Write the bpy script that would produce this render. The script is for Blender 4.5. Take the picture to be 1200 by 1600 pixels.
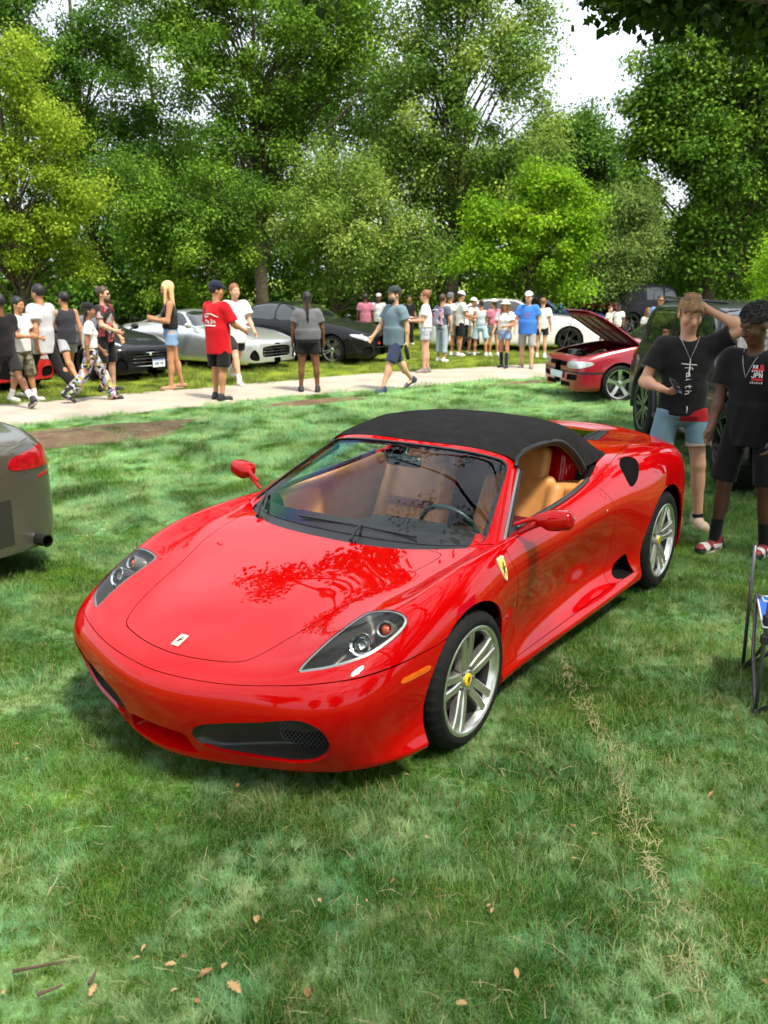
import bpy, bmesh, math, random
import numpy as np
from mathutils import Vector, Matrix
random.seed(7); RNG = np.random.default_rng(11)
for o in list(bpy.data.objects): bpy.data.objects.remove(o)
scene = bpy.context.scene
COL = scene.collection
R = math.radians
# ------------------------------------------------------------------ camera
cam_data = bpy.data.cameras.new('camera')
cam = bpy.data.objects.new('camera', cam_data); COL.objects.link(cam)
cam.location = (0, 0, 2.079); cam.rotation_euler = (R(90 - 14.792), 0, 0)
cam_data.sensor_width = 36; cam_data.lens = 31.564; cam_data.clip_start = .05; cam_data.clip_end = 2000
cam_data.dof.use_dof = True; cam_data.dof.focus_distance = 4.8; cam_data.dof.aperture_fstop = 4.0
scene.camera = cam
# ------------------------------------------------------------------ sky, sun, exposure
SUN_AZ, SUN_EL = 140.0, 62.0            # compass direction the light comes from (deg from +Y clockwise), elevation
world = bpy.data.worlds.new('World'); scene.world = world; world.use_nodes = True
wn, wl = world.node_tree.nodes, world.node_tree.links; wn.clear()
wo = wn.new('ShaderNodeOutputWorld'); wb = wn.new('ShaderNodeBackground'); sky = wn.new('ShaderNodeTexSky')
sky.sky_type = 'NISHITA'; sky.sun_disc = False; sky.sun_elevation = R(SUN_EL); sky.sun_rotation = R(SUN_AZ)
sky.dust_density = 3.5; sky.air_density = 1.0; sky.ozone_density = 1.2
# thin white cloud spread over the whole sky
tc = wn.new('ShaderNodeTexCoord'); mp = wn.new('ShaderNodeMapping'); mp.inputs['Scale'].default_value = (1, 1, 2.4)
nz = wn.new('ShaderNodeTexNoise'); nz.inputs['Scale'].default_value = 2.2; nz.inputs['Detail'].default_value = 7; nz.inputs['Roughness'].default_value = .62
cr = wn.new('ShaderNodeValToRGB'); cr.color_ramp.elements[0].position = .36; cr.color_ramp.elements[1].position = .62
cr.color_ramp.elements[0].color = (.45, .45, .45, 1); cr.color_ramp.elements[1].color = (1, 1, 1, 1)
mx = wn.new('ShaderNodeMix'); mx.data_type = 'RGBA'; mx.inputs[7].default_value = (6.6, 7.0, 7.5, 1)
wl.new(tc.outputs['Generated'], mp.inputs[0]); wl.new(mp.outputs[0], nz.inputs['Vector']); wl.new(nz.outputs['Fac'], cr.inputs[0])
wl.new(cr.outputs[0], mx.inputs[0]); wl.new(sky.outputs[0], mx.inputs[6]); wl.new(mx.outputs[2], wb.inputs[0])
wb.inputs[1].default_value = .12; wl.new(wb.outputs[0], wo.inputs[0])
sun_data = bpy.data.lights.new('sun', 'SUN'); sun_data.energy = 3.4; sun_data.angle = R(8.0); sun_data.color = (1, .93, .80)
sun = bpy.data.objects.new('sun', sun_data); COL.objects.link(sun)
_d = Vector((math.sin(R(SUN_AZ)) * math.cos(R(SUN_EL)), math.cos(R(SUN_AZ)) * math.cos(R(SUN_EL)), math.sin(R(SUN_EL))))
sun.rotation_euler = (-_d).to_track_quat('-Z', 'Y').to_euler(); sun.location = _d * 40
vs = scene.view_settings; vs.view_transform = 'Standard'; vs.look = 'None'; vs.exposure = 1.08; vs.gamma = 1; vs.use_curve_mapping = False
scene.cycles.use_denoising = True; scene.cycles.use_adaptive_sampling = True; scene.cycles.adaptive_threshold = .035; scene.cycles.adaptive_min_samples = 20
scene.cycles.max_bounces = 8; scene.cycles.transparent_max_bounces = 12
scene.cycles.glossy_bounces = 4; scene.cycles.diffuse_bounces = 3; scene.cycles.transmission_bounces = 6
scene.cycles.caustics_reflective = False; scene.cycles.caustics_refractive = False
# ------------------------------------------------------------------ helpers: smooth surfaces
def bspl(nctrl, t, periodic):
    """dense cubic B-spline basis matrix for parameters t (0..n-1)"""
    t = np.asarray(t, float)
    if periodic:
        k = np.floor(t).astype(int); f = t - k; idx = lambda j: (k + j) % nctrl
        M = np.zeros((len(t), nctrl))
    else:
        k = np.clip(np.floor(t).astype(int), 0, nctrl - 2); f = t - k
        idx = lambda j: k + j + 1          # one phantom each end
        M = np.zeros((len(t), nctrl + 2))
    b = [(1 - f) ** 3 / 6, (3 * f ** 3 - 6 * f ** 2 + 4) / 6, (-3 * f ** 3 + 3 * f ** 2 + 3 * f + 1) / 6, f ** 3 / 6]
    for j in range(4):
        np.add.at(M, (np.arange(len(t)), idx(j - 1)), b[j])
    if not periodic:                        # natural ends: c[-1] = 2c0 - c1
        M[:, 1] += 2 * M[:, 0]; M[:, 2] -= M[:, 0]
        M[:, -2] += 2 * M[:, -1]; M[:, -3] -= M[:, -1]
        M = M[:, 1:-1]
    return M

def fit(P, lam, periodic):
    n = len(P)
    B = bspl(n, np.arange(n), periodic)
    if periodic:
        D = np.roll(np.eye(n), 1, 1) - 2 * np.eye(n) + np.roll(np.eye(n), -1, 1)
    else:
        D = np.zeros((n - 2, n))
        for i in range(n - 2): D[i, i:i + 3] = (1, -2, 1)
    A = B.T @ B + lam * D.T @ D
    return np.linalg.solve(A, B.T @ P.reshape(n, -1)).reshape(P.shape)

class Net:
    """smoothing bicubic B-spline surface through a grid of points. sym: columns are half of a ring mirrored in y."""
    def __init__(self, net, lam=(.02, .01), sym=True):
        P = np.array(net, float); self.n = P.shape[0]; self.m = P.shape[1]; self.sym = sym
        if sym:
            Q = P[1:-1][::-1] * np.array([1, -1, 1]); P = np.concatenate([P, Q])
        C = fit(P, lam[0], sym)
        C = np.moveaxis(fit(np.moveaxis(C, 1, 0).copy(), lam[1], False), 0, 1)
        self.C = C; self.N = P.shape[0]
    def at(self, u, v):
        """grid evaluation"""
        Bu = bspl(self.N, np.mod(u, self.N) if self.sym else u, self.sym); Bv = bspl(self.m, v, False)
        return np.einsum('au,bv,uvk->abk', Bu, Bv, self.C)
    def pts(self, u, v):
        u = np.asarray(u, float); v = np.asarray(v, float)
        Bu = bspl(self.N, np.mod(u, self.N) if self.sym else u, self.sym); Bv = bspl(self.m, v, False)
        return np.einsum('au,av,uvk->ak', Bu, Bv, self.C)
    def surf(self, u0, u1, nu, v0, v1, nv, flip=False):
        u = np.linspace(u0, u1, nu); v = np.linspace(v0, v1, nv)
        P = self.at(u, v); e = 1e-3
        Pu = self.at(u + e, v) - self.at(u - e, v) if self.sym else np.gradient(P, axis=0)
        Pv = np.gradient(P, axis=1)
        Nn = np.cross(Pu, Pv); Nn /= np.linalg.norm(Nn, axis=2, keepdims=True) + 1e-12
        if flip: Nn = -Nn
        UV = np.stack(np.meshgrid(u, v, indexing='ij'), -1)
        i, j = np.meshgrid(np.arange(nu - 1), np.arange(nv - 1), indexing='ij')
        a = (i * nv + j).ravel()
        F = np.stack([a, a + nv, a + nv + 1, a + 1], 1)
        if flip: F = F[:, ::-1]
        return Surf(P.reshape(-1, 3), Nn.reshape(-1, 3), UV.reshape(-1, 2), [tuple(f) for f in F.tolist()])

class Surf:
    def __init__(s, V, N, UV, F): s.V, s.N, s.UV, s.F = V, N, UV, F
    def copy(s): return Surf(s.V.copy(), s.N.copy(), s.UV.copy(), list(s.F))
    def clip(s, g, sign=-1):
        """keep the part where sign*g > 0 (default: g < 0). g: array or function of the Surf"""
        d = g(s) if callable(g) else g
        d = np.where(np.abs(d) < 1e-7, 1e-7, d) * (-sign)
        ins = d < 0
        V, N, UV = [s.V], [s.N], [s.UV]; base = len(s.V); cache = {}; nv = []; F = []
        insl = ins.tolist(); 
        for f in s.F:
            c = [insl[i] for i in f]
            if all(c): F.append(f); continue
            if not any(c): continue
            out = []
            for k in range(len(f)):
                i, j = f[k], f[(k + 1) % len(f)]
                if insl[i]: out.append(i)
                if insl[i] != insl[j]:
                    key = (i, j) if i < j else (j, i)
                    if key not in cache:
                        cache[key] = base + len(nv); nv.append(key)
                    out.append(cache[key])
            if len(out) > 2: F.append(tuple(out))
        if nv:
            a = np.array([k[0] for k in nv]); b = np.array([k[1] for k in nv])
            t = (d[a] / (d[a] - d[b]))[:, None]
            for L, A in ((V, s.V), (N, s.N), (UV, s.UV)): L.append(A[a] * (1 - t) + A[b] * t)
        return Surf(np.concatenate(V), np.concatenate(N), np.concatenate(UV), F).clean()
    def clean(s):
        used = np.zeros(len(s.V), bool)
        for f in s.F:
            for i in f: used[i] = True
        mp = np.cumsum(used) - 1
        F = [tuple(int(mp[i]) for i in f) for f in s.F]
        N = s.N[used]; N = N / (np.linalg.norm(N, axis=1, keepdims=True) + 1e-12)
        return Surf(s.V[used], N, s.UV[used], F)
    def mirror(s):
        m = np.array([1, -1, 1.])
        return Surf(s.V * m, s.N * m, s.UV * np.array([-1, 1.]), [tuple(reversed(f)) for f in s.F])
    def offset(s, d): return Surf(s.V + s.N * d, s.N, s.UV, s.F)
    def boundary(s):
        """directed boundary edges"""
        E = {}
        for f in s.F:
            for k in range(len(f)): E[(f[k], f[(k + 1) % len(f)])] = 1
        return [e for e in E if (e[1], e[0]) not in E]
    def loops(s):
        nx = {}
        for a, b in s.boundary(): nx.setdefault(a, []).append(b)
        L = []
        while nx:
            a = next(iter(nx)); lp = [a]; b = nx[a].pop()
            if not nx[a]: del nx[a]
            while b != a and b in nx:
                lp.append(b); c = nx[b].pop()
                if not nx[b]: del nx[b]
                b = c
            L.append(lp)
        return L
    def rim(s, depth, direction=None, only=None, inset=0):
        """wall dropped from the boundary along -normal (or direction): returns V,F to be appended with own verts"""
        be = s.boundary()
        if only is not None: be = [e for e in be if only[e[0]] and only[e[1]]]
        ids = sorted({i for e in be for i in e}); mp = {i: k for k, i in enumerate(ids)}
        if not ids: return np.zeros((0, 3)), []
        A = s.V[ids]; D = -s.N[ids] if direction is None else np.broadcast_to(np.array(direction, float), A.shape)
        B = A + D * depth; n = len(ids)
        return np.concatenate([A, B]), [(mp[b], mp[a], mp[a] + n, mp[b] + n) for a, b in be]

def spline2(pts, n=12, closed=True):
    """Catmull-Rom resample of a polyline (any dimension)"""
    P = np.array(pts, float); m = len(P); out = []
    for i in range(m if closed else m - 1):
        if closed: a, b, c, d = P[(i - 1) % m], P[i], P[(i + 1) % m], P[(i + 2) % m]
        else: b, c = P[i], P[i + 1]; a = P[i - 1] if i else 2 * b - c; d = P[i + 2] if i + 2 < m else 2 * c - b
        for k in range(n):
            t = k / n
            out.append(.5 * (2 * b + (c - a) * t + (2 * a - 5 * b + 4 * c - d) * t * t + (3 * b - a - 3 * c + d) * t ** 3))
    if not closed: out.append(P[-1])
    return np.array(out)

def sdpoly(P, poly):
    """signed distance of 2D points to a closed polygon (negative inside)"""
    P = np.asarray(P, float); A = np.asarray(poly, float); B = np.roll(A, -1, 0)
    d2 = np.full(len(P), 1e9); ins = np.zeros(len(P), bool)
    for a, b in zip(A, B):
        e = b - a; w = P - a
        t = np.clip((w @ e) / (e @ e + 1e-18), 0, 1)
        q = w - t[:, None] * e; d2 = np.minimum(d2, (q * q).sum(1))
        c = ((a[1] <= P[:, 1]) & (P[:, 1] < b[1])) | ((b[1] <= P[:, 1]) & (P[:, 1] < a[1]))
        with np.errstate(divide='ignore', invalid='ignore'):
            xi = a[0] + (P[:, 1] - a[1]) / (b[1] - a[1] + (b[1] == a[1])) * (b[0] - a[0])
        ins ^= c & (P[:, 0] < xi)
    return np.where(ins, -1, 1) * np.sqrt(d2)
# ------------------------------------------------------------------ helpers: materials and objects
MATS = {}
def nodemat(name):
    m = bpy.data.materials.new(name); m.use_nodes = True; n = m.node_tree.nodes; n.clear()
    o = n.new('ShaderNodeOutputMaterial'); b = n.new('ShaderNodeBsdfPrincipled')
    m.node_tree.links.new(b.outputs[0], o.inputs[0]); MATS[name] = m
    return m, n, m.node_tree.links, b, o
def mat(name, color, rough=.5, metal=0, coat=0, spec=.5, noise=None, bump=None, sheen=0, coat_rough=.03, trans=0, emit=None):
    """noise=(scale, amount, detail): brightness variation; bump=(scale, strength, distance)"""
    if name in MATS: return MATS[name]
    m, n, l, b, o = nodemat(name)
    c = (*color, 1)
    b.inputs['Base Color'].default_value = c; b.inputs['Roughness'].default_value = rough; b.inputs['Metallic'].default_value = metal
    b.inputs['Coat Weight'].default_value = coat; b.inputs['Coat Roughness'].default_value = coat_rough
    b.inputs['Specular IOR Level'].default_value = spec; b.inputs['Sheen Weight'].default_value = sheen
    b.inputs['Transmission Weight'].default_value = trans
    if emit: b.inputs['Emission Color'].default_value = (*emit[:3], 1); b.inputs['Emission Strength'].default_value = emit[3]
    if noise or bump:
        t = n.new('ShaderNodeTexCoord')
    if noise:
        z = n.new('ShaderNodeTexNoise'); z.inputs['Scale'].default_value = noise[0]; z.inputs['Detail'].default_value = noise[2] if len(noise) > 2 else 4
        r = n.new('ShaderNodeMapRange'); r.inputs[1].default_value = .25; r.inputs[2].default_value = .75
        r.inputs[3].default_value = 1 - noise[1]; r.inputs[4].default_value = 1 + noise[1]
        x = n.new('ShaderNodeMix'); x.data_type = 'RGBA'; x.blend_type = 'MULTIPLY'; x.inputs[0].default_value = 1
        x.inputs[6].default_value = c; l.new(t.outputs['Object'], z.inputs['Vector']); l.new(z.outputs['Fac'], r.inputs[0])
        l.new(r.outputs[0], x.inputs[7]); l.new(x.outputs[2], b.inputs['Base Color'])
    if bump:
        z = n.new('ShaderNodeTexNoise'); z.inputs['Scale'].default_value = bump[0]; z.inputs['Detail'].default_value = 3
        u = n.new('ShaderNodeBump'); u.inputs['Strength'].default_value = bump[1]; u.inputs['Distance'].default_value = bump[2]
        l.new(t.outputs['Object'], z.inputs['Vector']); l.new(z.outputs['Fac'], u.inputs['Height']); l.new(u.outputs[0], b.inputs['Normal'])
    return m
def glassmat(name, tint, film=0, rough=0.0, ior=1.5):
    """single sheet of glass: see-through plus mirror by Fresnel"""
    if name in MATS: return MATS[name]
    m, n, l, b, o = nodemat(name)
    tr = n.new('ShaderNodeBsdfTransparent'); tr.inputs[0].default_value = (*tint, 1)
    b.inputs['Base Color'].default_value = (0, 0, 0, 1); b.inputs['Metallic'].default_value = 0; b.inputs['Roughness'].default_value = rough
    gl = n.new('ShaderNodeBsdfGlossy'); gl.inputs['Roughness'].default_value = rough
    fr = n.new('ShaderNodeFresnel'); fr.inputs[0].default_value = ior
    mu = n.new('ShaderNodeMath'); mu.operation = 'MULTIPLY'; mu.inputs[1].default_value = .78; mu.use_clamp = True
    mxs = n.new('ShaderNodeMixShader'); l.new(fr.outputs[0], mu.inputs[0]); l.new(mu.outputs[0], mxs.inputs[0])
    l.new(tr.outputs[0], mxs.inputs[1]); l.new(gl.outputs[0], mxs.inputs[2]); l.new(mxs.outputs[0], o.inputs[0])
    n.remove(b)
    return m
def link(o, parent=None):
    COL.objects.link(o)
    if parent is not None: o.parent = parent
    return o
def empty(name, label, cat, loc=(0, 0, 0), rz=0, group=None):
    o = link(bpy.data.objects.new(name, None)); o.location = loc; o.rotation_euler = (0, 0, rz); o.empty_display_size = .1
    return tag(o, label, cat, group)
def tag(o, label=None, cat=None, group=None, kind=None):
    if label: o['label'] = label
    if cat: o['category'] = cat
    if group: o['group'] = group
    if kind: o['kind'] = kind
    return o
def mesh(name, V, F, m, parent=None, smooth=True, normals=None, edge=None):
    me = bpy.data.meshes.new(name)
    V = np.asarray(V, dtype=np.float64)
    me.from_pydata(V.tolist(), [], F if isinstance(F, list) else F.tolist())
    if smooth: me.polygons.foreach_set('use_smooth', np.ones(len(me.polygons), bool))
    if edge is not None: me.set_sharp_from_angle(angle=R(edge))
    if isinstance(m, (list, tuple)):
        for x in m: me.materials.append(x)
    elif m is not None: me.materials.append(m)
    me.validate(clean_customdata=False); me.update()
    if normals is not None:
        me.normals_split_custom_set_from_vertices(normals.tolist())
    return link(bpy.data.objects.new(name, me), parent)
def quadmesh(name, V, Q, m, parent=None, smooth=False, attr=None):
    """fast path for big arrays of quads/tris (n,k)"""
    me = bpy.data.meshes.new(name); V = np.ascontiguousarray(V, np.float32); Q = np.ascontiguousarray(Q, np.int32); k = Q.shape[1]
    me.vertices.add(len(V)); me.vertices.foreach_set('co', V.ravel())
    me.loops.add(Q.size); me.loops.foreach_set('vertex_index', Q.ravel())
    me.polygons.add(len(Q)); me.polygons.foreach_set('loop_start', np.arange(0, Q.size, k, dtype=np.int32))
    me.polygons.foreach_set('loop_total', np.full(len(Q), k, np.int32))
    if smooth: me.polygons.foreach_set('use_smooth', np.ones(len(Q), bool))
    for nm, arr in (attr or {}).items():
        a = me.attributes.new(nm, 'FLOAT', 'POINT'); a.data.foreach_set('value', np.ascontiguousarray(arr, np.float32))
    if m is not None: me.materials.append(m)
    me.update(calc_edges=True)
    return link(bpy.data.objects.new(name, me), parent)
class MB:
    """mesh builder: boxes, tubes, lathes, prisms collected into one mesh"""
    def __init__(s): s.V, s.F = [], []
    def add(s, V, F):
        b = len(s.V); s.V += [tuple(map(float, v)) for v in V]; s.F += [tuple(int(i) + b for i in f) for f in F]; return s
    def box(s, c, d, rot=None, bev=0):
        x, y, z = (k / 2 for k in d)
        if bev <= 0:
            V = [(i * x, j * y, k * z) for i in (-1, 1) for j in (-1, 1) for k in (-1, 1)]
            F = [(0, 1, 3, 2), (4, 6, 7, 5), (0, 4, 5, 1), (2, 3, 7, 6), (0, 2, 6, 4), (1, 5, 7, 3)]
        else:
            bm = bmesh.new(); bmesh.ops.create_cube(bm, size=1)
            for v in bm.verts: v.co = Vector((v.co.x * 2 * x, v.co.y * 2 * y, v.co.z * 2 * z))
            bmesh.ops.bevel(bm, geom=bm.edges[:], offset=bev, segments=3, profile=.6, affect='EDGES')
            bm.verts.index_update(); V = [v.co[:] for v in bm.verts]; F = [tuple(v.index for v in f.verts) for f in bm.faces]; bm.free()
        V = np.array(V)
        if rot is not None: V = V @ np.array(rot).T
        return s.add(V + np.array(c), F)
    def tube(s, pts, r, n=8, cap=True, flat=1.0, closed=False):
        P = np.array(pts, float); m = len(P); rr = np.broadcast_to(np.asarray(r, float), (m,))
        T = np.gradient(P, axis=0) if not closed else np.roll(P, -1, 0) - np.roll(P, 1, 0)
        T /= np.linalg.norm(T, axis=1, keepdims=True) + 1e-12
        up = np.array([0, 0, 1.]) if abs(T[0][2]) < .9 else np.array([1., 0, 0])
        X = np.cross(T[0], up); X /= np.linalg.norm(X); V = []
        for i in range(m):
            X = X - T[i] * (X @ T[i]); X /= np.linalg.norm(X) + 1e-12; Y = np.cross(T[i], X)
            for k in range(n):
                a = 2 * math.pi * k / n; V.append(P[i] + rr[i] * (math.cos(a) * X + flat * math.sin(a) * Y))
        F = [(i * n + k, i * n + (k + 1) % n, (i + 1) * n + (k + 1) % n, (i + 1) * n + k) for i in range(m - 1) for k in range(n)]
        if closed: F += [((m - 1) * n + k, (m - 1) * n + (k + 1) % n, (k + 1) % n, k) for k in range(n)]
        elif cap: F += [tuple(range(n))[::-1], tuple((m - 1) * n + k for k in range(n))]
        return s.add(V, F)
    def lathe(s, prof, n=32, axis=1, c=(0, 0, 0), a0=0, a1=2 * math.pi, closed=False):
        """prof: list of (radius, offset along axis)"""
        full = abs(a1 - a0 - 2 * math.pi) < 1e-6; k = n if full else n + 1; V = []
        for i in range(k):
            a = a0 + (a1 - a0) * i / n; ca, sa = math.cos(a), math.sin(a)
            for r, h in prof:
                p = {0: (h, r * ca, r * sa), 1: (r * ca, h, r * sa), 2: (r * ca, r * sa, h)}[axis]
                V.append((p[0] + c[0], p[1] + c[1], p[2] + c[2]))
        m = len(prof); F = []
        for i in range(n):
            j = (i + 1) % k
            for q in range(m - 1 if not closed else m):
                w = (q + 1) % m
                F.append((i * m + q, j * m + q, j * m + w, i * m + w))
        return s.add(V, F)
    def prism(s, poly, lo, hi, axis=2):
        """polygon in the plane normal to axis, extruded lo..hi"""
        n = len(poly); put = {0: lambda p, h: (h, p[0], p[1]), 1: lambda p, h: (p[0], h, p[1]), 2: lambda p, h: (p[0], p[1], h)}[axis]
        V = [put(p, lo) for p in poly] + [put(p, hi) for p in poly]
        F = [tuple(range(n))[::-1], tuple(range(n, 2 * n))] + [(i, (i + 1) % n, (i + 1) % n + n, i + n) for i in range(n)]
        return s.add(V, F)
    def obj(s, name, m, parent=None, smooth=False, edge=None):
        o = mesh(name, s.V, s.F, m, parent, smooth or edge is not None, edge=edge)
        bm = bmesh.new(); bm.from_mesh(o.data); bmesh.ops.recalc_face_normals(bm, faces=bm.faces[:]); bm.to_mesh(o.data); bm.free()
        return o
def surfobj(name, S, m, parent=None, rim=.012, smooth=True):
    """panel from a Surf with its analytic normals and a turned-in edge"""
    V, N, F = S.V, S.N, list(S.F)
    if rim:
        RV, RF = S.rim(rim); b = len(V)
        V = np.concatenate([V, RV]); F += [tuple(i + b for i in f) for f in RF]
        k = len(RV) // 2
        C = S.V.mean(0)
        # rim normals: across the wall
        rn = np.zeros((len(RV), 3))
        for f in RF:
            a, bb, c = RV[f[0]], RV[f[1]], RV[f[2]]; nn = np.cross(bb - a, c - a); nn /= np.linalg.norm(nn) + 1e-12
            for i in f: rn[i] += nn
        rn /= np.linalg.norm(rn, axis=1, keepdims=True) + 1e-9
        N = np.concatenate([N, rn])
    return mesh(name, V, F, m, parent, True, normals=N)
# ------------------------------------------------------------------ helpers: soft bodies (distance field -> one closed surface)
class Field:
    def __init__(s, lo, hi, h):
        s.lo = np.array(lo, float); s.h = h
        s.n = np.ceil((np.array(hi) - s.lo) / h).astype(int) + 1
        s.d = np.full(s.n, 9.0, np.float32)
    def sl(s, a, b):
        i = np.clip(np.floor((a - s.lo) / s.h).astype(int), 0, s.n - 1); j = np.clip(np.ceil((b - s.lo) / s.h).astype(int) + 1, 1, s.n)
        ax = [s.lo[k] + s.h * np.arange(i[k], j[k]) for k in range(3)]
        X = np.stack(np.meshgrid(*ax, indexing='ij'), -1).astype(np.float32)
        return (slice(i[0], j[0]), slice(i[1], j[1]), slice(i[2], j[2])), X
    def put(s, q, v, k, op):
        d = s.d[q]
        if op == 'add':
            if k > 0:
                e = np.maximum(k - np.abs(d - v), 0) / k; s.d[q] = np.minimum(d, v) - e * e * k * .25
            else: s.d[q] = np.minimum(d, v)
        else:                                           # cut
            if k > 0:
                e = np.maximum(k - np.abs(d + v), 0) / k; s.d[q] = np.maximum(d, -v) + e * e * k * .25
            else: s.d[q] = np.maximum(d, -v)
    def cone(s, a, b, ra, rb=None, k=.02, op='add', sq=None):
        """round cone from a to b; sq=(axis vector, factor): flattened along that axis"""
        rb = ra if rb is None else rb; a = np.array(a, float); b = np.array(b, float); m = max(ra, rb) * (1.3 if sq else 1) + k + 3 * s.h
        q, X = s.sl(np.minimum(a, b) - m, np.maximum(a, b) + m)
        w = X - a.astype(np.float32); e = (b - a).astype(np.float32); t = np.clip((w @ e) / (e @ e + 1e-12), 0, 1)
        w = w - t[..., None] * e
        if sq:
            ax = np.array(sq[0], np.float32); ax /= np.linalg.norm(ax); c = w @ ax; w = w + (c * (1 / sq[1] - 1))[..., None] * ax
        v = np.sqrt((w * w).sum(-1)) - (ra + (rb - ra) * t)
        s.put(q, v, k, op); return s
    def ell(s, c, r, rot=None, k=.02, op='add'):
        c = np.array(c, float); r = np.array(r, float); m = r.max() + k + 3 * s.h
        q, X = s.sl(c - m, c + m); w = X - c.astype(np.float32)
        if rot is not None: w = w @ np.array(rot, np.float32)
        w = w / r.astype(np.float32); L = np.sqrt((w * w).sum(-1)) + 1e-6
        g = np.sqrt(((w / r.astype(np.float32)) ** 2).sum(-1)) + 1e-6
        s.put(q, (L * (L - 1) / g).astype(np.float32), k, op); return s
    def box(s, c, hd, rd=.02, rot=None, k=.0, op='add'):
        c = np.array(c, float); hd = np.array(hd, float); m = np.linalg.norm(hd) + k + 3 * s.h
        q, X = s.sl(c - m, c + m); w = X - c.astype(np.float32)
        if rot is not None: w = w @ np.array(rot, np.float32)
        u = np.abs(w) - (hd - rd).astype(np.float32)
        v = np.sqrt((np.maximum(u, 0) ** 2).sum(-1)) + np.minimum(u.max(-1), 0) - rd
        s.put(q, v, k, op); return s
    def mesh(s):
        d = s.d; g = d < 0; n = d.shape
        c = g[:-1, :-1, :-1]; cnt = np.zeros(c.shape, np.int8); co = [(i, j, k) for i in (0, 1) for j in (0, 1) for k in (0, 1)]
        for i, j, k in co: cnt += g[i:n[0] - 1 + i, j:n[1] - 1 + j, k:n[2] - 1 + k]
        idx = np.argwhere((cnt > 0) & (cnt < 8))
        cid = np.full(c.shape, -1, np.int32); cid[tuple(idx.T)] = np.arange(len(idx))
        pos = np.zeros((len(idx), 3)); num = np.zeros(len(idx))
        for a in range(8):
            for ax in range(3):
                if co[a][ax] == 0:
                    c0 = np.array(co[a]); c1 = c0.copy(); c1[ax] = 1
                    d0 = d[tuple((idx + c0).T)]; d1 = d[tuple((idx + c1).T)]; x = (d0 < 0) != (d1 < 0)
                    t = np.where(x, d0 / np.where(x, d0 - d1, 1), 0)
                    p = c0 + t[:, None] * (c1 - c0); pos += p * x[:, None]; num += x
        V = s.lo + s.h * (idx + pos / num[:, None]); Q = []
        for ax in range(3):
            sh = [slice(None)] * 3; s2 = [slice(None)] * 3; sh[ax] = slice(0, -1); s2[ax] = slice(1, None)
            a, b = g[tuple(sh)], g[tuple(s2)]; e = np.argwhere(a != b); o1, o2 = [(1, 2), (2, 0), (0, 1)][ax]
            ok = (e[:, o1] > 0) & (e[:, o2] > 0) & (e[:, o1] < n[o1] - 1) & (e[:, o2] < n[o2] - 1); e = e[ok]
            def cc(i, j):
                f = e.copy(); f[:, o1] -= i; f[:, o2] -= j; return cid[tuple(f.T)]
            q = np.stack([cc(1, 1), cc(0, 1), cc(0, 0), cc(1, 0)], 1)
            fl = ~a[tuple(e.T)]; q[fl] = q[fl][:, ::-1]; Q.append(q)
        Q = np.concatenate(Q); return V, Q
    def obj(s, name, m, parent=None, relax=1):
        V, Q = s.mesh()
        for _ in range(relax):
            acc = np.zeros_like(V); w = np.zeros(len(V))
            for k in range(4):
                np.add.at(acc, Q[:, k], V[Q[:, (k + 1) % 4]]); np.add.at(w, Q[:, k], 1)
                np.add.at(acc, Q[:, k], V[Q[:, (k + 3) % 4]]); np.add.at(w, Q[:, k], 1)
            V = .5 * V + .5 * acc / w[:, None]
        return quadmesh(name, V, Q, m, parent, smooth=True)
def rotm(x=0, y=0, z=0):
    return np.array(Matrix.Rotation(R(z), 3, 'Z') @ Matrix.Rotation(R(y), 3, 'Y') @ Matrix.Rotation(R(x), 3, 'X'))
# ------------------------------------------------------------------ ground, path, soil, grass
NEAR = [(-26, -12), (-18, -2), (-12, 5.6), (-8.5, 9.4), (-5.41, 12.5), (-2.2, 15.35), (.6, 17.3), (3.22, 18.85), (7, 20.6), (14, 23), (30, 27), (60, 33)]
FAR = [(-29, -9.5), (-20.5, .2), (-14, 7.6), (-9.3, 12.2), (-5.6, 15.4), (-3.0, 17.6), (-.55, 19.45), (1.5, 20.7), (3.67, 21.67), (7.5, 23.2), (14, 25.4), (30, 29.5), (60, 35.5)]
def ramp(n, stops):
    r = n.new('ShaderNodeValToRGB'); e = r.color_ramp.elements
    while len(e) < len(stops): e.new(.5)
    for x, (p, c) in zip(e, stops): x.position = p; x.color = (*c, 1)
    return r
def noise(n, l, vec, scale, detail=4, rough=.55, dist=0):
    z = n.new('ShaderNodeTexNoise'); z.inputs['Scale'].default_value = scale; z.inputs['Detail'].default_value = detail
    z.inputs['Roughness'].default_value = rough; z.inputs['Distortion'].default_value = dist; l.new(vec, z.inputs['Vector']); return z.outputs['Fac']
def mixc(n, l, f, a, b, mode='MIX'):
    x = n.new('ShaderNodeMix'); x.data_type = 'RGBA'; x.blend_type = mode
    for s, v in ((0, f), (6, a), (7, b)):
        if hasattr(v, 'links') or hasattr(v, 'is_linked'): l.new(v, x.inputs[s])
        else: x.inputs[s].default_value = v if s == 0 else (*v, 1)
    return x.outputs[2]
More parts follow.
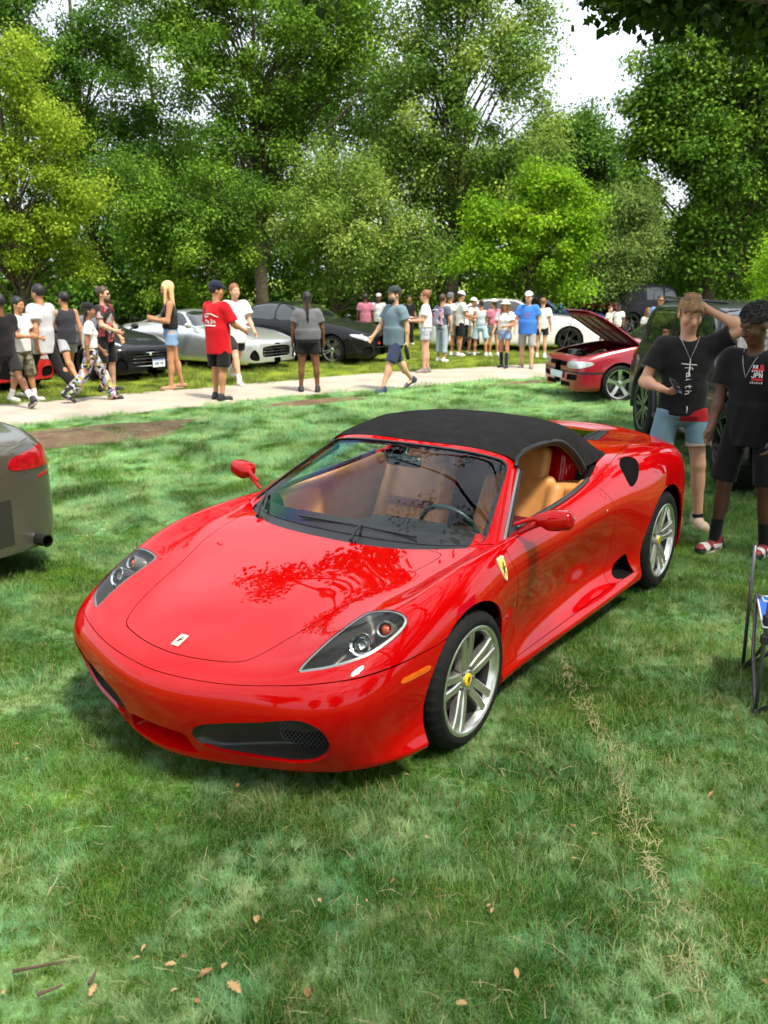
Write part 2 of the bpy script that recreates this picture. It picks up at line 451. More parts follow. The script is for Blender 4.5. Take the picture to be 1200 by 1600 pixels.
def turf_colour(n, l, pos):
    """patchy dyed turf: dark and fresh greens, mint dye, straw"""
    base = ramp(n, [(.30, (.022, .074, .006)), (.48, (.053, .146, .011)), (.68, (.122, .238, .021))]); l.new(noise(n, l, pos, 1.1, 5), base.inputs[0])
    dye = ramp(n, [(.43, (0, 0, 0)), (.60, (1, 1, 1))]); l.new(noise(n, l, pos, 1.5, 7, .66, .8), dye.inputs[0])
    fine = ramp(n, [(.42, (0, 0, 0)), (.58, (1, 1, 1))]); l.new(noise(n, l, pos, 15, 5, .7), fine.inputs[0])
    f = n.new('ShaderNodeMath'); f.operation = 'MULTIPLY'; l.new(dye.outputs[0], f.inputs[0]); l.new(fine.outputs[0], f.inputs[1])
    # beyond the path the turf is undyed and yellower; between path and cars thicker dye plus open sunlight, both put into the colour
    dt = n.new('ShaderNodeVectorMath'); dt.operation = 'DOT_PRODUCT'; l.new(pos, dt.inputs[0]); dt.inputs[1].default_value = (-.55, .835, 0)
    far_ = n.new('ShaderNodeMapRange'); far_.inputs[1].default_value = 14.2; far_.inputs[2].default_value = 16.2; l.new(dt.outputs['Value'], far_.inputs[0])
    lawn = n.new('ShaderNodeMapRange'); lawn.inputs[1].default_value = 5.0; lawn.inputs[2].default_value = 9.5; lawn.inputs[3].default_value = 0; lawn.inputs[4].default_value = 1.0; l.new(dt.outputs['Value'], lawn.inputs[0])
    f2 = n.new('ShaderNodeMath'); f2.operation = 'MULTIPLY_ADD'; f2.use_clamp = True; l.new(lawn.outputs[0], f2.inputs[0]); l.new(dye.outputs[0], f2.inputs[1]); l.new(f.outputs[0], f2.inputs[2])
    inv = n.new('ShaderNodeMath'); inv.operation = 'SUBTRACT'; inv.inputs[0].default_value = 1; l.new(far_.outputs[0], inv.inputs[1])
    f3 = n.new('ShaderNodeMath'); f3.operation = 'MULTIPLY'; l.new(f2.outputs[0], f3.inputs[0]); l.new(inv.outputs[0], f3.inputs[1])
    yl = ramp(n, [(.3, (.10, .16, .012)), (.7, (.24, .29, .03))]); l.new(noise(n, l, pos, 1.4, 5), yl.inputs[0])
    return mixc(n, l, far_.outputs[0], base.outputs[0], yl.outputs[0]), f3.outputs[0]
def grass_mat(name, blades):
    m, n, l, b, o = nodemat(name)
    g = n.new('ShaderNodeNewGeometry'); pos = g.outputs['Position']
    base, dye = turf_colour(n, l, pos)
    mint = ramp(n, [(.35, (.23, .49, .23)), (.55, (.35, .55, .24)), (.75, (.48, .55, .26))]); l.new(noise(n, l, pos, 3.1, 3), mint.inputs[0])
    if blades:
        a = n.new('ShaderNodeAttribute'); a.attribute_name = 'rnd'
        # individual blades: fresh, dyed or dry
        r1 = ramp(n, [(0, (.35, .35, .35)), (.55, (.95, .95, .95)), (1, (1.7, 1.7, 1.5))]); l.new(a.outputs['Fac'], r1.inputs[0])
        col = mixc(n, l, 1.0, base, r1.outputs[0], 'MULTIPLY')
        pick = n.new('ShaderNodeMath'); pick.operation = 'ADD'; pick.use_clamp = True
        th = n.new('ShaderNodeMapRange'); th.inputs[1].default_value = .55; th.inputs[2].default_value = .72; l.new(a.outputs['Fac'], th.inputs[0])
        mul = n.new('ShaderNodeMath'); mul.operation = 'MULTIPLY'; l.new(th.outputs[0], mul.inputs[0]); mul.inputs[1].default_value = .30
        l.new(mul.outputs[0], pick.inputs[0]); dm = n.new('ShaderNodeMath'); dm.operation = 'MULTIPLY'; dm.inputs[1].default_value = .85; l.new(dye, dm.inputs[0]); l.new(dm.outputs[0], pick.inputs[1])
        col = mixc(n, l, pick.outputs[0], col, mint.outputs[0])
        st = n.new('ShaderNodeMath'); st.operation = 'GREATER_THAN'; st.inputs[1].default_value = .93; l.new(a.outputs['Fac'], st.inputs[0])
        col = mixc(n, l, st.outputs[0], col, (.34, .27, .12))
    else:
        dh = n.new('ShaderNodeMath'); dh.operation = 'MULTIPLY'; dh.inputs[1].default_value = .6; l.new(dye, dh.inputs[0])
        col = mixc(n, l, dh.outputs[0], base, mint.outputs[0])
        sp = ramp(n, [(.35, (.45, .45, .45)), (.65, (1.35, 1.35, 1.25))]); l.new(noise(n, l, pos, 38, 5, .7), sp.inputs[0])
        col = mixc(n, l, 1.0, col, sp.outputs[0], 'MULTIPLY')
        bp = n.new('ShaderNodeBump'); bp.inputs['Strength'].default_value = .8; bp.inputs['Distance'].default_value = .03
        l.new(noise(n, l, pos, 30, 6, .7), bp.inputs['Height']); l.new(bp.outputs[0], b.inputs['Normal'])
    l.new(col, b.inputs['Base Color']); b.inputs['Roughness'].default_value = .7; b.inputs['Specular IOR Level'].default_value = .06
    if blades:
        t = n.new('ShaderNodeBsdfTranslucent'); l.new(col, t.inputs[0]); mxs = n.new('ShaderNodeMixShader'); mxs.inputs[0].default_value = .28
        l.new(b.outputs[0], mxs.inputs[1]); l.new(t.outputs[0], mxs.inputs[2]); l.new(mxs.outputs[0], o.inputs[0])
    return m
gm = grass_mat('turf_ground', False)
gx_ = np.concatenate([[-400, -150, -60], np.linspace(-30, 30, 61), [60, 150, 400]]); gy_ = np.concatenate([[-300, -100, -40], np.linspace(-15, 60, 76), [110, 250, 600]])
GX, GY = np.meshgrid(gx_, gy_, indexing='ij'); GZ = np.zeros_like(GX)
i, j = np.meshgrid(np.arange(len(gx_) - 1), np.arange(len(gy_) - 1), indexing='ij'); a = (i * len(gy_) + j).ravel(); k = len(gy_)
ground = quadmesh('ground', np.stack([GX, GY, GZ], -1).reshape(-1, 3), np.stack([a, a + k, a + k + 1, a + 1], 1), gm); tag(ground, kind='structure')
# path
def path_mat():
    m, n, l, b, o = nodemat('path_asphalt'); g = n.new('ShaderNodeNewGeometry'); pos = g.outputs['Position']
    c = ramp(n, [(.3, (.27, .225, .18)), (.5, (.37, .315, .255)), (.7, (.43, .37, .30))]); l.new(noise(n, l, pos, 1.3, 9, .68), c.inputs[0])
    s = ramp(n, [(.3, (.72, .72, .72)), (.7, (1.2, 1.2, 1.2))]); l.new(noise(n, l, pos, 90, 4, .7), s.inputs[0])
    l.new(mixc(n, l, 1.0, c.outputs[0], s.outputs[0], 'MULTIPLY'), b.inputs['Base Color']); b.inputs['Roughness'].default_value = .85
    bp = n.new('ShaderNodeBump'); bp.inputs['Strength'].default_value = .4; bp.inputs['Distance'].default_value = .01; l.new(noise(n, l, pos, 120, 3), bp.inputs['Height']); l.new(bp.outputs[0], b.inputs['Normal'])
    return m
ne = spline2(NEAR, 14, False); fe = spline2(FAR, 14, False)
def resample(P, n):
    d = np.r_[0, np.cumsum(np.linalg.norm(np.diff(P, axis=0), axis=1))]; t = np.linspace(0, d[-1], n); return np.c_[np.interp(t, d, P[:, 0]), np.interp(t, d, P[:, 1])]
NP_ = 260; ne, fe = resample(ne, NP_), resample(fe, NP_); rg = np.random.default_rng(3)
jn = np.convolve(rg.normal(0, .16, NP_ + 8), np.ones(4) / 4, 'same')[4:-4]; jf = np.convolve(rg.normal(0, .16, NP_ + 8), np.ones(4) / 4, 'same')[4:-4]
dr = fe - ne; dr /= np.linalg.norm(dr, axis=1, keepdims=True)
ne = ne + dr * jn[:, None]; fe = fe + dr * jf[:, None]
V = [(*p, .006) for p in ne] + [(*(p * .5 + q * .5), .022) for p, q in zip(ne, fe)] + [(*p, .006) for p in fe]
F = [(i, i + 1, NP_ + i + 1, NP_ + i) for i in range(NP_ - 1)] + [(NP_ + i, NP_ + i + 1, 2 * NP_ + i + 1, 2 * NP_ + i) for i in range(NP_ - 1)]
tag(mesh('path', V, F, path_mat()), kind='structure')
# bare soil along the path edge
def soil_mat():
    m, n, l, b, o = nodemat('soil'); g = n.new('ShaderNodeNewGeometry'); pos = g.outputs['Position']
    c = ramp(n, [(.30, (.055, .030, .014)), (.48, (.14, .085, .042)), (.60, (.20, .14, .07)), (.66, (.05, .10, .018)), (.8, (.09, .15, .03))]); l.new(noise(n, l, pos, 2.6, 8, .7), c.inputs[0])
    l.new(c.outputs[0], b.inputs['Base Color']); b.inputs['Roughness'].default_value = .95
    bp = n.new('ShaderNodeBump'); bp.inputs['Strength'].default_value = 1; bp.inputs['Distance'].default_value = .04; l.new(noise(n, l, pos, 26, 6, .75), bp.inputs['Height']); l.new(bp.outputs[0], b.inputs['Normal']); return m
SOIL = soil_mat()
def soil(cx, cy, rx, ry, rz, seed):
    r_ = np.random.default_rng(seed); n = 40; ph = r_.uniform(0, 6.28, 6); V = [(0, 0, .035)]; F = []
    for ring, (f_, z) in enumerate(((.35, .03), (.7, .02), (1.0, .004))):
        for i in range(n):
            t = 2 * math.pi * i / n; q = 1 + .13 * math.sin(2 * t + ph[0]) + .12 * math.sin(3 * t + ph[1]) + .08 * math.sin(5 * t + ph[2]) + .06 * math.sin(9 * t + ph[3])
            V.append((rx * f_ * q * math.cos(t), ry * f_ * q * math.sin(t), z + r_.uniform(-.006, .012) * (f_ < 1)))
    for i in range(n):
        F.append((0, 1 + i, 1 + (i + 1) % n))
        for q in range(2): b_ = 1 + q * n; F.append((b_ + i, b_ + n + i, b_ + n + (i + 1) % n, b_ + (i + 1) % n))
    o = mesh('soil_patch', V, F, SOIL); o.location = (cx, cy, .003); o.rotation_euler = (0, 0, R(rz)); tag(o, kind='structure'); return o
SOILS = [(-4.30, 11.7, 2.0, .75, 42, 1), (-1.2, 15.1, .95, .30, 36, 2), (2.6, 17.8, .7, .2, 30, 3), (-9.5, 6.3, 2.2, .7, 48, 4)]
for q in SOILS: soil(*q)
# grass blades: tufts of bent strips spread by geometry nodes
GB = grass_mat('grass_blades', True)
def tuft(seed, nb, rad, lmin, lmax, w, lie):
    r_ = np.random.default_rng(seed); V, Q, A = [], [], []
    for b in range(nb):
        c = np.array([r_.normal(0, rad * .5), r_.normal(0, rad * .5), 0]); L = r_.uniform(lmin, lmax); th = r_.uniform(0, 6.283); d = np.array([math.cos(th), math.sin(th), 0]); s = np.array([-d[1], d[0], 0])
        t0 = r_.uniform(.15, .8) + lie * r_.uniform(0, .7); bend = r_.uniform(.2, 1.1) ; a = r_.uniform(0, 1); p = c.copy(); k = len(V); ww = w * r_.uniform(.6, 1.3); ang = t0
        for q in range(4):
            f_ = (1, .9, .62, .08)[q]; V += [p - s * ww * f_, p + s * ww * f_]; A += [a, a]
            if q < 3: p = p + (d * math.sin(ang) + np.array([0, 0, 1]) * math.cos(ang)) * L / 3; ang = min(ang + bend * .5, 1.9); p[2] = max(p[2], .004)
        Q += [(k + 2 * q, k + 2 * q + 1, k + 2 * q + 3, k + 2 * q + 2) for q in range(3)]
    return quadmesh('tuft', np.array(V), np.array(Q), GB, attr={'rnd': np.array(A)})
tufts = [tuft(31 + q, 84, .078, *((.026, .055) if q < 3 else (.040, .085)), .00085, (.9, .6, 1.1, .5, .3)[q]) for q in range(5)]
tc_ = bpy.data.collections.new('tuft_sources')
for t_ in tufts: COL.objects.unlink(t_); tc_.objects.link(t_)
r_ = np.random.default_rng(5)
def scatter(y0, y1, dens, sc):
    n = int((y1 - y0) * (y1 + y0) * .5 * 1.10 * dens); y = np.sqrt(r_.uniform(y0 ** 2, y1 ** 2, n)); x = r_.uniform(-.55, .55, n) * y
    return np.c_[x, y, np.zeros(n), sc * r_.uniform(.7, 1.3, n)]
pts = np.concatenate([scatter(1.35, 3.2, 620, .95), scatter(3.2, 5.5, 460, 1.0), scatter(5.5, 9, 240, 1.15), scatter(9, 16, 75, 1.5), scatter(16, 32, 18, 2.0)])
# keep the path, the soil and the tyre prints free
def inpoly(P, poly): return sdpoly(P, poly)
pd = sdpoly(pts[:, :2], np.concatenate([ne[::6], fe[::-6]])); keep = (pd > -.04) | ((pd > -.16) & (r_.random(len(pts)) < .3))
for cx, cy, rx, ry, rz, _ in SOILS:
    c, s = math.cos(R(rz)), math.sin(R(rz)); dx, dy = pts[:, 0] - cx, pts[:, 1] - cy
    e = ((dx * c + dy * s) / rx) ** 2 + ((-dx * s + dy * c) / ry) ** 2; keep &= ~((e < 1.3) & (r_.random(len(pts)) < .82))
pts = pts[keep]
clump = np.sin(pts[:, 0] * 3.1 + np.sin(pts[:, 1] * 2.3) * 1.7) * np.sin(pts[:, 1] * 2.7 + np.sin(pts[:, 0] * 1.9) * 1.3)
pts[:, 3] *= 1 + .28 * clump
me = bpy.data.meshes.new('grass'); me.vertices.add(len(pts)); me.vertices.foreach_set('co', np.ascontiguousarray(pts[:, :3], np.float32).ravel())
for nm, arr in (('sc', pts[:, 3]), ('rz', r_.uniform(0, 6.283, len(pts)))):
    at_ = me.attributes.new(nm, 'FLOAT', 'POINT'); at_.data.foreach_set('value', arr.astype(np.float32))
at_ = me.attributes.new('ix', 'INT', 'POINT'); at_.data.foreach_set('value', r_.choice(5, len(pts), p=(.26, .26, .2, .16, .12)).astype(np.int32))
grass = link(bpy.data.objects.new('grass', me)); tag(grass, 'green turf grass dyed mint in patches', 'grass', kind='stuff')
ng = bpy.data.node_groups.new('grass_scatter', 'GeometryNodeTree'); ng.interface.new_socket('Geometry', in_out='INPUT', socket_type='NodeSocketGeometry'); ng.interface.new_socket('Geometry', in_out='OUTPUT', socket_type='NodeSocketGeometry')
N_ = ng.nodes; L_ = ng.links; gi = N_.new('NodeGroupInput'); go = N_.new('NodeGroupOutput'); ip = N_.new('GeometryNodeInstanceOnPoints'); ci = N_.new('GeometryNodeCollectionInfo')
ci.inputs['Collection'].default_value = tc_; ci.inputs['Separate Children'].default_value = True; ci.inputs['Reset Children'].default_value = True
def named(nm, ty): q = N_.new('GeometryNodeInputNamedAttribute'); q.data_type = ty; q.inputs[0].default_value = nm; return q.outputs[0]
cx_ = N_.new('ShaderNodeCombineXYZ'); L_.new(named('rz', 'FLOAT'), cx_.inputs[2])
L_.new(gi.outputs[0], ip.inputs['Points']); L_.new(ci.outputs[0], ip.inputs['Instance']); ip.inputs['Pick Instance'].default_value = True
L_.new(named('ix', 'INT'), ip.inputs['Instance Index']); L_.new(cx_.outputs[0], ip.inputs['Rotation']); L_.new(named('sc', 'FLOAT'), ip.inputs['Scale']); L_.new(ip.outputs[0], go.inputs[0])
grass.modifiers.new('scatter', 'NODES').node_group = ng
# ------------------------------------------------------------------ trees
def leaf_mat(name, dark, mid, light, trans=.35):
    m, n, l, b, o = nodemat(name)
    a = n.new('ShaderNodeAttribute'); a.attribute_name = 'rnd'
    c = ramp(n, [(0, dark), (.5, mid), (1, light)]); l.new(a.outputs['Fac'], c.inputs[0])
    l.new(c.outputs[0], b.inputs['Base Color']); b.inputs['Roughness'].default_value = .5; b.inputs['Specular IOR Level'].default_value = .12
    t = n.new('ShaderNodeBsdfTranslucent'); l.new(c.outputs[0], t.inputs[0]); mxs = n.new('ShaderNodeMixShader'); mxs.inputs[0].default_value = trans
    l.new(b.outputs[0], mxs.inputs[1]); l.new(t.outputs[0], mxs.inputs[2]); l.new(mxs.outputs[0], o.inputs[0]); return m
BARK = mat('bark', (.075, .055, .038), rough=.95, noise=(6, .45, 8), bump=(14, 1.0, .05))
def leaves(C, rad, per, size, seed, squash=.75, droop=.3, tail=1.5):
    """leaf quads scattered in clumps with centres C and radii rad"""
    r_ = np.random.default_rng(seed); n = len(C); k = per
    d = np.clip(r_.normal(size=(n, k, 3)) * .52, -tail, tail)
    d[..., 2] *= squash
    P = (C[:, None] + d * rad[:, None, None]).reshape(-1, 3); M = len(P)
    nrm = d.reshape(-1, 3) * .7 + r_.normal(size=(M, 3)) * .55 + np.array([0, 0, .75]); nrm /= np.linalg.norm(nrm, axis=1, keepdims=True)
    t = np.cross(nrm, r_.normal(size=(M, 3))); t /= np.linalg.norm(t, axis=1, keepdims=True); t[:, 2] -= droop; t /= np.linalg.norm(t, axis=1, keepdims=True)
    b = np.cross(nrm, t); b /= np.linalg.norm(b, axis=1, keepdims=True) + 1e-9
    s = size * r_.uniform(.45, 1.25, (M, 1))
    V = np.stack([P, P + t * s * .5 + b * s * .36 + nrm * s * .06, P + t * s * 1.05, P + t * s * .5 - b * s * .36 + nrm * s * .06], 1).reshape(-1, 3)
    Q = np.arange(M * 4).reshape(-1, 4)
    tone = np.repeat(r_.uniform(.08, .85, n), k) + r_.uniform(-.14, .14, M); A = np.repeat(np.clip(tone, 0, 1), 4)
    return V, Q, A
def crown_pts(ells, n, seed, shell=.55):
    r_ = np.random.default_rng(seed); w = np.array([e[3] * e[4] * e[5] for e in ells]) ** .75; ix = r_.choice(len(ells), n, p=w / w.sum()); out = []
    for i in ix:
        e = ells[i]; d = r_.normal(size=3); d /= np.linalg.norm(d); d *= shell + (1 - shell) * r_.random() if r_.random() < .75 else r_.random() ** .5
        out.append((e[0] + d[0] * e[3], e[1] + d[1] * e[4], e[2] + d[2] * e[5]))
    return np.array(out)
def limbs(mb, base, C, r0, seed, lean=(0, 0), hub=None, trunk_top=None, every=3):
    """tapered trunk with limbs running to the clumps"""
    r_ = np.random.default_rng(seed); H = trunk_top; n = 9; tp = []
    for q in range(n):
        f_ = q / (n - 1); tp.append((base[0] + lean[0] * f_ ** 1.3 + .12 * math.sin(3 * f_ + seed), base[1] + lean[1] * f_ + .12 * math.cos(4 * f_ + seed), base[2] + H * f_))
    tp = np.array(tp); mb.tube(tp, r0 * np.interp(np.linspace(0, 1, n), [0, .06, .5, 1], [1.45, 1.0, .72, .22]), 10)
    for c in C[::every]:
        f_ = np.clip((c[2] - base[2]) / H - .22 - .2 * r_.random(), .18, .97); k = f_ * (n - 1); a = tp[int(k)] * (1 - k % 1) + tp[min(int(k) + 1, n - 1)] * (k % 1)
        mid = a * .45 + c * .55 + r_.normal(0, .12, 3) * np.linalg.norm(c - a) * .5 + np.array([0, 0, .08 * np.linalg.norm(c - a)])
        rr = r0 * np.interp(f_, [0, 1], [.38, .10]); mb.tube(spline2([a, a * .7 + mid * .3 + r_.normal(0, .05, 3), mid, c], 3, False), np.linspace(rr, rr * .12 + .006, 10), 5, cap=False)
def tree(name, label, loc, ells, nclump, per, size, lm, seed, r0=.22, top=None, lean=(0, 0), crad=(.45, .85), every=3, group='trees along the park edge', squash=.75, shell=.55):
    r_ = np.random.default_rng(seed); C = crown_pts(ells, nclump, seed, shell); C[:, 2] = np.maximum(C[:, 2], .35)
    root = empty(name, label, 'tree', (*loc, 0), 0, group)
    V, Q, A = leaves(C, r_.uniform(*crad, nclump) * 1.15, int(per * 1.5), size * .76, seed, squash)
    V[:, 2] = np.maximum(V[:, 2], .05)
    quadmesh('crown', V, Q, lm, root, attr={'rnd': A})
    mb = MB(); top = top or max(e[2] + e[5] * .6 for e in ells); limbs(mb, (0, 0, -.1), C, r0, seed, lean, trunk_top=top, every=every); mb.obj('trunk', BARK, root, True)
    return root
LM = dict(
  yellow=leaf_mat('leaf_yellowgreen', (.10, .19, .012), (.24, .355, .022), (.42, .53, .055), .45),
  mid=leaf_mat('leaf_mid', (0.044, 0.108, 0.011), (0.112, 0.227, 0.018), (0.245, 0.398, 0.036)),
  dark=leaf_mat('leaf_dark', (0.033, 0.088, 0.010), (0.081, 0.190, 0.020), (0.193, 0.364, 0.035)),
  silver=leaf_mat('leaf_silver', (0.061, 0.135, 0.018), (0.154, 0.271, 0.036), (0.408, 0.496, 0.104)),
  grey=leaf_mat('leaf_grey', (0.082, 0.135, 0.031), (0.174, 0.262, 0.058), (0.348, 0.453, 0.114)),
  bright=leaf_mat('leaf_bright', (0.081, 0.185, 0.009), (0.184, 0.370, 0.013), (0.354, 0.510, 0.025), .45),
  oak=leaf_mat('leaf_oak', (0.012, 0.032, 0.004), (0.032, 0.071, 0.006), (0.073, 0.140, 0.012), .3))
PXM = 1403.0
def at_px(px, D): return (px - 600) / PXM * D * 1.02     # world x of a pixel column at ground distance D
def zpx(py, D): return 2.079 + D * math.tan(math.atan((800 - py) / PXM) - R(14.792))
def T(label, D, px, boxes, n, per, size, lm, seed, **kw):
    """boxes: crown ellipsoids given as the photo's columns and rows at distance D -> metres"""
    x0 = at_px(px, D); E = []
    for (a, b, c, d, *dy) in boxes:
        xa, xb, za, zb = at_px(a, D), at_px(b, D), zpx(d, D), zpx(c, D)
        E.append(((xa + xb) / 2 - x0, dy[0] if dy else 0, (za + zb) / 2, (xb - xa) / 2, max((xb - xa) / 2, 1.2) * .8, (zb - za) / 2))
    return tree('tree', label, (x0, D), E, n, per, size, lm, seed, **kw)
T('yellow-green leafy tree at the far left edge of the row', 27, 60, [(-70, 110, 250, 470), (-60, 175, 220, 420), (-20, 130, 120, 330), (50, 120, 60, 200), (120, 200, 250, 330), (90, 180, 330, 440), (-30, 40, 80, 200), (120, 165, 160, 240)], 210, 220, .12, LM['yellow'], 1, r0=.13, crad=(.18, .5), shell=.75)
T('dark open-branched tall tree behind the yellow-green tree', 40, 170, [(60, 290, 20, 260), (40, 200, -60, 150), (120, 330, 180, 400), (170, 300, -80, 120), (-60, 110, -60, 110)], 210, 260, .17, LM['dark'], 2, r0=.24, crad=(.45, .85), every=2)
T('tall sparse tree with straight trunk above the red shirted person', 37, 420, [(270, 560, -60, 200), (300, 520, 140, 330), (230, 400, -90, 80), (430, 640, -80, 160)], 250, 260, .17, LM['mid'], 3, r0=.26, top=11.5, crad=(.4, .8), every=2)
T('low rounded mid-green tree left of the straight trunk', 32, 360, [(200, 420, 290, 480), (290, 450, 250, 400), (170, 300, 230, 400)], 120, 260, .13, LM['mid'], 4, r0=.12, crad=(.35, .65))
T('grey-green rounded tree in the middle of the row', 31, 530, [(440, 640, 260, 460), (470, 600, 230, 350), (590, 700, 330, 470)], 120, 270, .12, LM['silver'], 5, r0=.13, crad=(.35, .65))
T('very tall dense pale-leaved tree in the centre of the row', 36, 700, [(560, 860, 60, 330), (600, 850, -60, 150), (560, 720, 200, 440), (720, 890, 200, 400), (640, 780, -90, 40)], 230, 270, .17, LM['silver'], 6, r0=.30, top=12, crad=(.45, .85))
T('bright green broad-leaved small tree right of centre', 29, 810, [(745, 890, 310, 450), (780, 900, 270, 380), (700, 820, 350, 480), (850, 918, 300, 400), (800, 860, 245, 310), (725, 790, 300, 380), (850, 905, 390, 470)], 130, 220, .14, LM['bright'], 7, r0=.10, crad=(.2, .5), shell=.75)
T('soft grey-green bushy shrub tree below the sky gap', 32, 955, [(900, 1005, 300, 460), (920, 990, 270, 360), (860, 960, 390, 480)], 70, 280, .11, LM['grey'], 8, r0=.08, crad=(.35, .6))
T('big maple with thick leaning trunk at the right', 34, 1075, [(925, 1110, 190, 370), (930, 1060, 60, 240), (965, 1080, -20, 140), (990, 1260, 90, 340), (1040, 1300, -20, 250), (955, 1090, 95, 260), (1010, 1240, 320, 460)], 290, 260, .19, LM['mid'], 9, r0=.30, top=9.5, lean=(1.2, 0), crad=(.45, .8), every=2)
T('yellow-green drooping shrub at the right edge', 20, 1195, [(1150, 1260, 380, 500), (1165, 1280, 340, 430)], 45, 260, .08, LM['bright'], 10, r0=.06, crad=(.25, .45))
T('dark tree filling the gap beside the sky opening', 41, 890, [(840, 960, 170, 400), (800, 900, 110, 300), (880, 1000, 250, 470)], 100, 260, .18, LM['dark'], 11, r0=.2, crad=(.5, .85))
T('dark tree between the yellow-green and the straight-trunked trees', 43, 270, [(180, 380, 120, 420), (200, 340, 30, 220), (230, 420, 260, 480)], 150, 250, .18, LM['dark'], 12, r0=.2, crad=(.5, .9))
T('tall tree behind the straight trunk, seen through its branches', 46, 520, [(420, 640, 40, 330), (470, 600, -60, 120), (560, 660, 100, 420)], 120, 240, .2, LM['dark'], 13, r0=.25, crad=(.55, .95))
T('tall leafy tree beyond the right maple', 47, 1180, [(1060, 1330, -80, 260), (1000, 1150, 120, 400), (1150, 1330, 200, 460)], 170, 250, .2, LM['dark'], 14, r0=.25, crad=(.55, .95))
T('shaded tree at the back behind the yellow-green tree', 47, 20, [(-120, 160, 140, 460), (-100, 60, 60, 250)], 110, 230, .2, LM['mid'], 15, r0=.22, crad=(.55, .95))
# undergrowth at the back of the row: one dim leafy mass down to the ground
r_ = np.random.default_rng(77); UC = []
for q in range(1500):
    D = r_.uniform(38, 47); px = r_.uniform(-160, 1360); top_ = 300 + 60 * math.sin(px * .013) + 40 * math.sin(px * .031 + 1); py = 492 - (492 - top_) * r_.random() ** 1.25; UC.append((at_px(px, D), D, max(.2, zpx(py, D))))
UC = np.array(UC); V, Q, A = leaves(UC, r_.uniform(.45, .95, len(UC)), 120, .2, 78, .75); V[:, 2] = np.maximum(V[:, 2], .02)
o = quadmesh('undergrowth', V, Q, LM['dark'], attr={'rnd': A}); tag(o, 'dense shaded undergrowth behind the row of trees', 'undergrowth', kind='stuff')
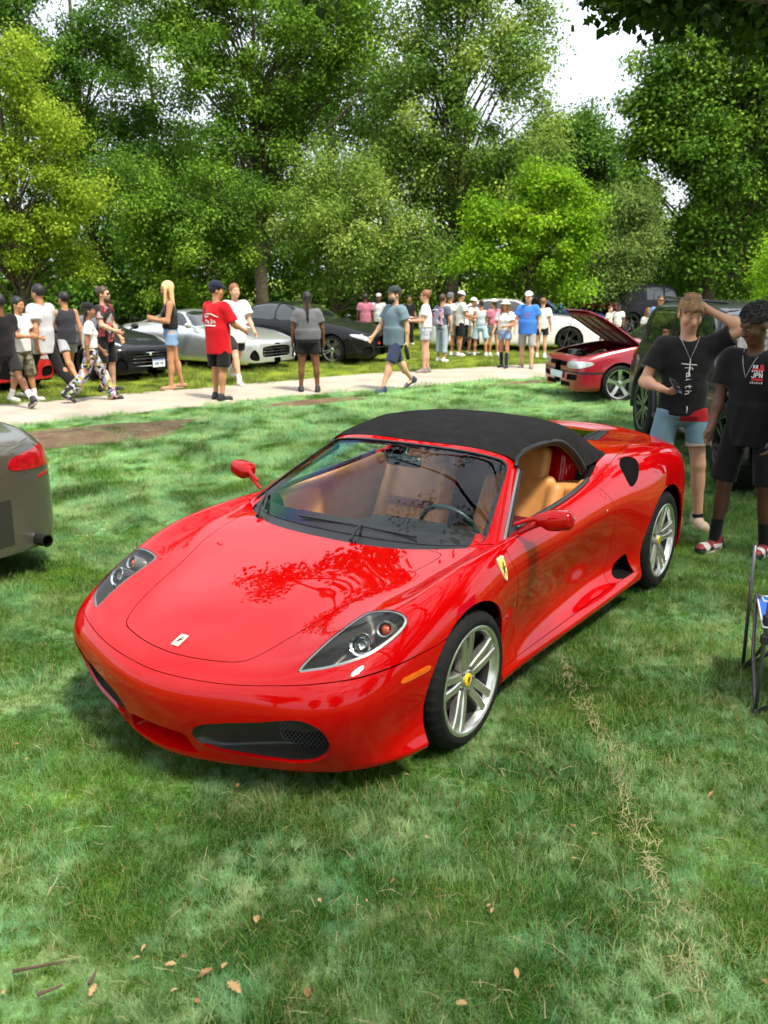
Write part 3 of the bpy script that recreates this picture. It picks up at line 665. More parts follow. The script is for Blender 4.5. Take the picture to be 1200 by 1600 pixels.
# ---- control net of the red roadster (half, metres; x forward from front axle, y left, z up); columns run from the
# nose centre round the side to the tail centre, rows from the underside up and inward to the cockpit ring
NET = [
 # A nose centre
 [(.93,0,.115),(.985,0,.135),(1.0,0,.175),(1.005,0,.21),(1.033,0,.30),(1.05,0,.44),(1.012,0,.502),(.94,0,.552),(.81,0,.602),(.60,0,.665),(.35,0,.715),(.10,0,.76),(-.13,0,.80)],
 # B
 [(.90,.20,.115),(.955,.21,.135),(.97,.215,.175),(.977,.22,.21),(1.01,.225,.30),(1.026,.23,.44),(.988,.23,.505),(.92,.23,.553),(.79,.22,.602),(.59,.22,.665),(.34,.215,.715),(.09,.21,.76),(-.137,.20,.80)],
 # C
 [(.81,.41,.115),(.86,.43,.135),(.882,.44,.175),(.892,.45,.21),(.937,.465,.30),(.956,.472,.445),(.930,.467,.518),(.875,.46,.565),(.745,.44,.608),(.55,.42,.66),(.31,.41,.712),(.07,.405,.76),(-.165,.40,.803)],
 # D
 [(.70,.63,.112),(.755,.665,.132),(.785,.680,.17),(.805,.690,.205),(.850,.714,.30),(.870,.727,.45),(.828,.706,.545),(.775,.65,.60),(.67,.61,.65),(.48,.575,.69),(.26,.56,.727),(.03,.545,.77),(-.235,.535,.806)],
 # E
 [(.55,.75,.112),(.60,.805,.132),(.63,.825,.17),(.635,.835,.205),(.655,.853,.30),(.692,.874,.455),(.660,.848,.563),(.595,.795,.65),(.52,.745,.70),(.37,.70,.728),(.18,.675,.745),(-.03,.66,.778),(-.30,.64,.81)],
 # F
 [(.40,.83,.112),(.42,.892,.132),(.437,.922,.17),(.433,.905,.205),(.43,.878,.30),(.452,.905,.43),(.447,.907,.58),(.41,.86,.675),(.355,.82,.735),(.25,.77,.76),(.10,.735,.768),(-.09,.71,.785),(-.355,.70,.812)],
 # G
 [(.20,.86,.115),(.22,.92,.135),(.22,.945,.175),(.22,.94,.21),(.22,.935,.32),(.22,.94,.46),(.22,.938,.595),(.205,.915,.70),(.165,.865,.775),(.09,.81,.80),(-.02,.77,.795),(-.16,.745,.793),(-.40,.735,.815)],
 # H
 [(0,.87,.115),(0,.93,.135),(0,.955,.175),(0,.957,.215),(0,.958,.33),(0,.958,.47),(0,.953,.61),(-.005,.932,.72),(-.02,.885,.795),(-.07,.832,.822),(-.14,.793,.82),(-.25,.766,.808),(-.44,.757,.818)],
 # I
 [(-.25,.84,.115),(-.25,.895,.135),(-.25,.917,.175),(-.25,.915,.215),(-.25,.915,.33),(-.25,.925,.47),(-.25,.937,.62),(-.255,.925,.73),(-.265,.888,.803),(-.29,.85,.832),(-.33,.82,.832),(-.39,.79,.82),(-.50,.775,.82)],
 # J
 [(-.47,.82,.115),(-.47,.872,.135),(-.47,.895,.175),(-.475,.885,.215),(-.485,.862,.31),(-.495,.87,.45),(-.50,.895,.59),(-.51,.905,.71),(-.52,.88,.795),(-.53,.853,.832),(-.55,.83,.84),(-.575,.81,.838),(-.60,.79,.83)],
 # K
 [(-.85,.82,.115),(-.85,.88,.137),(-.85,.905,.18),(-.85,.89,.22),(-.85,.84,.29),(-.85,.845,.43),(-.85,.876,.58),(-.85,.902,.70),(-.85,.882,.785),(-.85,.855,.828),(-.85,.832,.845),(-.85,.81,.852),(-.85,.79,.852)],
 # L
 [(-1.25,.83,.118),(-1.25,.89,.14),(-1.25,.913,.183),(-1.25,.895,.223),(-1.25,.828,.285),(-1.25,.83,.43),(-1.25,.868,.59),(-1.25,.903,.71),(-1.25,.887,.795),(-1.25,.86,.84),(-1.25,.835,.86),(-1.25,.81,.87),(-1.25,.79,.87)],
 # M
 [(-1.65,.845,.122),(-1.65,.905,.145),(-1.65,.925,.19),(-1.65,.90,.23),(-1.65,.805,.28),(-1.65,.83,.44),(-1.65,.878,.61),(-1.65,.91,.735),(-1.65,.89,.82),(-1.65,.858,.868),(-1.65,.825,.892),(-1.65,.795,.905),(-1.65,.77,.908)],
 # N
 [(-1.95,.86,.126),(-1.95,.915,.15),(-1.95,.935,.197),(-1.95,.915,.235),(-1.95,.85,.31),(-1.95,.88,.46),(-1.95,.915,.63),(-1.95,.925,.76),(-1.95,.89,.85),(-1.95,.845,.905),(-1.95,.79,.938),(-1.95,.735,.957),(-1.95,.69,.965)],
 # O
 [(-2.2,.87,.13),(-2.2,.925,.152),(-2.2,.94,.20),(-2.2,.935,.24),(-2.2,.92,.34),(-2.2,.94,.48),(-2.2,.948,.64),(-2.2,.935,.775),(-2.2,.892,.87),(-2.2,.835,.928),(-2.2,.765,.96),(-2.2,.69,.978),(-2.19,.61,.985)],
 # P
 [(-2.45,.88,.132),(-2.45,.935,.155),(-2.45,.95,.205),(-2.45,.952,.25),(-2.45,.953,.36),(-2.45,.96,.50),(-2.45,.962,.65),(-2.45,.947,.79),(-2.46,.90,.888),(-2.46,.825,.945),(-2.44,.71,.972),(-2.38,.58,.983),(-2.29,.45,.988)],
 # Q
 [(-2.72,.88,.135),(-2.72,.935,.16),(-2.72,.953,.21),(-2.72,.957,.255),(-2.72,.96,.365),(-2.72,.962,.50),(-2.72,.96,.655),(-2.72,.945,.795),(-2.72,.90,.893),(-2.72,.81,.948),(-2.66,.66,.968),(-2.54,.47,.98),(-2.34,.30,.99)],
 # R
 [(-3.0,.85,.15),(-3.0,.905,.18),(-3.0,.925,.23),(-3.0,.933,.275),(-3.0,.94,.38),(-3.0,.94,.51),(-3.0,.935,.66),(-3.0,.918,.795),(-2.99,.87,.888),(-2.96,.77,.937),(-2.86,.58,.952),(-2.66,.37,.968),(-2.37,.17,.992)],
 # S
 [(-3.22,.72,.17),(-3.26,.775,.20),(-3.28,.80,.25),(-3.29,.81,.295),(-3.30,.82,.39),(-3.31,.82,.51),(-3.31,.815,.66),(-3.29,.795,.795),(-3.25,.74,.885),(-3.18,.63,.928),(-3.02,.45,.942),(-2.74,.26,.962),(-2.38,.09,.993)],
 # T
 [(-3.34,.40,.19),(-3.38,.42,.22),(-3.40,.43,.27),(-3.41,.44,.31),(-3.42,.45,.40),(-3.43,.46,.52),(-3.44,.46,.68),(-3.44,.45,.83),(-3.42,.42,.933),(-3.28,.34,.938),(-3.08,.24,.944),(-2.77,.13,.962),(-2.39,.04,.993)],
 # U tail centre
 [(-3.36,0,.19),(-3.40,0,.22),(-3.42,0,.27),(-3.43,0,.31),(-3.44,0,.40),(-3.45,0,.52),(-3.46,0,.69),(-3.46,0,.85),(-3.44,0,.958),(-3.29,0,.945),(-3.09,0,.946),(-2.78,0,.963),(-2.40,0,.993)],
]
# ------------------------------------------------------------------ the red roadster
PAINT = mat('red_paint', (.41, .0008, .0014), rough=.6, coat=1.0, coat_rough=.010, spec=.0)
PAINT.node_tree.nodes['Principled BSDF'].inputs['Coat IOR'].default_value = 1.41
BLACKP = mat('black_plastic', (.012, .012, .013), rough=.42, bump=(90, .15, .002))
RUBBER = mat('rubber', (.008, .008, .0085), rough=.72, spec=.2, noise=(30, .25), bump=(60, .12, .002))
SEAL = mat('rubber_seal', (.008, .008, .009), rough=.35)
SILVER = mat('wheel_silver', (.78, .77, .73), rough=.26, metal=.92, noise=(6, .08))
CHROME = mat('chrome', (.82, .82, .80), rough=.06, metal=1.0)
STEEL = mat('brake_steel', (.16, .155, .15), rough=.4, metal=1.0, noise=(40, .2))
DARK = mat('dark_cavity', (.004, .004, .004), rough=.8, spec=.1)
DUCT = mat('duct_grey', (.035, .033, .028), rough=.33, bump=(120, .1, .001))
FABRIC = mat('soft_top_cloth', (.012, .012, .0125), rough=.92, spec=.08, noise=(14, .3, 6), bump=(420, .35, .002))
TAN = mat('tan_leather', (.58, .26, .075), rough=.48, noise=(12, .16, 6), bump=(140, .2, .002))
DASH = mat('dash_leather', (.008, .011, .011), rough=.6, noise=(10, .3), bump=(120, .25, .002))
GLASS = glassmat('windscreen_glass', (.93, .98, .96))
# stress-rainbow sheen of the mirrored sky, painted into the gloss tint by position
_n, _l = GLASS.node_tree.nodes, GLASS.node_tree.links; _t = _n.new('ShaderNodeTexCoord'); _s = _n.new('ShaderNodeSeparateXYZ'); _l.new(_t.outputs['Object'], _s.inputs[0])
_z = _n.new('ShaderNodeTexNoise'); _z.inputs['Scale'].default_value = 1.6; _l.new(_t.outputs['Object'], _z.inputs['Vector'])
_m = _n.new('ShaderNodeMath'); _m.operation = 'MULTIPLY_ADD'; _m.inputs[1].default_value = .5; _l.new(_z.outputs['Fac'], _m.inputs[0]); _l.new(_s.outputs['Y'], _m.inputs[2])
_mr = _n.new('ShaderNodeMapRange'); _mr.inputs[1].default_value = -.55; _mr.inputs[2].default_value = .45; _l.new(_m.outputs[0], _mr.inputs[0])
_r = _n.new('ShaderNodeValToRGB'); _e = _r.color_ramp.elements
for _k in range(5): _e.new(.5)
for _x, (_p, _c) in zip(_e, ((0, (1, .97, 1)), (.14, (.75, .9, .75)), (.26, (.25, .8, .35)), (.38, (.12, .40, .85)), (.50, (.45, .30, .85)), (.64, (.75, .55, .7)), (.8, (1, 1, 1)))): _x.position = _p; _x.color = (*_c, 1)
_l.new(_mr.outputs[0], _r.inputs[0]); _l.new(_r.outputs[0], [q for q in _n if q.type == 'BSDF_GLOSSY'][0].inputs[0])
LENS = glassmat('lamp_lens', (.93, .94, .93), ior=1.4)
YEL = mat('badge_yellow', (.85, .55, .01), rough=.25, coat=1)
INK = mat('badge_black', (.006, .006, .006), rough=.3)
AMBER = mat('amber_lens', (.75, .13, .006), rough=.12, coat=1, noise=(160, .3))
AMBER2 = mat('amber_bulb', (.62, .06, .01), rough=.15, coat=1)
CREAM = mat('badge_cream', (.80, .74, .50), rough=.25, metal=.3, coat=1)

car = empty('sports_car', 'glossy red convertible sports car with black soft top in the foreground', 'car', (-.373, 4.231, 0), -2.1781)
net = Net(NET)
GAP = .0022
HOOD = spline2([(-.30, 0), (-.26, .30), (-.235, .56), (-.19, .64), (.10, .597), (.24, .553), (.40, .503), (.59, .46), (.76, .408), (.845, .355), (.885, .25), (.912, .12), (.922, 0)], 8, False)
HOOD = np.concatenate([HOOD, HOOD[1:-1][::-1] * [1, -1]])
HEADL = spline2([(.806, .606), (.677, .615), (.545, .627), (.448, .637), (.392, .657), (.374, .713), (.374, .784), (.378, .827), (.401, .847), (.472, .845), (.573, .822), (.653, .785), (.733, .722), (.785, .657)], 6)
INTAKE = spline2([(.205, .285), (.247, .332), (.365, .368), (.505, .398), (.636, .428), (.705, .422), (.752, .378), (.757, .303), (.722, .246), (.643, .210), (.526, .203), (.371, .207), (.270, .218), (.218, .248)], 6)
MOUTH = spline2([(-.20, .178), (-.19, .20), (-.165, .262), (-.12, .272), (0, .275), (.12, .272), (.165, .262), (.19, .20), (.20, .178), (.12, .172), (0, .170), (-.12, .172)], 5)
SIDEIN = spline2([(-2.276, .955), (-2.29, .938), (-2.213, .893), (-2.106, .842), (-2.02, .822), (-1.985, .84), (-1.99, .89), (-2.045, .935), (-2.17, .958)], 6)
SCOOP = spline2([(-1.90, .262), (-1.945, .335), (-2.03, .375), (-2.065, .365), (-2.10, .30), (-2.125, .245), (-2.10, .232), (-1.98, .238)], 5)
seam = lambda u: np.interp(np.abs(u), [0, 1.4, 2.3, 3.1, 3.8, 4.6, 5.6, 6.2], [6.09, 6.18, 6.27, 6.2, 6.12, 6.08, 6.05, 6.1])
doorf = lambda z: np.interp(z, [.2, .3, .5, .686, .77, .80, .83, .9], [-.55, -.56, -.545, -.47, -.415, -.41, -.43, -.5])
doorr = lambda z: np.interp(z, [.2, .25, .35, .46, .61, .75, .80, .88, .9], [-1.80, -1.82, -1.85, -1.84, -1.79, -1.735, -1.70, -1.635, -1.60])
lidv = lambda u: np.interp(np.where(u > 20, 40 - u, u), [11, 11.9, 12.5, 13.7, 15.6, 17, 18.3, 19, 20], [10.7, 10.63, 10.53, 10.45, 10.1, 9.7, 9.15, 8.75, 8.7])
xz = lambda s: s.V[:, [0, 2]]
xy = lambda s: s.V[:, :2]
yz = lambda s: np.c_[np.abs(s.V[:, 1]), s.V[:, 2]]
VM = .09
def arch(s):
    g = np.full(len(s.V), -1.0)
    for xc, zc, r in ((0, .325, .362), (-2.6, .345, .383)):
        dx = s.V[:, 0] - xc; dz = s.V[:, 2] - zc
        d = np.where(dz < 0, np.abs(dx), np.hypot(dx, dz)); g = np.maximum(g, np.where(s.UV[:, 1] > 9.3, -1, r - d))
    return g
DU, DV = 12, 10
def sheet(u0, u1, v0, v1): return net.surf(u0, u1, int((u1 - u0) * DU) + 1, v0, v1, int((v1 - v0) * DV) + 1)
# front bumper with its three openings
B = sheet(-6.5, 6.5, 0, 7).clip(lambda s: (s.UV[:, 1] - seam(s.UV[:, 0])) * VM + GAP).clip(arch)
B = B.clip(lambda s: sdpoly(yz(s), INTAKE), 1).clip(lambda s: np.where(s.V[:, 0] > .8, sdpoly(s.V[:, 1:], MOUTH), 1), 1)
surfobj('front_bumper', B, PAINT, car, rim=.014)
patch = sheet(-4.5, 4.5, 1.2, 6.2)
for sgn in (1, -1):
    P = patch.clip(lambda s: sdpoly(np.c_[s.V[:, 1] * sgn, s.V[:, 2]], INTAKE))
    dep = lambda y: np.interp(np.abs(y), [.2, .30, .45, .52, .76], [.03, .05, .12, .135, .135])
    d = sdpoly(yz(P), INTAKE)
    Q = P.copy(); Q.V = P.V - np.c_[np.minimum(-d * 6, dep(P.V[:, 1])), 0 * d, 0 * d]
    duct = mesh('intake_duct', Q.V, Q.F, DUCT, car)
    RV, RF = P.rim(.02, (-1, 0, 0))
    gp = spline2([(.50, .335), (.53, .375), (.60, .398), (.685, .395), (.73, .36), (.732, .30), (.70, .256), (.62, .240), (.54, .25), (.507, .285)], 5)
    gx = lambda y: .95 - .35 * (np.abs(y) - .4) - .105     # plane of the mesh
    mb = MB()
    for k in range(-40, 60):
        for dr in (1, -1):
            pts = [];
            for t in np.linspace(-.3, .3, 61):
                y = .62 + k * .017 + t * dr * .72; z = .32 + t
                pts.append((y, z))
            pts = np.array(pts); ins = sdpoly(pts, gp) < 0
            run = []
            for q, i in zip(pts, ins):
                if i: run.append((gx(q[0]), q[0] * sgn, q[1]))
            if len(run) > 1: mb.tube([run[0], run[-1]], .0011, 4, cap=False)
    mb.obj('intake_mesh', mat('grille_wire', (.12, .12, .115), rough=.45, metal=.5), car)['kind'] = 'stuff'
    gq = gp * 1.0
    MB().add([(gx(y) - .012, y * sgn, z) for y, z in gq], [tuple(range(len(gq)))]).obj('grille_backing', DARK, car)
M_ = sheet(-1.6, 1.6, 1.2, 5).clip(lambda s: sdpoly(s.V[:, 1:], MOUTH))
dM = sdpoly(M_.V[:, 1:], MOUTH); M_.V = M_.V - np.c_[np.minimum(-dM * 3.2, .12), 0 * dM, 0 * dM]
mesh('centre_intake', M_.V, M_.F, PAINT, car)
# hood and the nose panel that carries both fenders
Fr = sheet(-10.2, 10.2, 5.9, 12)
Hd = Fr.clip(lambda s: sdpoly(xy(s), HOOD) + GAP)
surfobj('hood', Hd, PAINT, car)
hl = lambda s: sdpoly(np.c_[s.V[:, 0], np.abs(s.V[:, 1])], HEADL) + np.where(s.UV[:, 1] < 6.3, 1, 0)
Fd = Fr.clip(lambda s: sdpoly(xy(s), HOOD) - GAP, 1).clip(lambda s: (s.UV[:, 1] - seam(s.UV[:, 0])) * VM - GAP + np.where(np.abs(s.UV[:, 0]) > 6.4, 1, 0), 1).clip(arch)
Fd = Fd.clip(hl, 1).clip(lambda s: s.V[:, 0] - doorf(s.V[:, 2]) - GAP, 1)
FL = sheet(5.9, 10.2, 0, 6.2).clip(arch).clip(lambda s: s.V[:, 0] - doorf(s.V[:, 2]) - GAP, 1).clip(lambda s: s.V[:, 0] + .1)
FL = FL.clip(lambda s: (s.UV[:, 1] - 3.05) * VM - GAP, 1)
surfobj('front_fenders', Fd, PAINT, car)
surfobj('fender_lower', FL, PAINT, car); surfobj('fender_lower', FL.mirror(), PAINT, car)
# doors, sills, quarters, rear lid
D = sheet(8.2, 13.2, 2.8, 12).clip(lambda s: s.V[:, 0] - doorf(s.V[:, 2]) + GAP).clip(lambda s: s.V[:, 0] - doorr(s.V[:, 2]) - GAP, 1)
D = D.clip(lambda s: (s.UV[:, 1] - 3.05) * VM - GAP, 1)
HANDLE = np.array((-1.627, .873, .849)); FUEL = net.pts([14.93], [8.08])[0]
ball = lambda c, r: (lambda s: np.linalg.norm(s.V - c, axis=1) - r)
Hn = D.clip(ball(HANDLE, .031 - GAP)); D = D.clip(ball(HANDLE, .031), 1)
S_ = sheet(8.0, 14.6, 0, 3.2).clip(arch).clip(lambda s: (s.UV[:, 1] - 3.05) * VM + GAP)
Qt = sheet(11.4, 20, 0, 12).clip(arch).clip(lambda s: s.V[:, 0] - doorr(s.V[:, 2]) + GAP).clip(lambda s: (s.UV[:, 1] - lidv(s.UV[:, 0])) * VM + GAP)
Qt = Qt.clip(lambda s: np.maximum((3.05 - s.UV[:, 1]) * VM + GAP, -2.3 - s.V[:, 0]), -1) if False else Qt
Qt = Qt.clip(lambda s: np.where(s.V[:, 0] > -2.6, (s.UV[:, 1] - 3.05) * VM - GAP, 1), 1)
side = lambda s, poly, v0, v1: np.where((s.UV[:, 1] > v0) & (s.UV[:, 1] < v1), sdpoly(xz(s), poly), 1)
Qt = Qt.clip(lambda s: side(s, SIDEIN, 7, 11), 1).clip(lambda s: side(s, SCOOP, 2, 6), 1)
D = D.clip(lambda s: side(s, SCOOP, 2, 6), 1)
Fu = Qt.clip(ball(FUEL, .068 - GAP)); Qt = Qt.clip(ball(FUEL, .068), 1)
SI = sheet(12.4, 15.2, 7, 11).clip(lambda s: sdpoly(xz(s), SIDEIN))
SC = sheet(12.2, 14.4, 2.9, 6).clip(lambda s: sdpoly(xz(s), SCOOP))
for mir in (0, 1):
    f = (lambda S: S.mirror()) if mir else (lambda S: S)
    s = -1 if mir else 1
    door = surfobj('door', f(D), PAINT, car); surfobj('door_handle', f(Hn), PAINT, door)
    surfobj('side_sill', f(S_), PAINT, car)
    surfobj('rear_quarter', f(Qt), PAINT, car)
    surfobj('fuel_cap' if not mir else 'filler_blank', f(Fu), PAINT, car)
    X = f(SI); d = sdpoly(xz(SI), SIDEIN); k = X.copy(); k.V = X.V - X.N * np.minimum(-d * 5, .07)[:, None]
    mesh('side_intake', k.V, k.F, DARK, car)
    mb = MB(); c = X.V.mean(0); n_ = X.N.mean(0); n_ /= np.linalg.norm(n_)
    e1 = np.cross(n_, (0, 0, 1)); e1 /= np.linalg.norm(e1); e2 = np.cross(n_, e1)
    bp = np.array([(p @ e1, p @ e2) for p in (X.V - c)])
    lp = max(X.loops(), key=len); poly = bp[lp]
    off = lambda p: np.interp(0, [0], [0])
    for q in range(-16, 17):
        for dr in (1, -1):
            P2 = np.array([(q * .018 + t * .6 * dr, t) for t in np.linspace(-.2, .2, 81)]); ins = P2[sdpoly(P2, poly) < -.002]
            if len(ins) > 2:
                ps = []
                for a in np.linspace(0, len(ins) - 1, 7).astype(int):
                    j = np.argmin(((bp - ins[a]) ** 2).sum(1)); h = (X.V[j] - c) @ n_
                    ps.append(c + e1 * ins[a][0] + e2 * ins[a][1] + n_ * (h - .010))
                mb.tube(ps, .0011, 4, cap=False)
    mb.obj('intake_mesh', mat('mesh_wire', (.014, .014, .014), rough=.6, spec=.05), car)['kind'] = 'stuff'
    X = f(SC); d = sdpoly(xz(SC), SCOOP); k = X.copy(); k.V = X.V - np.c_[0 * d, s * np.minimum(-d * 3, .10), 0 * d] - np.c_[np.minimum(-d * 2, .06), 0 * d, 0 * d]
    mesh('brake_duct', k.V, k.F, DARK, car)
    # marker lamp, shield badge, lock
    mk = spline2([(4.66, 5.56), (4.72, 5.60), (5.40, 5.58), (5.47, 5.53), (5.47, 5.44), (5.40, 5.41), (4.76, 5.44), (4.68, 5.48)], 4)
    A_ = sheet(4.4, 5.7, 5.2, 5.9); A_ = A_.clip(lambda q: sdpoly(q.UV, mk)).offset(.003)
    surfobj('side_marker', f(A_), AMBER, car, rim=.004)
# rear lid
Ld = sheet(11.6, 28.4, 8.2, 12).clip(lambda s: (s.UV[:, 1] - lidv(s.UV[:, 0])) * VM - GAP, 1)
ENG = spline2([(-2.44, .30), (-2.46, .33), (-3.10, .225), (-3.13, .19), (-3.13, -.19), (-3.10, -.225), (-2.46, -.33), (-2.44, -.30)], 4)
VENTS = [np.array([(-2.60, .425 * s), (-2.58, .335 * s), (-3.16, .225 * s), (-3.19, .29 * s)]) for s in (1, -1)]
for v in VENTS: Ld = Ld.clip(lambda s: sdpoly(xy(s), v), 1)
lid = None
EngG = Ld.clip(lambda s: sdpoly(xy(s), ENG)); Ld = Ld.clip(lambda s: sdpoly(xy(s), ENG) - .002, 1)
lid = surfobj('rear_lid', Ld, PAINT, car)
surfobj('engine_window', EngG, glassmat('engine_glass', (.05, .06, .06)), lid, rim=0)
for v in VENTS:
    z0 = .945; s = 1 if v[0, 1] > 0 else -1
    mb = MB()
    for t in np.linspace(.04, .96, 9):
        a = v[0] * (1 - t) + v[3] * t; b = v[1] * (1 - t) + v[2] * t
        m_ = (a + b) / 2; zz = np.interp(m_[0], [-3.2, -2.55], [.941, .972])
        mb.box((m_[0], m_[1], zz - .008), (.03, abs(a[1] - b[1]) - .012, .006), rotm(0, 25, 0))
    fr = [(*p, np.interp(p[0], [-3.2, -2.55], [.941, .974])) for p in v]; mb.tube(fr, .008, 6, closed=True)
    mb.obj('deck_vent', BLACKP, lid)
# headlamps
hp = sheet(2.2, 5.6, 6.2, 9.8).clip(lambda s: sdpoly(xy(s), HEADL) + .0015)
for mir in (0, 1):
    f = (lambda S: S.mirror()) if mir else (lambda S: S)
    hs = f(hp); d = -sdpoly(xy(hp), HEADL)
    lamp = surfobj('headlight', hs.offset(.001), LENS, car, rim=0)
    bw = hs.copy(); bw.V = hs.V - hs.N * np.minimum(.006 + d * 1.5, .085)[:, None]
    mesh('lamp_bowl', bw.V, bw.F, mat('lamp_black', (.02, .021, .018), rough=.3), lamp)
    rg = f(hp.clip(lambda s: -sdpoly(xy(s), HEADL) - .011)).offset(-.003); surfobj('lamp_bezel', rg, mat('lamp_grey', (.42, .43, .40), rough=.25, metal=.7), lamp, rim=0)
    rg = f(hp.clip(lambda s: -sdpoly(xy(s), HEADL) - .0028)).offset(.002); surfobj('lamp_gasket', rg, SEAL, lamp, rim=0)
    s = -1 if mir else 1
    for (px, py), rad, nm, mm in (((.565, .742), .047, 'projector', CHROME), ((.448, .772), .034, 'indicator', AMBER2)):
        j = np.argmin(((xy(hp) - (px, py)) ** 2).sum(1)); c = hp.V[j] * (1, s, 1); n_ = hp.N[j] * (1, s, 1)
        ax = Vector((.86, .18 * s, .48)).normalized(); q = Vector((0, 1, 0)).rotation_difference(ax).to_matrix()
        c0 = Vector(c - n_ * .052)
        mb = MB().lathe([(rad * .80, .03), (rad, .036), (rad * 1.08, .028), (rad * 1.08, -.05)], 28)
        for i, v in enumerate(mb.V): mb.V[i] = tuple(q @ Vector(v) + c0)
        mb.obj(nm, CHROME if nm == 'projector' else mat('lamp_grey', (.42, .43, .40)), lamp, True, 40)
        mb = MB().lathe([(0.0005, .028), (rad * .3, .026), (rad * .6, .018), (rad * .80, .004), (rad * .8, -.02)], 24)
        for i, v in enumerate(mb.V): mb.V[i] = tuple(q @ Vector(v) + c0)
        mb.obj(nm + '_lens', LENS if nm == 'projector' else AMBER2, lamp, True)
        if nm == 'projector':
            mb = MB().lathe([(0.0005, -.02), (rad * .5, -.014), (rad * .8, .006)], 24)
            for i, v in enumerate(mb.V): mb.V[i] = tuple(q @ Vector(v) + c0)
            mb.obj('reflector', CHROME, lamp, True)
# windscreen: one surface for glass, black border and painted frame
def full(cols):
    L = [[(x, -y, z) for x, y, z in c] for c in cols[::-1]]
    return L[:-1] + cols if cols[0][0][1] == 0 else L + cols
def ruled(Bp, Tp, ts, bulge):
    return [tuple(np.array(Bp) * (1 - t) + np.array(Tp) * t + np.array((0, 0, bulge * 4 * t * (1 - t)))) for t in ts]
TS = (0, .12, .3, .5, .7, .88, 1)
WS = [ruled((-.20, 0, .822), (-.965, 0, 1.172), TS, .022), ruled((-.208, .2, .822), (-.967, .17, 1.171), TS, .022), ruled((-.235, .38, .82), (-.972, .32, 1.166), TS, .02),
      ruled((-.285, .53, .818), (-.98, .44, 1.156), TS, .018), ruled((-.355, .65, .818), (-.99, .53, 1.140), TS, .014), ruled((-.41, .745, .822), (-1.0, .578, 1.122), TS, .010),
      ruled((-.445, .795, .822), (-1.012, .602, 1.10), TS, .008), ruled((-.475, .815, .80), (-1.03, .612, 1.07), TS, .005)]
wnet = Net(full(WS), (.004, .004), sym=False)
nW = wnet.n - 1; cW = nW / 2
ws = wnet.surf(0, nW, 181, 0, 6, 91)
if ws.N[len(ws.N) // 2, 2] < 0: ws = wnet.surf(0, nW, 181, 0, 6, 91, flip=True)
def wuv(s): return np.c_[(s.UV[:, 0] - cW), s.UV[:, 1]]
def rrect(p, a, b0, b1, r, taper=0):
    q = np.c_[np.abs(p[:, 0]) - (a - r), np.abs(p[:, 1] - (b0 + b1) / 2) - ((b1 - b0) / 2 - r)]
    return np.hypot(np.maximum(q[:, 0], 0), np.maximum(q[:, 1], 0)) + np.minimum(q.max(1), 0) - r
wg = lambda a, b0, b1, r: (lambda s: rrect(wuv(s), a, b0, b1, r))
frame = surfobj('windscreen_frame', ws.clip(wg(5.12, -.12, 5.50, 1.0), 1).offset(.004), PAINT, car, rim=.03)
glass_o = ws.clip(wg(5.10, -.14, 5.48, 1.0))
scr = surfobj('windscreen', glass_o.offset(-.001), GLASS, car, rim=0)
surfobj('glass_border', glass_o.clip(wg(4.82, .17, 5.26, .75), 1).offset(-.004), mat('frit_black', (.006, .006, .007), rough=.25, coat=.6), scr, rim=0)
surfobj('screen_seal', ws.clip(wg(5.2, -.2, 5.56, 1.05)).clip(wg(5.04, -.3, 5.42, .98), 1).offset(.006), SEAL, car, rim=.006)
# cowl between hood and glass, with wipers
cw = []
for u, b in zip((0, 1, 2, 3, 4, 5, 6), WS):
    e = net.pts([u], [11.9])[0]; cw.append([tuple(e - (0, 0, .012)), tuple((e + np.array(b[0])) / 2 - (0, 0, .016)), tuple(np.array(b[0]) - (0, 0, .006)), tuple(np.array(b[1]) - (0, 0, .015))])
cn = Net(full(cw), (.01, .01), sym=False); nC = cn.n - 1; cs = cn.surf(0, nC, 97, 0, 3, 16)
for nm, a_, b_ in (('cowl', 1.55, nC - 1.55), ('cowl_corner', 0, 1.53), ('cowl_corner', nC - 1.53, nC)):
    q_ = cs.clip(lambda s: a_ - s.UV[:, 0]).clip(lambda s: s.UV[:, 0] - b_)
    if nm != 'cowl': q_.V = q_.V + (0, 0, .009)
    mesh(nm, q_.V, q_.F, BLACKP if nm == 'cowl' else PAINT, car)
def wiper(p0, p1, piv):
    mb = MB(); p0, p1, piv = map(np.array, (p0, p1, piv))
    mid = p0 * .45 + p1 * .55
    mb.tube([piv, piv * .6 + mid * .4 + (0, 0, .022), mid + (0, 0, .016)], [.010, .008, .005], 6)
    mb.tube([p0 + (0, 0, .006), mid + (0, 0, .010), p1 + (0, 0, .006)], .0045, 6)
    mb.tube([p0, mid, p1], .003, 4); mb.box(piv - (0.02, 0, .018), (.024, .024, .024), bev=.006)
    return mb.obj('wiper', BLACKP, car, edge=35)
wpt = lambda c, r: tuple(wnet.pts([cW + c], [r])[0] + np.array((0, 0, .012)))
wiper(wpt(-1.3, .30), wpt(2.5, .22), (-.135, .16, .812))
wiper(wpt(-4.55, 1.05), wpt(-3.55, .12), (-.20, -.52, .818))
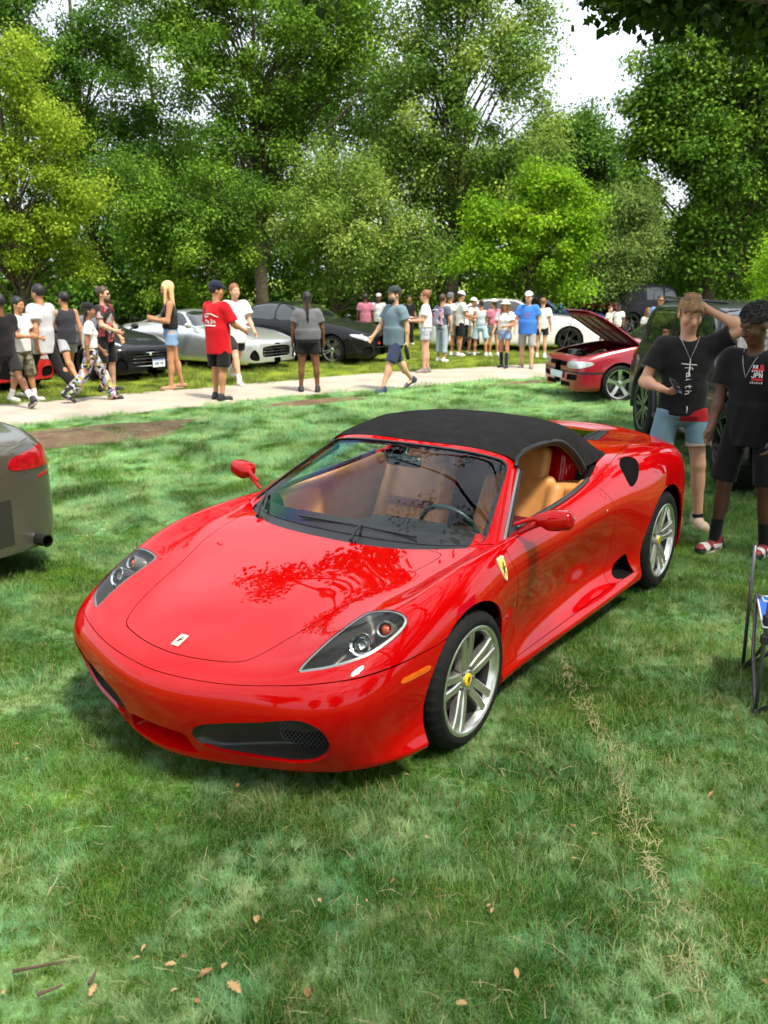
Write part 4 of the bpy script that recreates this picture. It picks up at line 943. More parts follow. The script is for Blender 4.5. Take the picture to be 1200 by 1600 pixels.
# soft top
def st(row):  # row: x list shift per column + (y,z) list
    return row
YS = (0, .17, .33, .46, .55, .602, .632, .66, .69)
rows = [ # x at centre, x at side, z list
 ((-.955, -1.01), (1.176, 1.175, 1.171, 1.160, 1.146, 1.125, 1.09, 1.02, .95), YS),
 ((-1.0, -1.06), (1.192, 1.191, 1.186, 1.175, 1.158, 1.137, 1.10, 1.03, .95), YS),
 ((-1.12, -1.17), (1.222, 1.220, 1.214, 1.201, 1.182, 1.157, 1.118, 1.04, .95), YS),
 ((-1.30, -1.33), (1.246, 1.244, 1.237, 1.222, 1.202, 1.175, 1.135, 1.05, .955), YS),
 ((-1.52, -1.52), (1.254, 1.252, 1.245, 1.230, 1.207, 1.178, 1.135, 1.055, .96), YS),
 ((-1.76, -1.70), (1.236, 1.234, 1.227, 1.212, 1.186, 1.154, 1.11, 1.045, .965), (0, .17, .33, .46, .55, .60, .635, .67, .70)),
 ((-2.00, -1.88), (1.200, 1.198, 1.190, 1.172, 1.142, 1.108, 1.07, 1.02, .97), (0, .17, .33, .455, .54, .59, .63, .67, .70)),
 ((-2.22, -2.04), (1.150, 1.148, 1.138, 1.116, 1.085, 1.055, 1.03, 1.0, .975), (0, .17, .32, .44, .525, .575, .615, .65, .69)),
 ((-2.38, -2.16), (1.09, 1.087, 1.075, 1.052, 1.03, 1.012, .998, .988, .978), (0, .16, .30, .41, .50, .55, .595, .635, .675)),
 ((-2.44, -2.20), (1.0, .998, .995, .992, .988, .985, .982, .98, .976), (0, .155, .29, .40, .485, .535, .58, .625, .665)),
]
cols = []
for j in range(9):
    c = []
    for (xc, xs), zs, ys in rows:
        t = (ys[j] / ys[-1]) ** 1.6; c.append((xc * (1 - t) + xs * t, ys[j], zs[j]))
    cols.append(c)
tnet = Net(full(cols), (.01, .01), sym=False)
nT = tnet.n - 1
ts_ = tnet.surf(0, nT, 193, 0, 9, 181)
if ts_.N[len(ts_.N) // 2, 2] < 0: ts_ = tnet.surf(0, nT, 193, 0, 9, 181, flip=True)
WIN = np.concatenate([spline2([(-.99, 1.098), (-1.03, 1.128), (-1.09, 1.148), (-1.17, 1.160), (-1.29, 1.168), (-1.43, 1.166), (-1.54, 1.153), (-1.615, 1.125), (-1.69, 1.070), (-1.735, 1.01), (-1.765, .945)], 6, False), [(-1.77, .85), (-.8, .85), (-.8, 1.09)]])
wfield = lambda s: np.where(np.abs(s.UV[:, 0] - nT / 2) > 3.6, sdpoly(xz(s), WIN), .5)
# pleats pressed in by the roof bows
def bows(s):
    x = s.V[:, 0]; d = np.zeros(len(x))
    for b, w, a in ((-1.085, .035, .004), (-1.42, .05, .005), (-1.80, .06, .006)): d += a * np.exp(-((x - b) / w) ** 2)
    s.V = s.V + s.N * d[:, None]; return s
roof = surfobj('soft_top', bows(ts_.copy()).clip(wfield, 1), FABRIC, car, rim=.018)
surfobj('roof_lining', ts_.clip(wfield, 1).clip(lambda s: -(s.V[:, 0] + 2.3) , -1).offset(-.03), mat('lining', (.02, .019, .018), rough=.95), roof, rim=0)
for b in (-1.085, -1.47, -1.83):
    mb = MB(); q = [p for p in ts_.V[np.abs(ts_.V[:, 0] - b) < .006]]
for sgn in (1, -1):
    lp = np.array([(x, 0, z) for x, z in WIN[:61]]); pts = []
    for x, _, z in lp:
        m = (ts_.V[:, 1] * sgn > .45); P = ts_.V[m]; j = np.argmin((P[:, 0] - x) ** 2 + (P[:, 2] - z) ** 2); pts.append((x, P[j, 1], z))
    pts = np.array(pts)
    for k in range(3): pts[1:-1] = (pts[:-2] + 2 * pts[1:-1] + pts[2:]) / 4
    mb = MB(); mb.tube(pts - np.array((0, sgn * .004, .008)), .014, 8); mb.tube(pts - np.array((0, sgn * .022, .022)), .016, 8)
    mb.obj('window_seal', SEAL, car, True)
    # belt strip and pillar edge
    a = [net.pts([u if sgn > 0 else -u], [11.95])[0] + np.array((0, 0, .010)) for u in np.linspace(9.4, 12.0, 16)]
    MB().tube(a, .013, 8).obj('belt_seal', mat('belt_rubber', (.02, .022, .025), rough=.3), car, True)
    pe = [wnet.pts([cW + sgn * 7.0], [t])[0] + np.array((-.006, .004 * sgn, 0)) for t in np.linspace(.15, 5.9, 14)]
    MB().tube(pe, .009, 8).obj('pillar_trim', mat('trim_grey', (.30, .30, .30), rough=.3, metal=.6), car, True)
    pe = [np.array(p) + np.array((-.018, .001 * sgn, -.01)) for p in pe]
    MB().tube(pe, .014, 8).obj('pillar_seal', SEAL, car, True)
    # quarter-light triangle under the pillar
    t0 = wnet.pts([cW + sgn * 6.9], [1.5])[0]; a0 = net.pts([9.0 * sgn], [11.9])[0]; a1 = net.pts([9.9 * sgn], [11.9])[0]
    tri = [a0, a1, a1 * .35 + t0 * .65 + np.array((-.05, 0, 0)), t0]
    MB().add([p + np.array((0, sgn * .006, 0)) for p in tri] + [p - np.array((0, sgn * .012, 0)) for p in tri], [(0, 1, 2, 3), (7, 6, 5, 4), (0, 4, 5, 1), (1, 5, 6, 2), (2, 6, 7, 3), (3, 7, 4, 0)]).obj('mirror_sail', BLACKP, car)
    # door mirror on two stalks
    mf = Field((-.85, .78 if sgn > 0 else -1.16, .78), (-.45, 1.16 if sgn > 0 else -.78, 1.06), .006)
    Y = lambda y: y * sgn
    mf.box((-.640, Y(1.035), .940), (.058, .075, .047), .036, rotm(6, 0, 14 * sgn) if sgn > 0 else rotm(-6, 0, -14), k=0)
    mf.cone((-.598, Y(.962), .938), (-.625, Y(1.03), .938), .030, .040, k=.03)
    mf.cone((-.592, Y(.955), .952), (-.555, Y(.842), .908), .013, .010, k=.012); mf.cone((-.605, Y(.955), .918), (-.585, Y(.85), .856), .014, .011, k=.012)
    mf.box((-.735, Y(1.02), .93), (.06, .16, .12), .01, rotm(0, 0, -12 * sgn), k=.008, op='cut')
    mir_o = mf.obj('door_mirror', PAINT, car)
    MB().prism(spline2([(Y(.975), .935), (Y(1.0), .975), (Y(1.07), .972), (Y(1.10), .94), (Y(1.07), .905), (Y(1.0), .895)], 4), -.681, -.678, 0).obj('mirror_glass', CHROME, mir_o)
# ---------------- wheels
def wheel(c, rt, wt, sgn, rot, steer=0):
    w = bpy.data.objects.new('wheel', None); link(w, car); w.location = c; w.rotation_euler = (0, 0, R(steer) + (0 if sgn > 0 else math.pi)); w.empty_display_size = .1
    h = wt / 2; rr = .2415                      # built facing +y, outer face at y=h
    prof = [(rr, h - .020), (rr + .006, h - .004), (rr + .016, h + .003), (rr + .035, h + .006), (rt - .040, h + .004), (rt - .022, h - .006), (rt - .010, h - .018), (rt - .004, h - .03)]
    for g in np.linspace(h - .055, -h + .055, 4):
        prof += [(rt, g + .006), (rt - .007, g + .004), (rt - .007, g - .004), (rt, g - .006)]
    prof += [(rt - .006, -h + .03), (rt - .03, -h), (rr + .02, -h), (rr, -h + .02)]
    n = 120; mb = MB().lathe(prof, n, 1); m = len(prof)
    for i in range(n):
        if i % 3 == 0:
            for q in (5, 6, 7, 8): 
                v = mb.V[i * m + q]; f = 1 - .006 / rt; mb.V[i * m + q] = (v[0] * f, v[1], v[2] * f)
    mb.obj('tyre', RUBBER, w, True, 50)
    # raised lettering arc blocks on the sidewall
    lip = [(rr + .010, h - .008), (rr + .012, h + .002), (rr + .004, h + .006), (rr - .008, h + .001), (rr - .014, h - .012), (rr - .020, h - .035)]
    rim = MB().lathe(lip, 72, 1).obj('rim', SILVER, w, True, 60)
    MB().lathe([(rr - .020, h - .034), (rr - .030, h - .10), (rr - .034, -h + .02)], 60, 1).obj('rim_barrel', mat('barrel_grey', (.10, .10, .095), rough=.35, metal=.8), w, True)
    for a in range(5):
        th = R(rot + 72 * a); mb = MB()
        for sd in (-1, 1):
            rs = np.array([.030, .060, .095, .135, .175, .210, .238]); sec = []
            for k, r_ in enumerate(rs):
                off = sd * np.interp(r_, [.03, .06, .095, .175, .238], [.010, .0175, .0230, .0300, .0375])     # centre line
                hw = np.interp(r_, [.03, .06, .10, .17, .238], [.018, .022, .0215, .020, .024])
                yt = h + np.interp(r_, [.03, .06, .12, .2, .238], [-.030, -.027, -.016, -.006, -.004]); yb = yt - np.interp(r_, [.03, .12, .238], [.05, .038, .03])
                sec += [[(r_, off - hw, yb), (r_, off - hw * .95, yt - .006), (r_, off - hw * .7, yt), (r_, off + hw * .7, yt), (r_, off + hw * .95, yt - .006), (r_, off + hw, yb)]]
            V = []; F = []
            for S in sec:
                for (r_, o, y) in S: V.append((r_ * math.cos(th) - o * math.sin(th), y, r_ * math.sin(th) + o * math.cos(th)))
            for i in range(len(sec) - 1):
                for j in range(6): F.append((i * 6 + j, i * 6 + (j + 1) % 6, (i + 1) * 6 + (j + 1) % 6, (i + 1) * 6 + j))
            mb.add(V, F)
        mb.obj('spoke', SILVER, w, True, 30)
    MB().lathe([(.0005, h - .026), (.034, h - .026), (.040, h - .024), (.046, h - .029), (.066, h - .034), (.07, h - .06), (.05, h - .1)], 40).obj('hub', SILVER, w, True, 40)
    cap = MB().lathe([(.0005, h - .019), (.026, h - .019), (.0295, h - .021), (.0295, h - .03)], 32).obj('centre_cap', YEL, w, True, 40)
    horse(cap, lambda a, b: (-a * .035, h - .0175, b * .035 + .001), INK)
    for a in range(5):
        th = R(rot + 36 + 72 * a); MB().lathe([(.0005, .012), (.007, .012), (.009, .008), (.009, -.02)], 8, 1, (.056 * math.cos(th), h - .032, .056 * math.sin(th))).obj('wheel_bolt', STEEL, w, True, 40)
    MB().lathe([(.07, h - .115), (.168, h - .115), (.168, h - .145), (.07, h - .145)], 48).obj('brake_disc', STEEL, w, True, 30)
    mb = MB(); mb.lathe([(.118, h - .09), (.186, h - .09), (.186, h - .16), (.118, h - .16)], 12, 1, a0=R(25), a1=R(95)); mb.obj('brake_caliper', mat('caliper_red', (.5, .01, .01), rough=.35), w, True, 30)
    MB().lathe([(rr - .03, -h + .03), (.06, -h + .03)], 32).obj('wheel_back', DARK, w)
    return w
HORSE = [(.05, .95), (.12, 1.0), (.16, .93), (.26, .85), (.22, .80), (.10, .80), (.12, .66), (.26, .62), (.38, .70), (.42, .66), (.30, .52), (.16, .50), (.06, .40), (.16, .22), (.10, .02), (.0, .0), (.06, .2), (-.06, .32), (-.22, .22), (-.2, .05), (-.3, .04), (-.32, .26), (-.16, .42), (-.22, .52), (-.36, .70), (-.22, .78), (-.26, .64), (-.14, .56), (-.06, .70), (-.04, .86)]
def horse(parent, place, m):
    """small rearing-horse mark"""
    P = [(a * .9, (b - .5) * .95) for a, b in HORSE]
    V = [place(a, b) for a, b in P]
    bm = bmesh.new(); vs_ = [bm.verts.new(v) for v in V]; f = bm.faces.new(vs_); bmesh.ops.triangulate(bm, faces=[f])
    me = bpy.data.meshes.new('horse_mark'); bm.to_mesh(me); bm.free(); me.materials.append(m); return link(bpy.data.objects.new('horse_mark', me), parent)
wheel((0, .825, .32), .322, .225, 1, 82); wheel((0, -.825, .32), .322, .225, -1, 20)
wheel((-2.6, .80, .341), .343, .285, 1, 100); wheel((-2.6, -.80, .341), .343, .285, -1, 40)
# wells and floor
for xc, zc, r_ in ((0, .325, .385), (-2.6, .345, .41)):
    for s in (1, -1):
        mb = MB(); mb.lathe([(r_, .85 * s), (r_, .56 * s), (.03, .55 * s)], 24, 1, (xc, 0, zc), 0, math.pi)
        for e in (1, -1): mb.add([(xc + e * r_, .85 * s, zc), (xc + e * r_, .55 * s, zc), (xc + e * r_, .55 * s, .13), (xc + e * r_, .82 * s, .13)], [(0, 1, 2, 3)])
        mb.obj('wheel_well', DARK, car)
mb = MB(); mb.box((-1.3, 0, .19), (1.72, 1.62, .12)); mb.box((-1.3, 0, .17), (4.1, 1.08, .10)); mb.box((.58, 0, .22), (.3, .8, .16)); mb.box((.0, 0, .4), (.75, 1.0, .36)); mb.box((-2.85, 0, .48), (.95, 1.0, .62))
mb.obj('underbody', DARK, car)
# ---------------- interior
cab = MB(); cab.box((-1.2, 0, .24), (1.55, 1.52, .04)); cab.box((-.5, 0, .45), (.05, 1.5, .5)); cab.obj('cabin_floor', mat('carpet', (.02, .02, .02), rough=.95), car)
f = Field((-.85, -.75, .55), (-.18, .75, .92), .012)
f.box((-.36, 0, .70), (.20, .70, .085), .05); f.box((-.50, .36, .755), (.17, .23, .052), .05, rotm(0, 8, 0), k=.05); f.box((-.50, -.35, .70), (.16, .26, .06), .05, k=.05)
f.box((-.55, 0, .64), (.2, .13, .14), .04, k=.04)
dash = f.obj('dashboard', DASH, car)
sw = bpy.data.objects.new('steering_wheel', None); link(sw, car); sw.location = (-.745, .37, .735); sw.rotation_euler = (0, R(-66), 0)
ring = [(.18 * math.cos(a), .18 * math.sin(a) * (1 if abs(a) < 9 else 1), 0) for a in np.linspace(0, 2 * math.pi, 41)[:-1]]
MB().tube(ring, .0155, 10, closed=True).obj('wheel_ring', mat('wheel_leather', (.006, .03, .027), rough=.35), sw, True)
mb = MB(); [mb.tube([(0, 0, -.02), (.175 * math.cos(a), .175 * math.sin(a), 0)], [.03, .014], 6, flat=.5) for a in (math.pi * .5, -math.pi * .5, math.pi)]; mb.lathe([(.0005, .012), (.05, .01), (.055, -.03)], 20, 2); mb.obj('wheel_spokes', BLACKP, sw, True, 40)
def seat(y):
    s = bpy.data.objects.new('seat', None); link(s, car); s.location = (-1.28, y, .27)
    f = Field((-.55, -.32, -.02), (.45, .32, .80), .012)
    f.box((.08, 0, .10), (.26, .18, .08), .05, rotm(0, -8, 0))
    for q in (-1, 1): f.cone((.30, q * .20, .13), (-.16, q * .22, .12), .075, .08, k=.03)
    f.obj('seat_cushion', TAN, s)
    f = Field((-.60, -.33, 0), (.2, .33, .90), .011); rb = rotm(0, -24, 0)
    f.box((-.27, 0, .36), (.05, .19, .30), .045, rb, k=.02)
    for q in (-1, 1): f.cone((-.13, q * .225, .14), (-.33, q * .215, .56), .06, .05, k=.03)
    f.obj('backrest', TAN, s)
    f = Field((-.65, -.2, .5), (-.2, .2, .95), .010); f.box((-.40, 0, .70), (.048, .135, .11), .04, rotm(0, -18, 0)); f.obj('headrest', TAN, s)
    mb = MB()
    for z in (.24, .36): mb.box((-.155 - (z - .24) * .44, 0, z + .02), (.012, .33, .05), rotm(0, -24, 0), bev=.004)
    mb.obj('stripe', mat('seat_red', (.16, .008, .012), rough=.5), s)
    return s
seat(.37); seat(-.37)
for sgn in (1, -1):
    # inner door card and window sill leather
    P = [[tuple(net.pts([u * sgn], [11.9])[0] * (1, 1, 1) + np.array((0, -sgn * o, dz))) for u in np.linspace(9.2, 12.1, 14)] for o, dz in ((.015, -.005), (.05, -.012), (.075, -.05), (.085, -.25), (.10, -.5))]
    V = [p for r_ in P for p in r_]; F = [(i * 14 + j, i * 14 + j + 1, (i + 1) * 14 + j + 1, (i + 1) * 14 + j) for i in range(4) for j in range(13)]
    mesh('door_card', V, F, TAN, car)
    f = Field((-2.1, .12 if sgn > 0 else -.72, .55), (-1.6, .72 if sgn > 0 else -.12, 1.14), .014)
    f.box((-1.86, sgn * .40, .86), (.10, .20, .225), .09, rotm(0, -12, 0)); f.obj('roll_hoop_fairing', PAINT, car)
    f = Field((-2.0, .40 if sgn > 0 else -.80, .3), (-1.5, .80 if sgn > 0 else -.40, .92), .014)
    f.box((-1.76, sgn * .62, .62), (.10, .12, .24), .03); f.obj('side_trim', TAN, car)
mb = MB(); mb.box((-1.86, 0, .62), (.06, 1.42, .66), rotm(0, -10, 0)); mb.obj('bulkhead', mat('bulkhead_black', (.012, .010, .010), rough=.8), car)
MB().box((-1.15, 0, .42), (.9, .20, .22), bev=.04).obj('centre_console', TAN, car, edge=40)
f = Field((-.93, -.16, 1.02), (-.78, .16, 1.14), .007); f.cone((-.845, -.085, 1.075), (-.845, .085, 1.075), .034, .034, k=0, sq=((1, 0, 0), .55)); f.cone((-.845, 0, 1.085), (-.90, 0, 1.15), .012, .012, k=.02)
f.obj('rear_view_mirror', mat('mirror_teal', (.005, .02, .02), rough=.2), car)
# badges
def onbody(u, v): 
    e = .01; P = net.pts([u, u + e, u], [v, v, v + e]); n_ = np.cross(P[1] - P[0], P[2] - P[0]); n_ /= np.linalg.norm(n_); return P[0], n_
p, n_ = onbody(0, 7.69)
ex = np.array((0, 1., 0)); ez = np.cross(ex, n_) * 1.0
if ez[0] > 0: ez = -ez
bd = bpy.data.objects.new('hood_badge', None); link(bd, car); bd.empty_display_size = .05
rect = spline2([(-.021, -.034), (.021, -.034), (.021, .034), (-.021, .034)], 1)
pl = lambda a, b, h: tuple(p + ex * a + ez * b + n_ * h)
MB().add([pl(a, b, .001) for a, b in rect] + [pl(a, b, .005) for a, b in rect], [(0, 1, 2, 3)[::-1], (4, 5, 6, 7), (0, 1, 5, 4), (1, 2, 6, 5), (2, 3, 7, 6), (3, 0, 4, 7)]).obj('badge_plate', CREAM, bd)
horse(bd, lambda a, b: pl(a * .042, b * .048, .0062), INK)
for sgn in (1, -1):
    p0, n0 = onbody(8.26, 7.36); p0 = p0 * (1, sgn, 1); n0 = n0 * (1, sgn, 1)
    e1 = np.cross((0, 0, 1.), n0); e1 /= np.linalg.norm(e1); e2 = np.cross(n0, e1)
    sh = [(-.034, .055), (-.012, .060), (0, .056), (.012, .060), (.034, .055), (.033, .02), (.028, -.015), (.015, -.045), (0, -.06), (-.015, -.045), (-.028, -.015), (-.033, .02)]
    b_ = bpy.data.objects.new('shield_badge', None); link(b_, car); b_.empty_display_size = .05
    for sc, h, m_, nm in ((1.0, .003, CREAM, 'shield_rim'), (.86, .005, YEL, 'shield_field')):
        q = [tuple(p0 + e1 * a * sc + e2 * b * sc + n0 * h) for a, b in sh] + [tuple(p0 + e1 * a * sc + e2 * b * sc - n0 * .004) for a, b in sh]; k = len(sh)
        MB().add(q, [tuple(range(k))] + [(i, (i + 1) % k, (i + 1) % k + k, i + k) for i in range(k)]).obj(nm, m_, b_)
    horse(b_, lambda a, b: tuple(p0 + e1 * a * .06 + e2 * (b * .075 - .002) + n0 * .0062), INK)
    for u, v, r_ in ((11.92, 7.2, .007), (8.98, 5.5, .011)):
        q, n1 = onbody(u, v); q = q * (1, sgn, 1); n1 = n1 * (1, sgn, 1)
        mb = MB(); ring = [(r_ * math.cos(a), r_ * math.sin(a)) for a in np.linspace(0, 2 * math.pi, 15)[:-1]]
        d1 = np.cross((0, 0, 1.), n1); d1 /= np.linalg.norm(d1); d2 = np.cross(n1, d1)
        V = [q + d1 * a + d2 * b * 1.4 + n1 * .002 for a, b in ring] + [q + d1 * a * .5 + d2 * b * .8 + n1 * .004 for a, b in ring]
        mb.add(V, [(i, (i + 1) % 14, (i + 1) % 14 + 14, i + 14) for i in range(14)] + [tuple(range(14, 28))]); mb.obj('lock_button', CHROME, car, True)
# tail: round lamps and grille
for s in (1, -1):
    for y, r_ in ((.60, .075), (.42, .07)):
        MB().lathe([(.0005, -.012), (r_ * .6, -.01), (r_, 0), (r_ * 1.08, .03)], 28, 0, (-3.43 + (.05 if y > .5 else 0), y * s, .70)).obj('tail_light', mat('tail_red', (.35, .004, .004), rough=.1, coat=1), car, True)
MB().box((-3.44, 0, .42), (.05, 1.0, .2), bev=.02).obj('rear_grille', BLACKP, car)
# ------------------------------------------------------------------ the other cars: lofted bodies cut into panels, glass, lamps and wheels
DGLASS = mat('dark_car_glass', (.010, .013, .013), rough=.03, coat=1, spec=.6)
CLEARL = mat('lamp_clear', (.62, .64, .66), rough=.12, metal=.5, coat=1)
TAILR = mat('tail_lamp_red', (.42, .006, .010), rough=.1, coat=1, noise=(25, .5))
PLATEM = mat('plate_white', (.62, .66, .72), rough=.5, noise=(40, .25))
def paint(name, c, metal=.0, rough=.3): return mat(name, c, rough=rough, metal=metal, coat=1, coat_rough=.02)
BLKP = mat('black_paint', (.004, .004, .0045), rough=.4, coat=.45, coat_rough=.02, spec=.15)
def simple_wheel(parent, c, r, w, s, spokes, m, rot=0, rimf=.74, dark=False):
    e = bpy.data.objects.new('wheel', None); link(e, parent); e.location = c; e.rotation_euler = (0, 0, 0 if s > 0 else math.pi); e.empty_display_size = .1; h = w / 2; rr = r * rimf
    MB().lathe([(rr, h - .02), (rr + .01, h), (r - .05, h + .004), (r - .015, h - .01), (r, h - .03), (r, -h + .03), (r - .03, -h), (rr, -h)], 40).obj('tyre', RUBBER, e, True, 45)
    MB().lathe([(rr + .006, h - .01), (rr + .004, h + .003), (rr - .012, h), (rr - .022, h - .03), (rr - .03, -h + .02)], 40).obj('rim', m, e, True, 50)
    MB().lathe([(.0005, h - .07), (rr * .62, h - .07), (rr * .98, -h + .03)], 32).obj('brake_disc', STEEL if not dark else DARK, e, True, 40)
    mb = MB(); nn = len(spokes)
    for th, wd in spokes:
        t = R(th + rot); V, F = [], []
        for k, (q, f_, y) in enumerate(((.03, 1.1, -.03), (rr * .45, .85, -.016), (rr - .008, 1.15, -.008))):
            for o, yy in ((-wd * f_, y - .03), (-wd * f_ * .8, y), (wd * f_ * .8, y), (wd * f_, y - .03)): V.append((q * math.cos(t) - o * math.sin(t), h + yy, q * math.sin(t) + o * math.cos(t)))
        for k in range(2):
            for j in range(3): F.append((k * 4 + j, k * 4 + j + 1, k * 4 + 5 + j, k * 4 + 4 + j))
        mb.add(V, F)
    mb.lathe([(.0005, h - .018), (.03, h - .018), (.055, h - .028), (.06, h - .06)], 20); mb.obj('spokes', m, e, True, 35)
    return e
def gencar(name, label, loc, rz, sp, group='cars parked on the grass'):
    """sp: st = stations (x, half width, z low, z side, z belt, belt half, roof edge half, roof edge z, roof z); x forward from front axle"""
    root = empty(name, label, 'car', (*loc, 0), rz, group); P = sp['paint']; rows = []
    for (x, w, zl, zb, wb, wr, ze, zr, *dx) in sp['st']:
        d = dx[0] if dx else 0
        rows.append([(x, w * .90, zl), (x, w * .985, zl + .05), (x, w, zl + (zb - zl) * .33), (x, w * .995, zl + (zb - zl) * .62), (x, w * .965, zl + (zb - zl) * .87), (x - d * .1, wb, zb),
                     (x - d * .3, wb * .72 + wr * .28, zb * .68 + ze * .32), (x - d * .6, wb * .34 + wr * .66, zb * .30 + ze * .70), (x - d * .85, wr * .93, ze), (x - d, wr * .60, ze * .4 + zr * .6), (x - d, 0, zr)])
    n1 = Net(rows, (.006, .004), sym=False); nu = len(rows) - 1
    RS = sp.get('res', 8); S = n1.surf(0, nu, nu * RS + 1, 0, 10, RS * 8 + 1)
    if S.N[np.argmax(S.V[:, 1])][1] < 0: S = n1.surf(0, nu, nu * RS + 1, 0, 10, RS * 8 + 1, flip=True)
    r, wbase = sp['wheel_r'], sp['wheelbase']
    def arches(s):
        g = np.full(len(s.V), -1.)
        for xc in (0, -wbase):
            dx, dz = s.V[:, 0] - xc, s.V[:, 2] - r; d = np.where(dz < 0, np.abs(dx), np.hypot(dx, dz)); g = np.maximum(g, np.where(s.UV[:, 1] > 5.0, -1, sp.get('arch', r + .045) - d))
        return g
    S = S.clip(arches); uv = lambda s: s.UV
    glass = []
    for nm, poly in sp['glass']:
        pl = spline2(poly, 5) if len(poly) > 4 else np.array(poly, float); glass.append((nm, pl))
    parts = []
    for nm, pl in glass:
        parts.append((nm, S.clip(lambda s: sdpoly(uv(s), pl) + .02), DGLASS, -.004)); parts.append((nm + '_trim', S.clip(lambda s: np.maximum(sdpoly(uv(s), pl) - .05, -.02 - sdpoly(uv(s), pl))), SEAL, .002))
        S = S.clip(lambda s: sdpoly(uv(s), pl), 1)
    for nm, view, poly, m_, dep, *lim in sp['patches']:
        pl = spline2(poly, 5) if len(poly) > 4 else np.array(poly, float); xl = lim[0] if lim else (-9, 9)
        key = {'f': lambda s: np.c_[s.V[:, 1], s.V[:, 2]], 's': xz, 't': xy}[view]
        fld = lambda s: np.where((s.V[:, 0] > xl[0]) & (s.V[:, 0] < xl[1]), sdpoly(key(s), pl), 1)
        q = S.clip(fld); parts.append((nm, q, m_, -dep if dep > .008 else .004))
        if dep > .008: S = S.clip(fld, 1)
    H = None
    if sp.get('open_hood'):
        pl = np.array(sp['open_hood']); H = S.clip(lambda s: np.where(s.UV[:, 1] > 4.6, sdpoly(xy(s), pl), 1)); S = S.clip(lambda s: np.where(s.UV[:, 1] > 4.6, sdpoly(xy(s), pl), 1), 1)
    for pl in sp.get('doors', []):
        p2 = spline2(pl, 4); dk = S.clip(lambda s: np.where(s.UV[:, 1] < 5.6, sdpoly(xz(s), p2), 1) + .003); S = S.clip(lambda s: np.where(s.UV[:, 1] < 5.6, sdpoly(xz(s), p2), 1), 1); parts.append(('door', dk, P, 0))
    for pl in sp.get('seams', []):          # hood or boot shut lines, top view
        p2 = np.array(pl, float); dk = S.clip(lambda s: np.where(s.UV[:, 1] > 4.9, sdpoly(xy(s), p2), 1) + .003); S = S.clip(lambda s: np.where(s.UV[:, 1] > 4.9, sdpoly(xy(s), p2), 1), 1); parts.append((sp.get('seam_name', 'hood'), dk, P, 0))
    both = lambda nm, q, m_, off, rim: [surfobj(nm, (q if k == 0 else q.mirror()).offset(off), m_, root, rim=rim) for k in (0, 1)]
    def joined(q):                      # halves that meet on the centre line become one part
        m2 = q.mirror(); b = len(q.V); return Surf(np.concatenate([q.V, m2.V]), np.concatenate([q.N, m2.N]), np.concatenate([q.UV, m2.UV]), q.F + [tuple(i + b for i in f) for f in m2.F])
    surfobj('body', joined(S), P, root, rim=.012)
    for nm, q, m_, off in parts:
        if not q.F: continue
        if np.abs(q.V[:, 1]).min() < .02: surfobj(nm, joined(q).offset(off), m_, root, rim=.01)
        else: both(nm, q, m_, off, .01)
    w0 = max(s[1] for s in sp['st'])
    for xc, k in ((0, 0), (-wbase, 1)):
        for s in (1, -1): simple_wheel(root, (xc, s * (w0 - sp['tyre_w'] / 2 - sp.get('inset', .025)), r), r, sp['tyre_w'], s, sp['spokes'], sp['wheel_m'], rot=17 * s + 30 * k, rimf=sp.get('rimf', .74), dark=sp.get('dark_wheels', False))
        mb = MB()
        for s in (1, -1): mb.lathe([(r + .07, s * (w0 - .03)), (r + .07, s * (w0 - .36)), (.03, s * (w0 - .37))], 20, 1, (xc, 0, r), 0, math.pi)
        mb.obj('wheel_well', DARK, root)
    xs = [s[0] for s in sp['st']]; zl = min(s[2] for s in sp['st'])
    mb = MB(); mb.box(((max(xs) + min(xs)) / 2, 0, zl + .12), (max(xs) - min(xs) - .5, w0 * 1.05, .2)); mb.obj('underbody', DARK, root)
    for c, hd in sp.get('mirrors', []):
        for s in (1, -1):
            f = Field((c[0] - .2, s * c[1] - .2, c[2] - .15), (c[0] + .2, s * c[1] + .2, c[2] + .15), .014)
            f.ell((c[0], s * c[1], c[2]), hd, k=0); f.cone((c[0] + .02, s * (c[1] - .06), c[2] - .03), (c[0] + .05, s * (c[1] - .16), c[2] - .06), .02, .02, k=.03); f.obj('door_mirror', P, root)
    return root, S, H
def five(w): return [(72 * k, w) for k in range(5)]
def five2(w, a=9): return [(72 * k + e, w) for k in range(5) for e in (-a, a)]
WSIL = mat('alloy_silver', (.55, .55, .54), rough=.25, metal=1); WBLK = mat('alloy_black', (.012, .012, .012), rough=.3, coat=.5)
# --- low two-seat coupe body shared by the black and the silver coupe
COUPE = [ # x, w, zlow, zbelt, wbelt, wroof, zedge, zroof
 (.90, .12, .20, .58, .10, .07, .60, .61), (.86, .55, .16, .62, .48, .34, .65, .66), (.74, .80, .14, .68, .68, .46, .70, .71), (.45, .91, .15, .76, .74, .50, .79, .80), (0, .945, .17, .84, .76, .52, .86, .88), (-.45, .94, .17, .88, .80, .55, .91, .92),
 (-.78, .935, .17, .91, .83, .66, .95, .96), (-1.05, .935, .17, .92, .83, .66, 1.10, 1.13), (-1.35, .935, .17, .93, .82, .62, 1.22, 1.26), (-1.75, .935, .17, .94, .81, .60, 1.25, 1.30), (-2.15, .95, .18, .96, .80, .58, 1.20, 1.26), (-2.55, .96, .19, .97, .78, .56, 1.10, 1.15), (-2.95, .94, .22, .96, .74, .52, .99, 1.01), (-3.30, .86, .26, .93, .68, .46, .94, .95), (-3.48, .60, .30, .88, .50, .34, .89, .90), (-3.54, .12, .34, .84, .10, .07, .85, .86)]
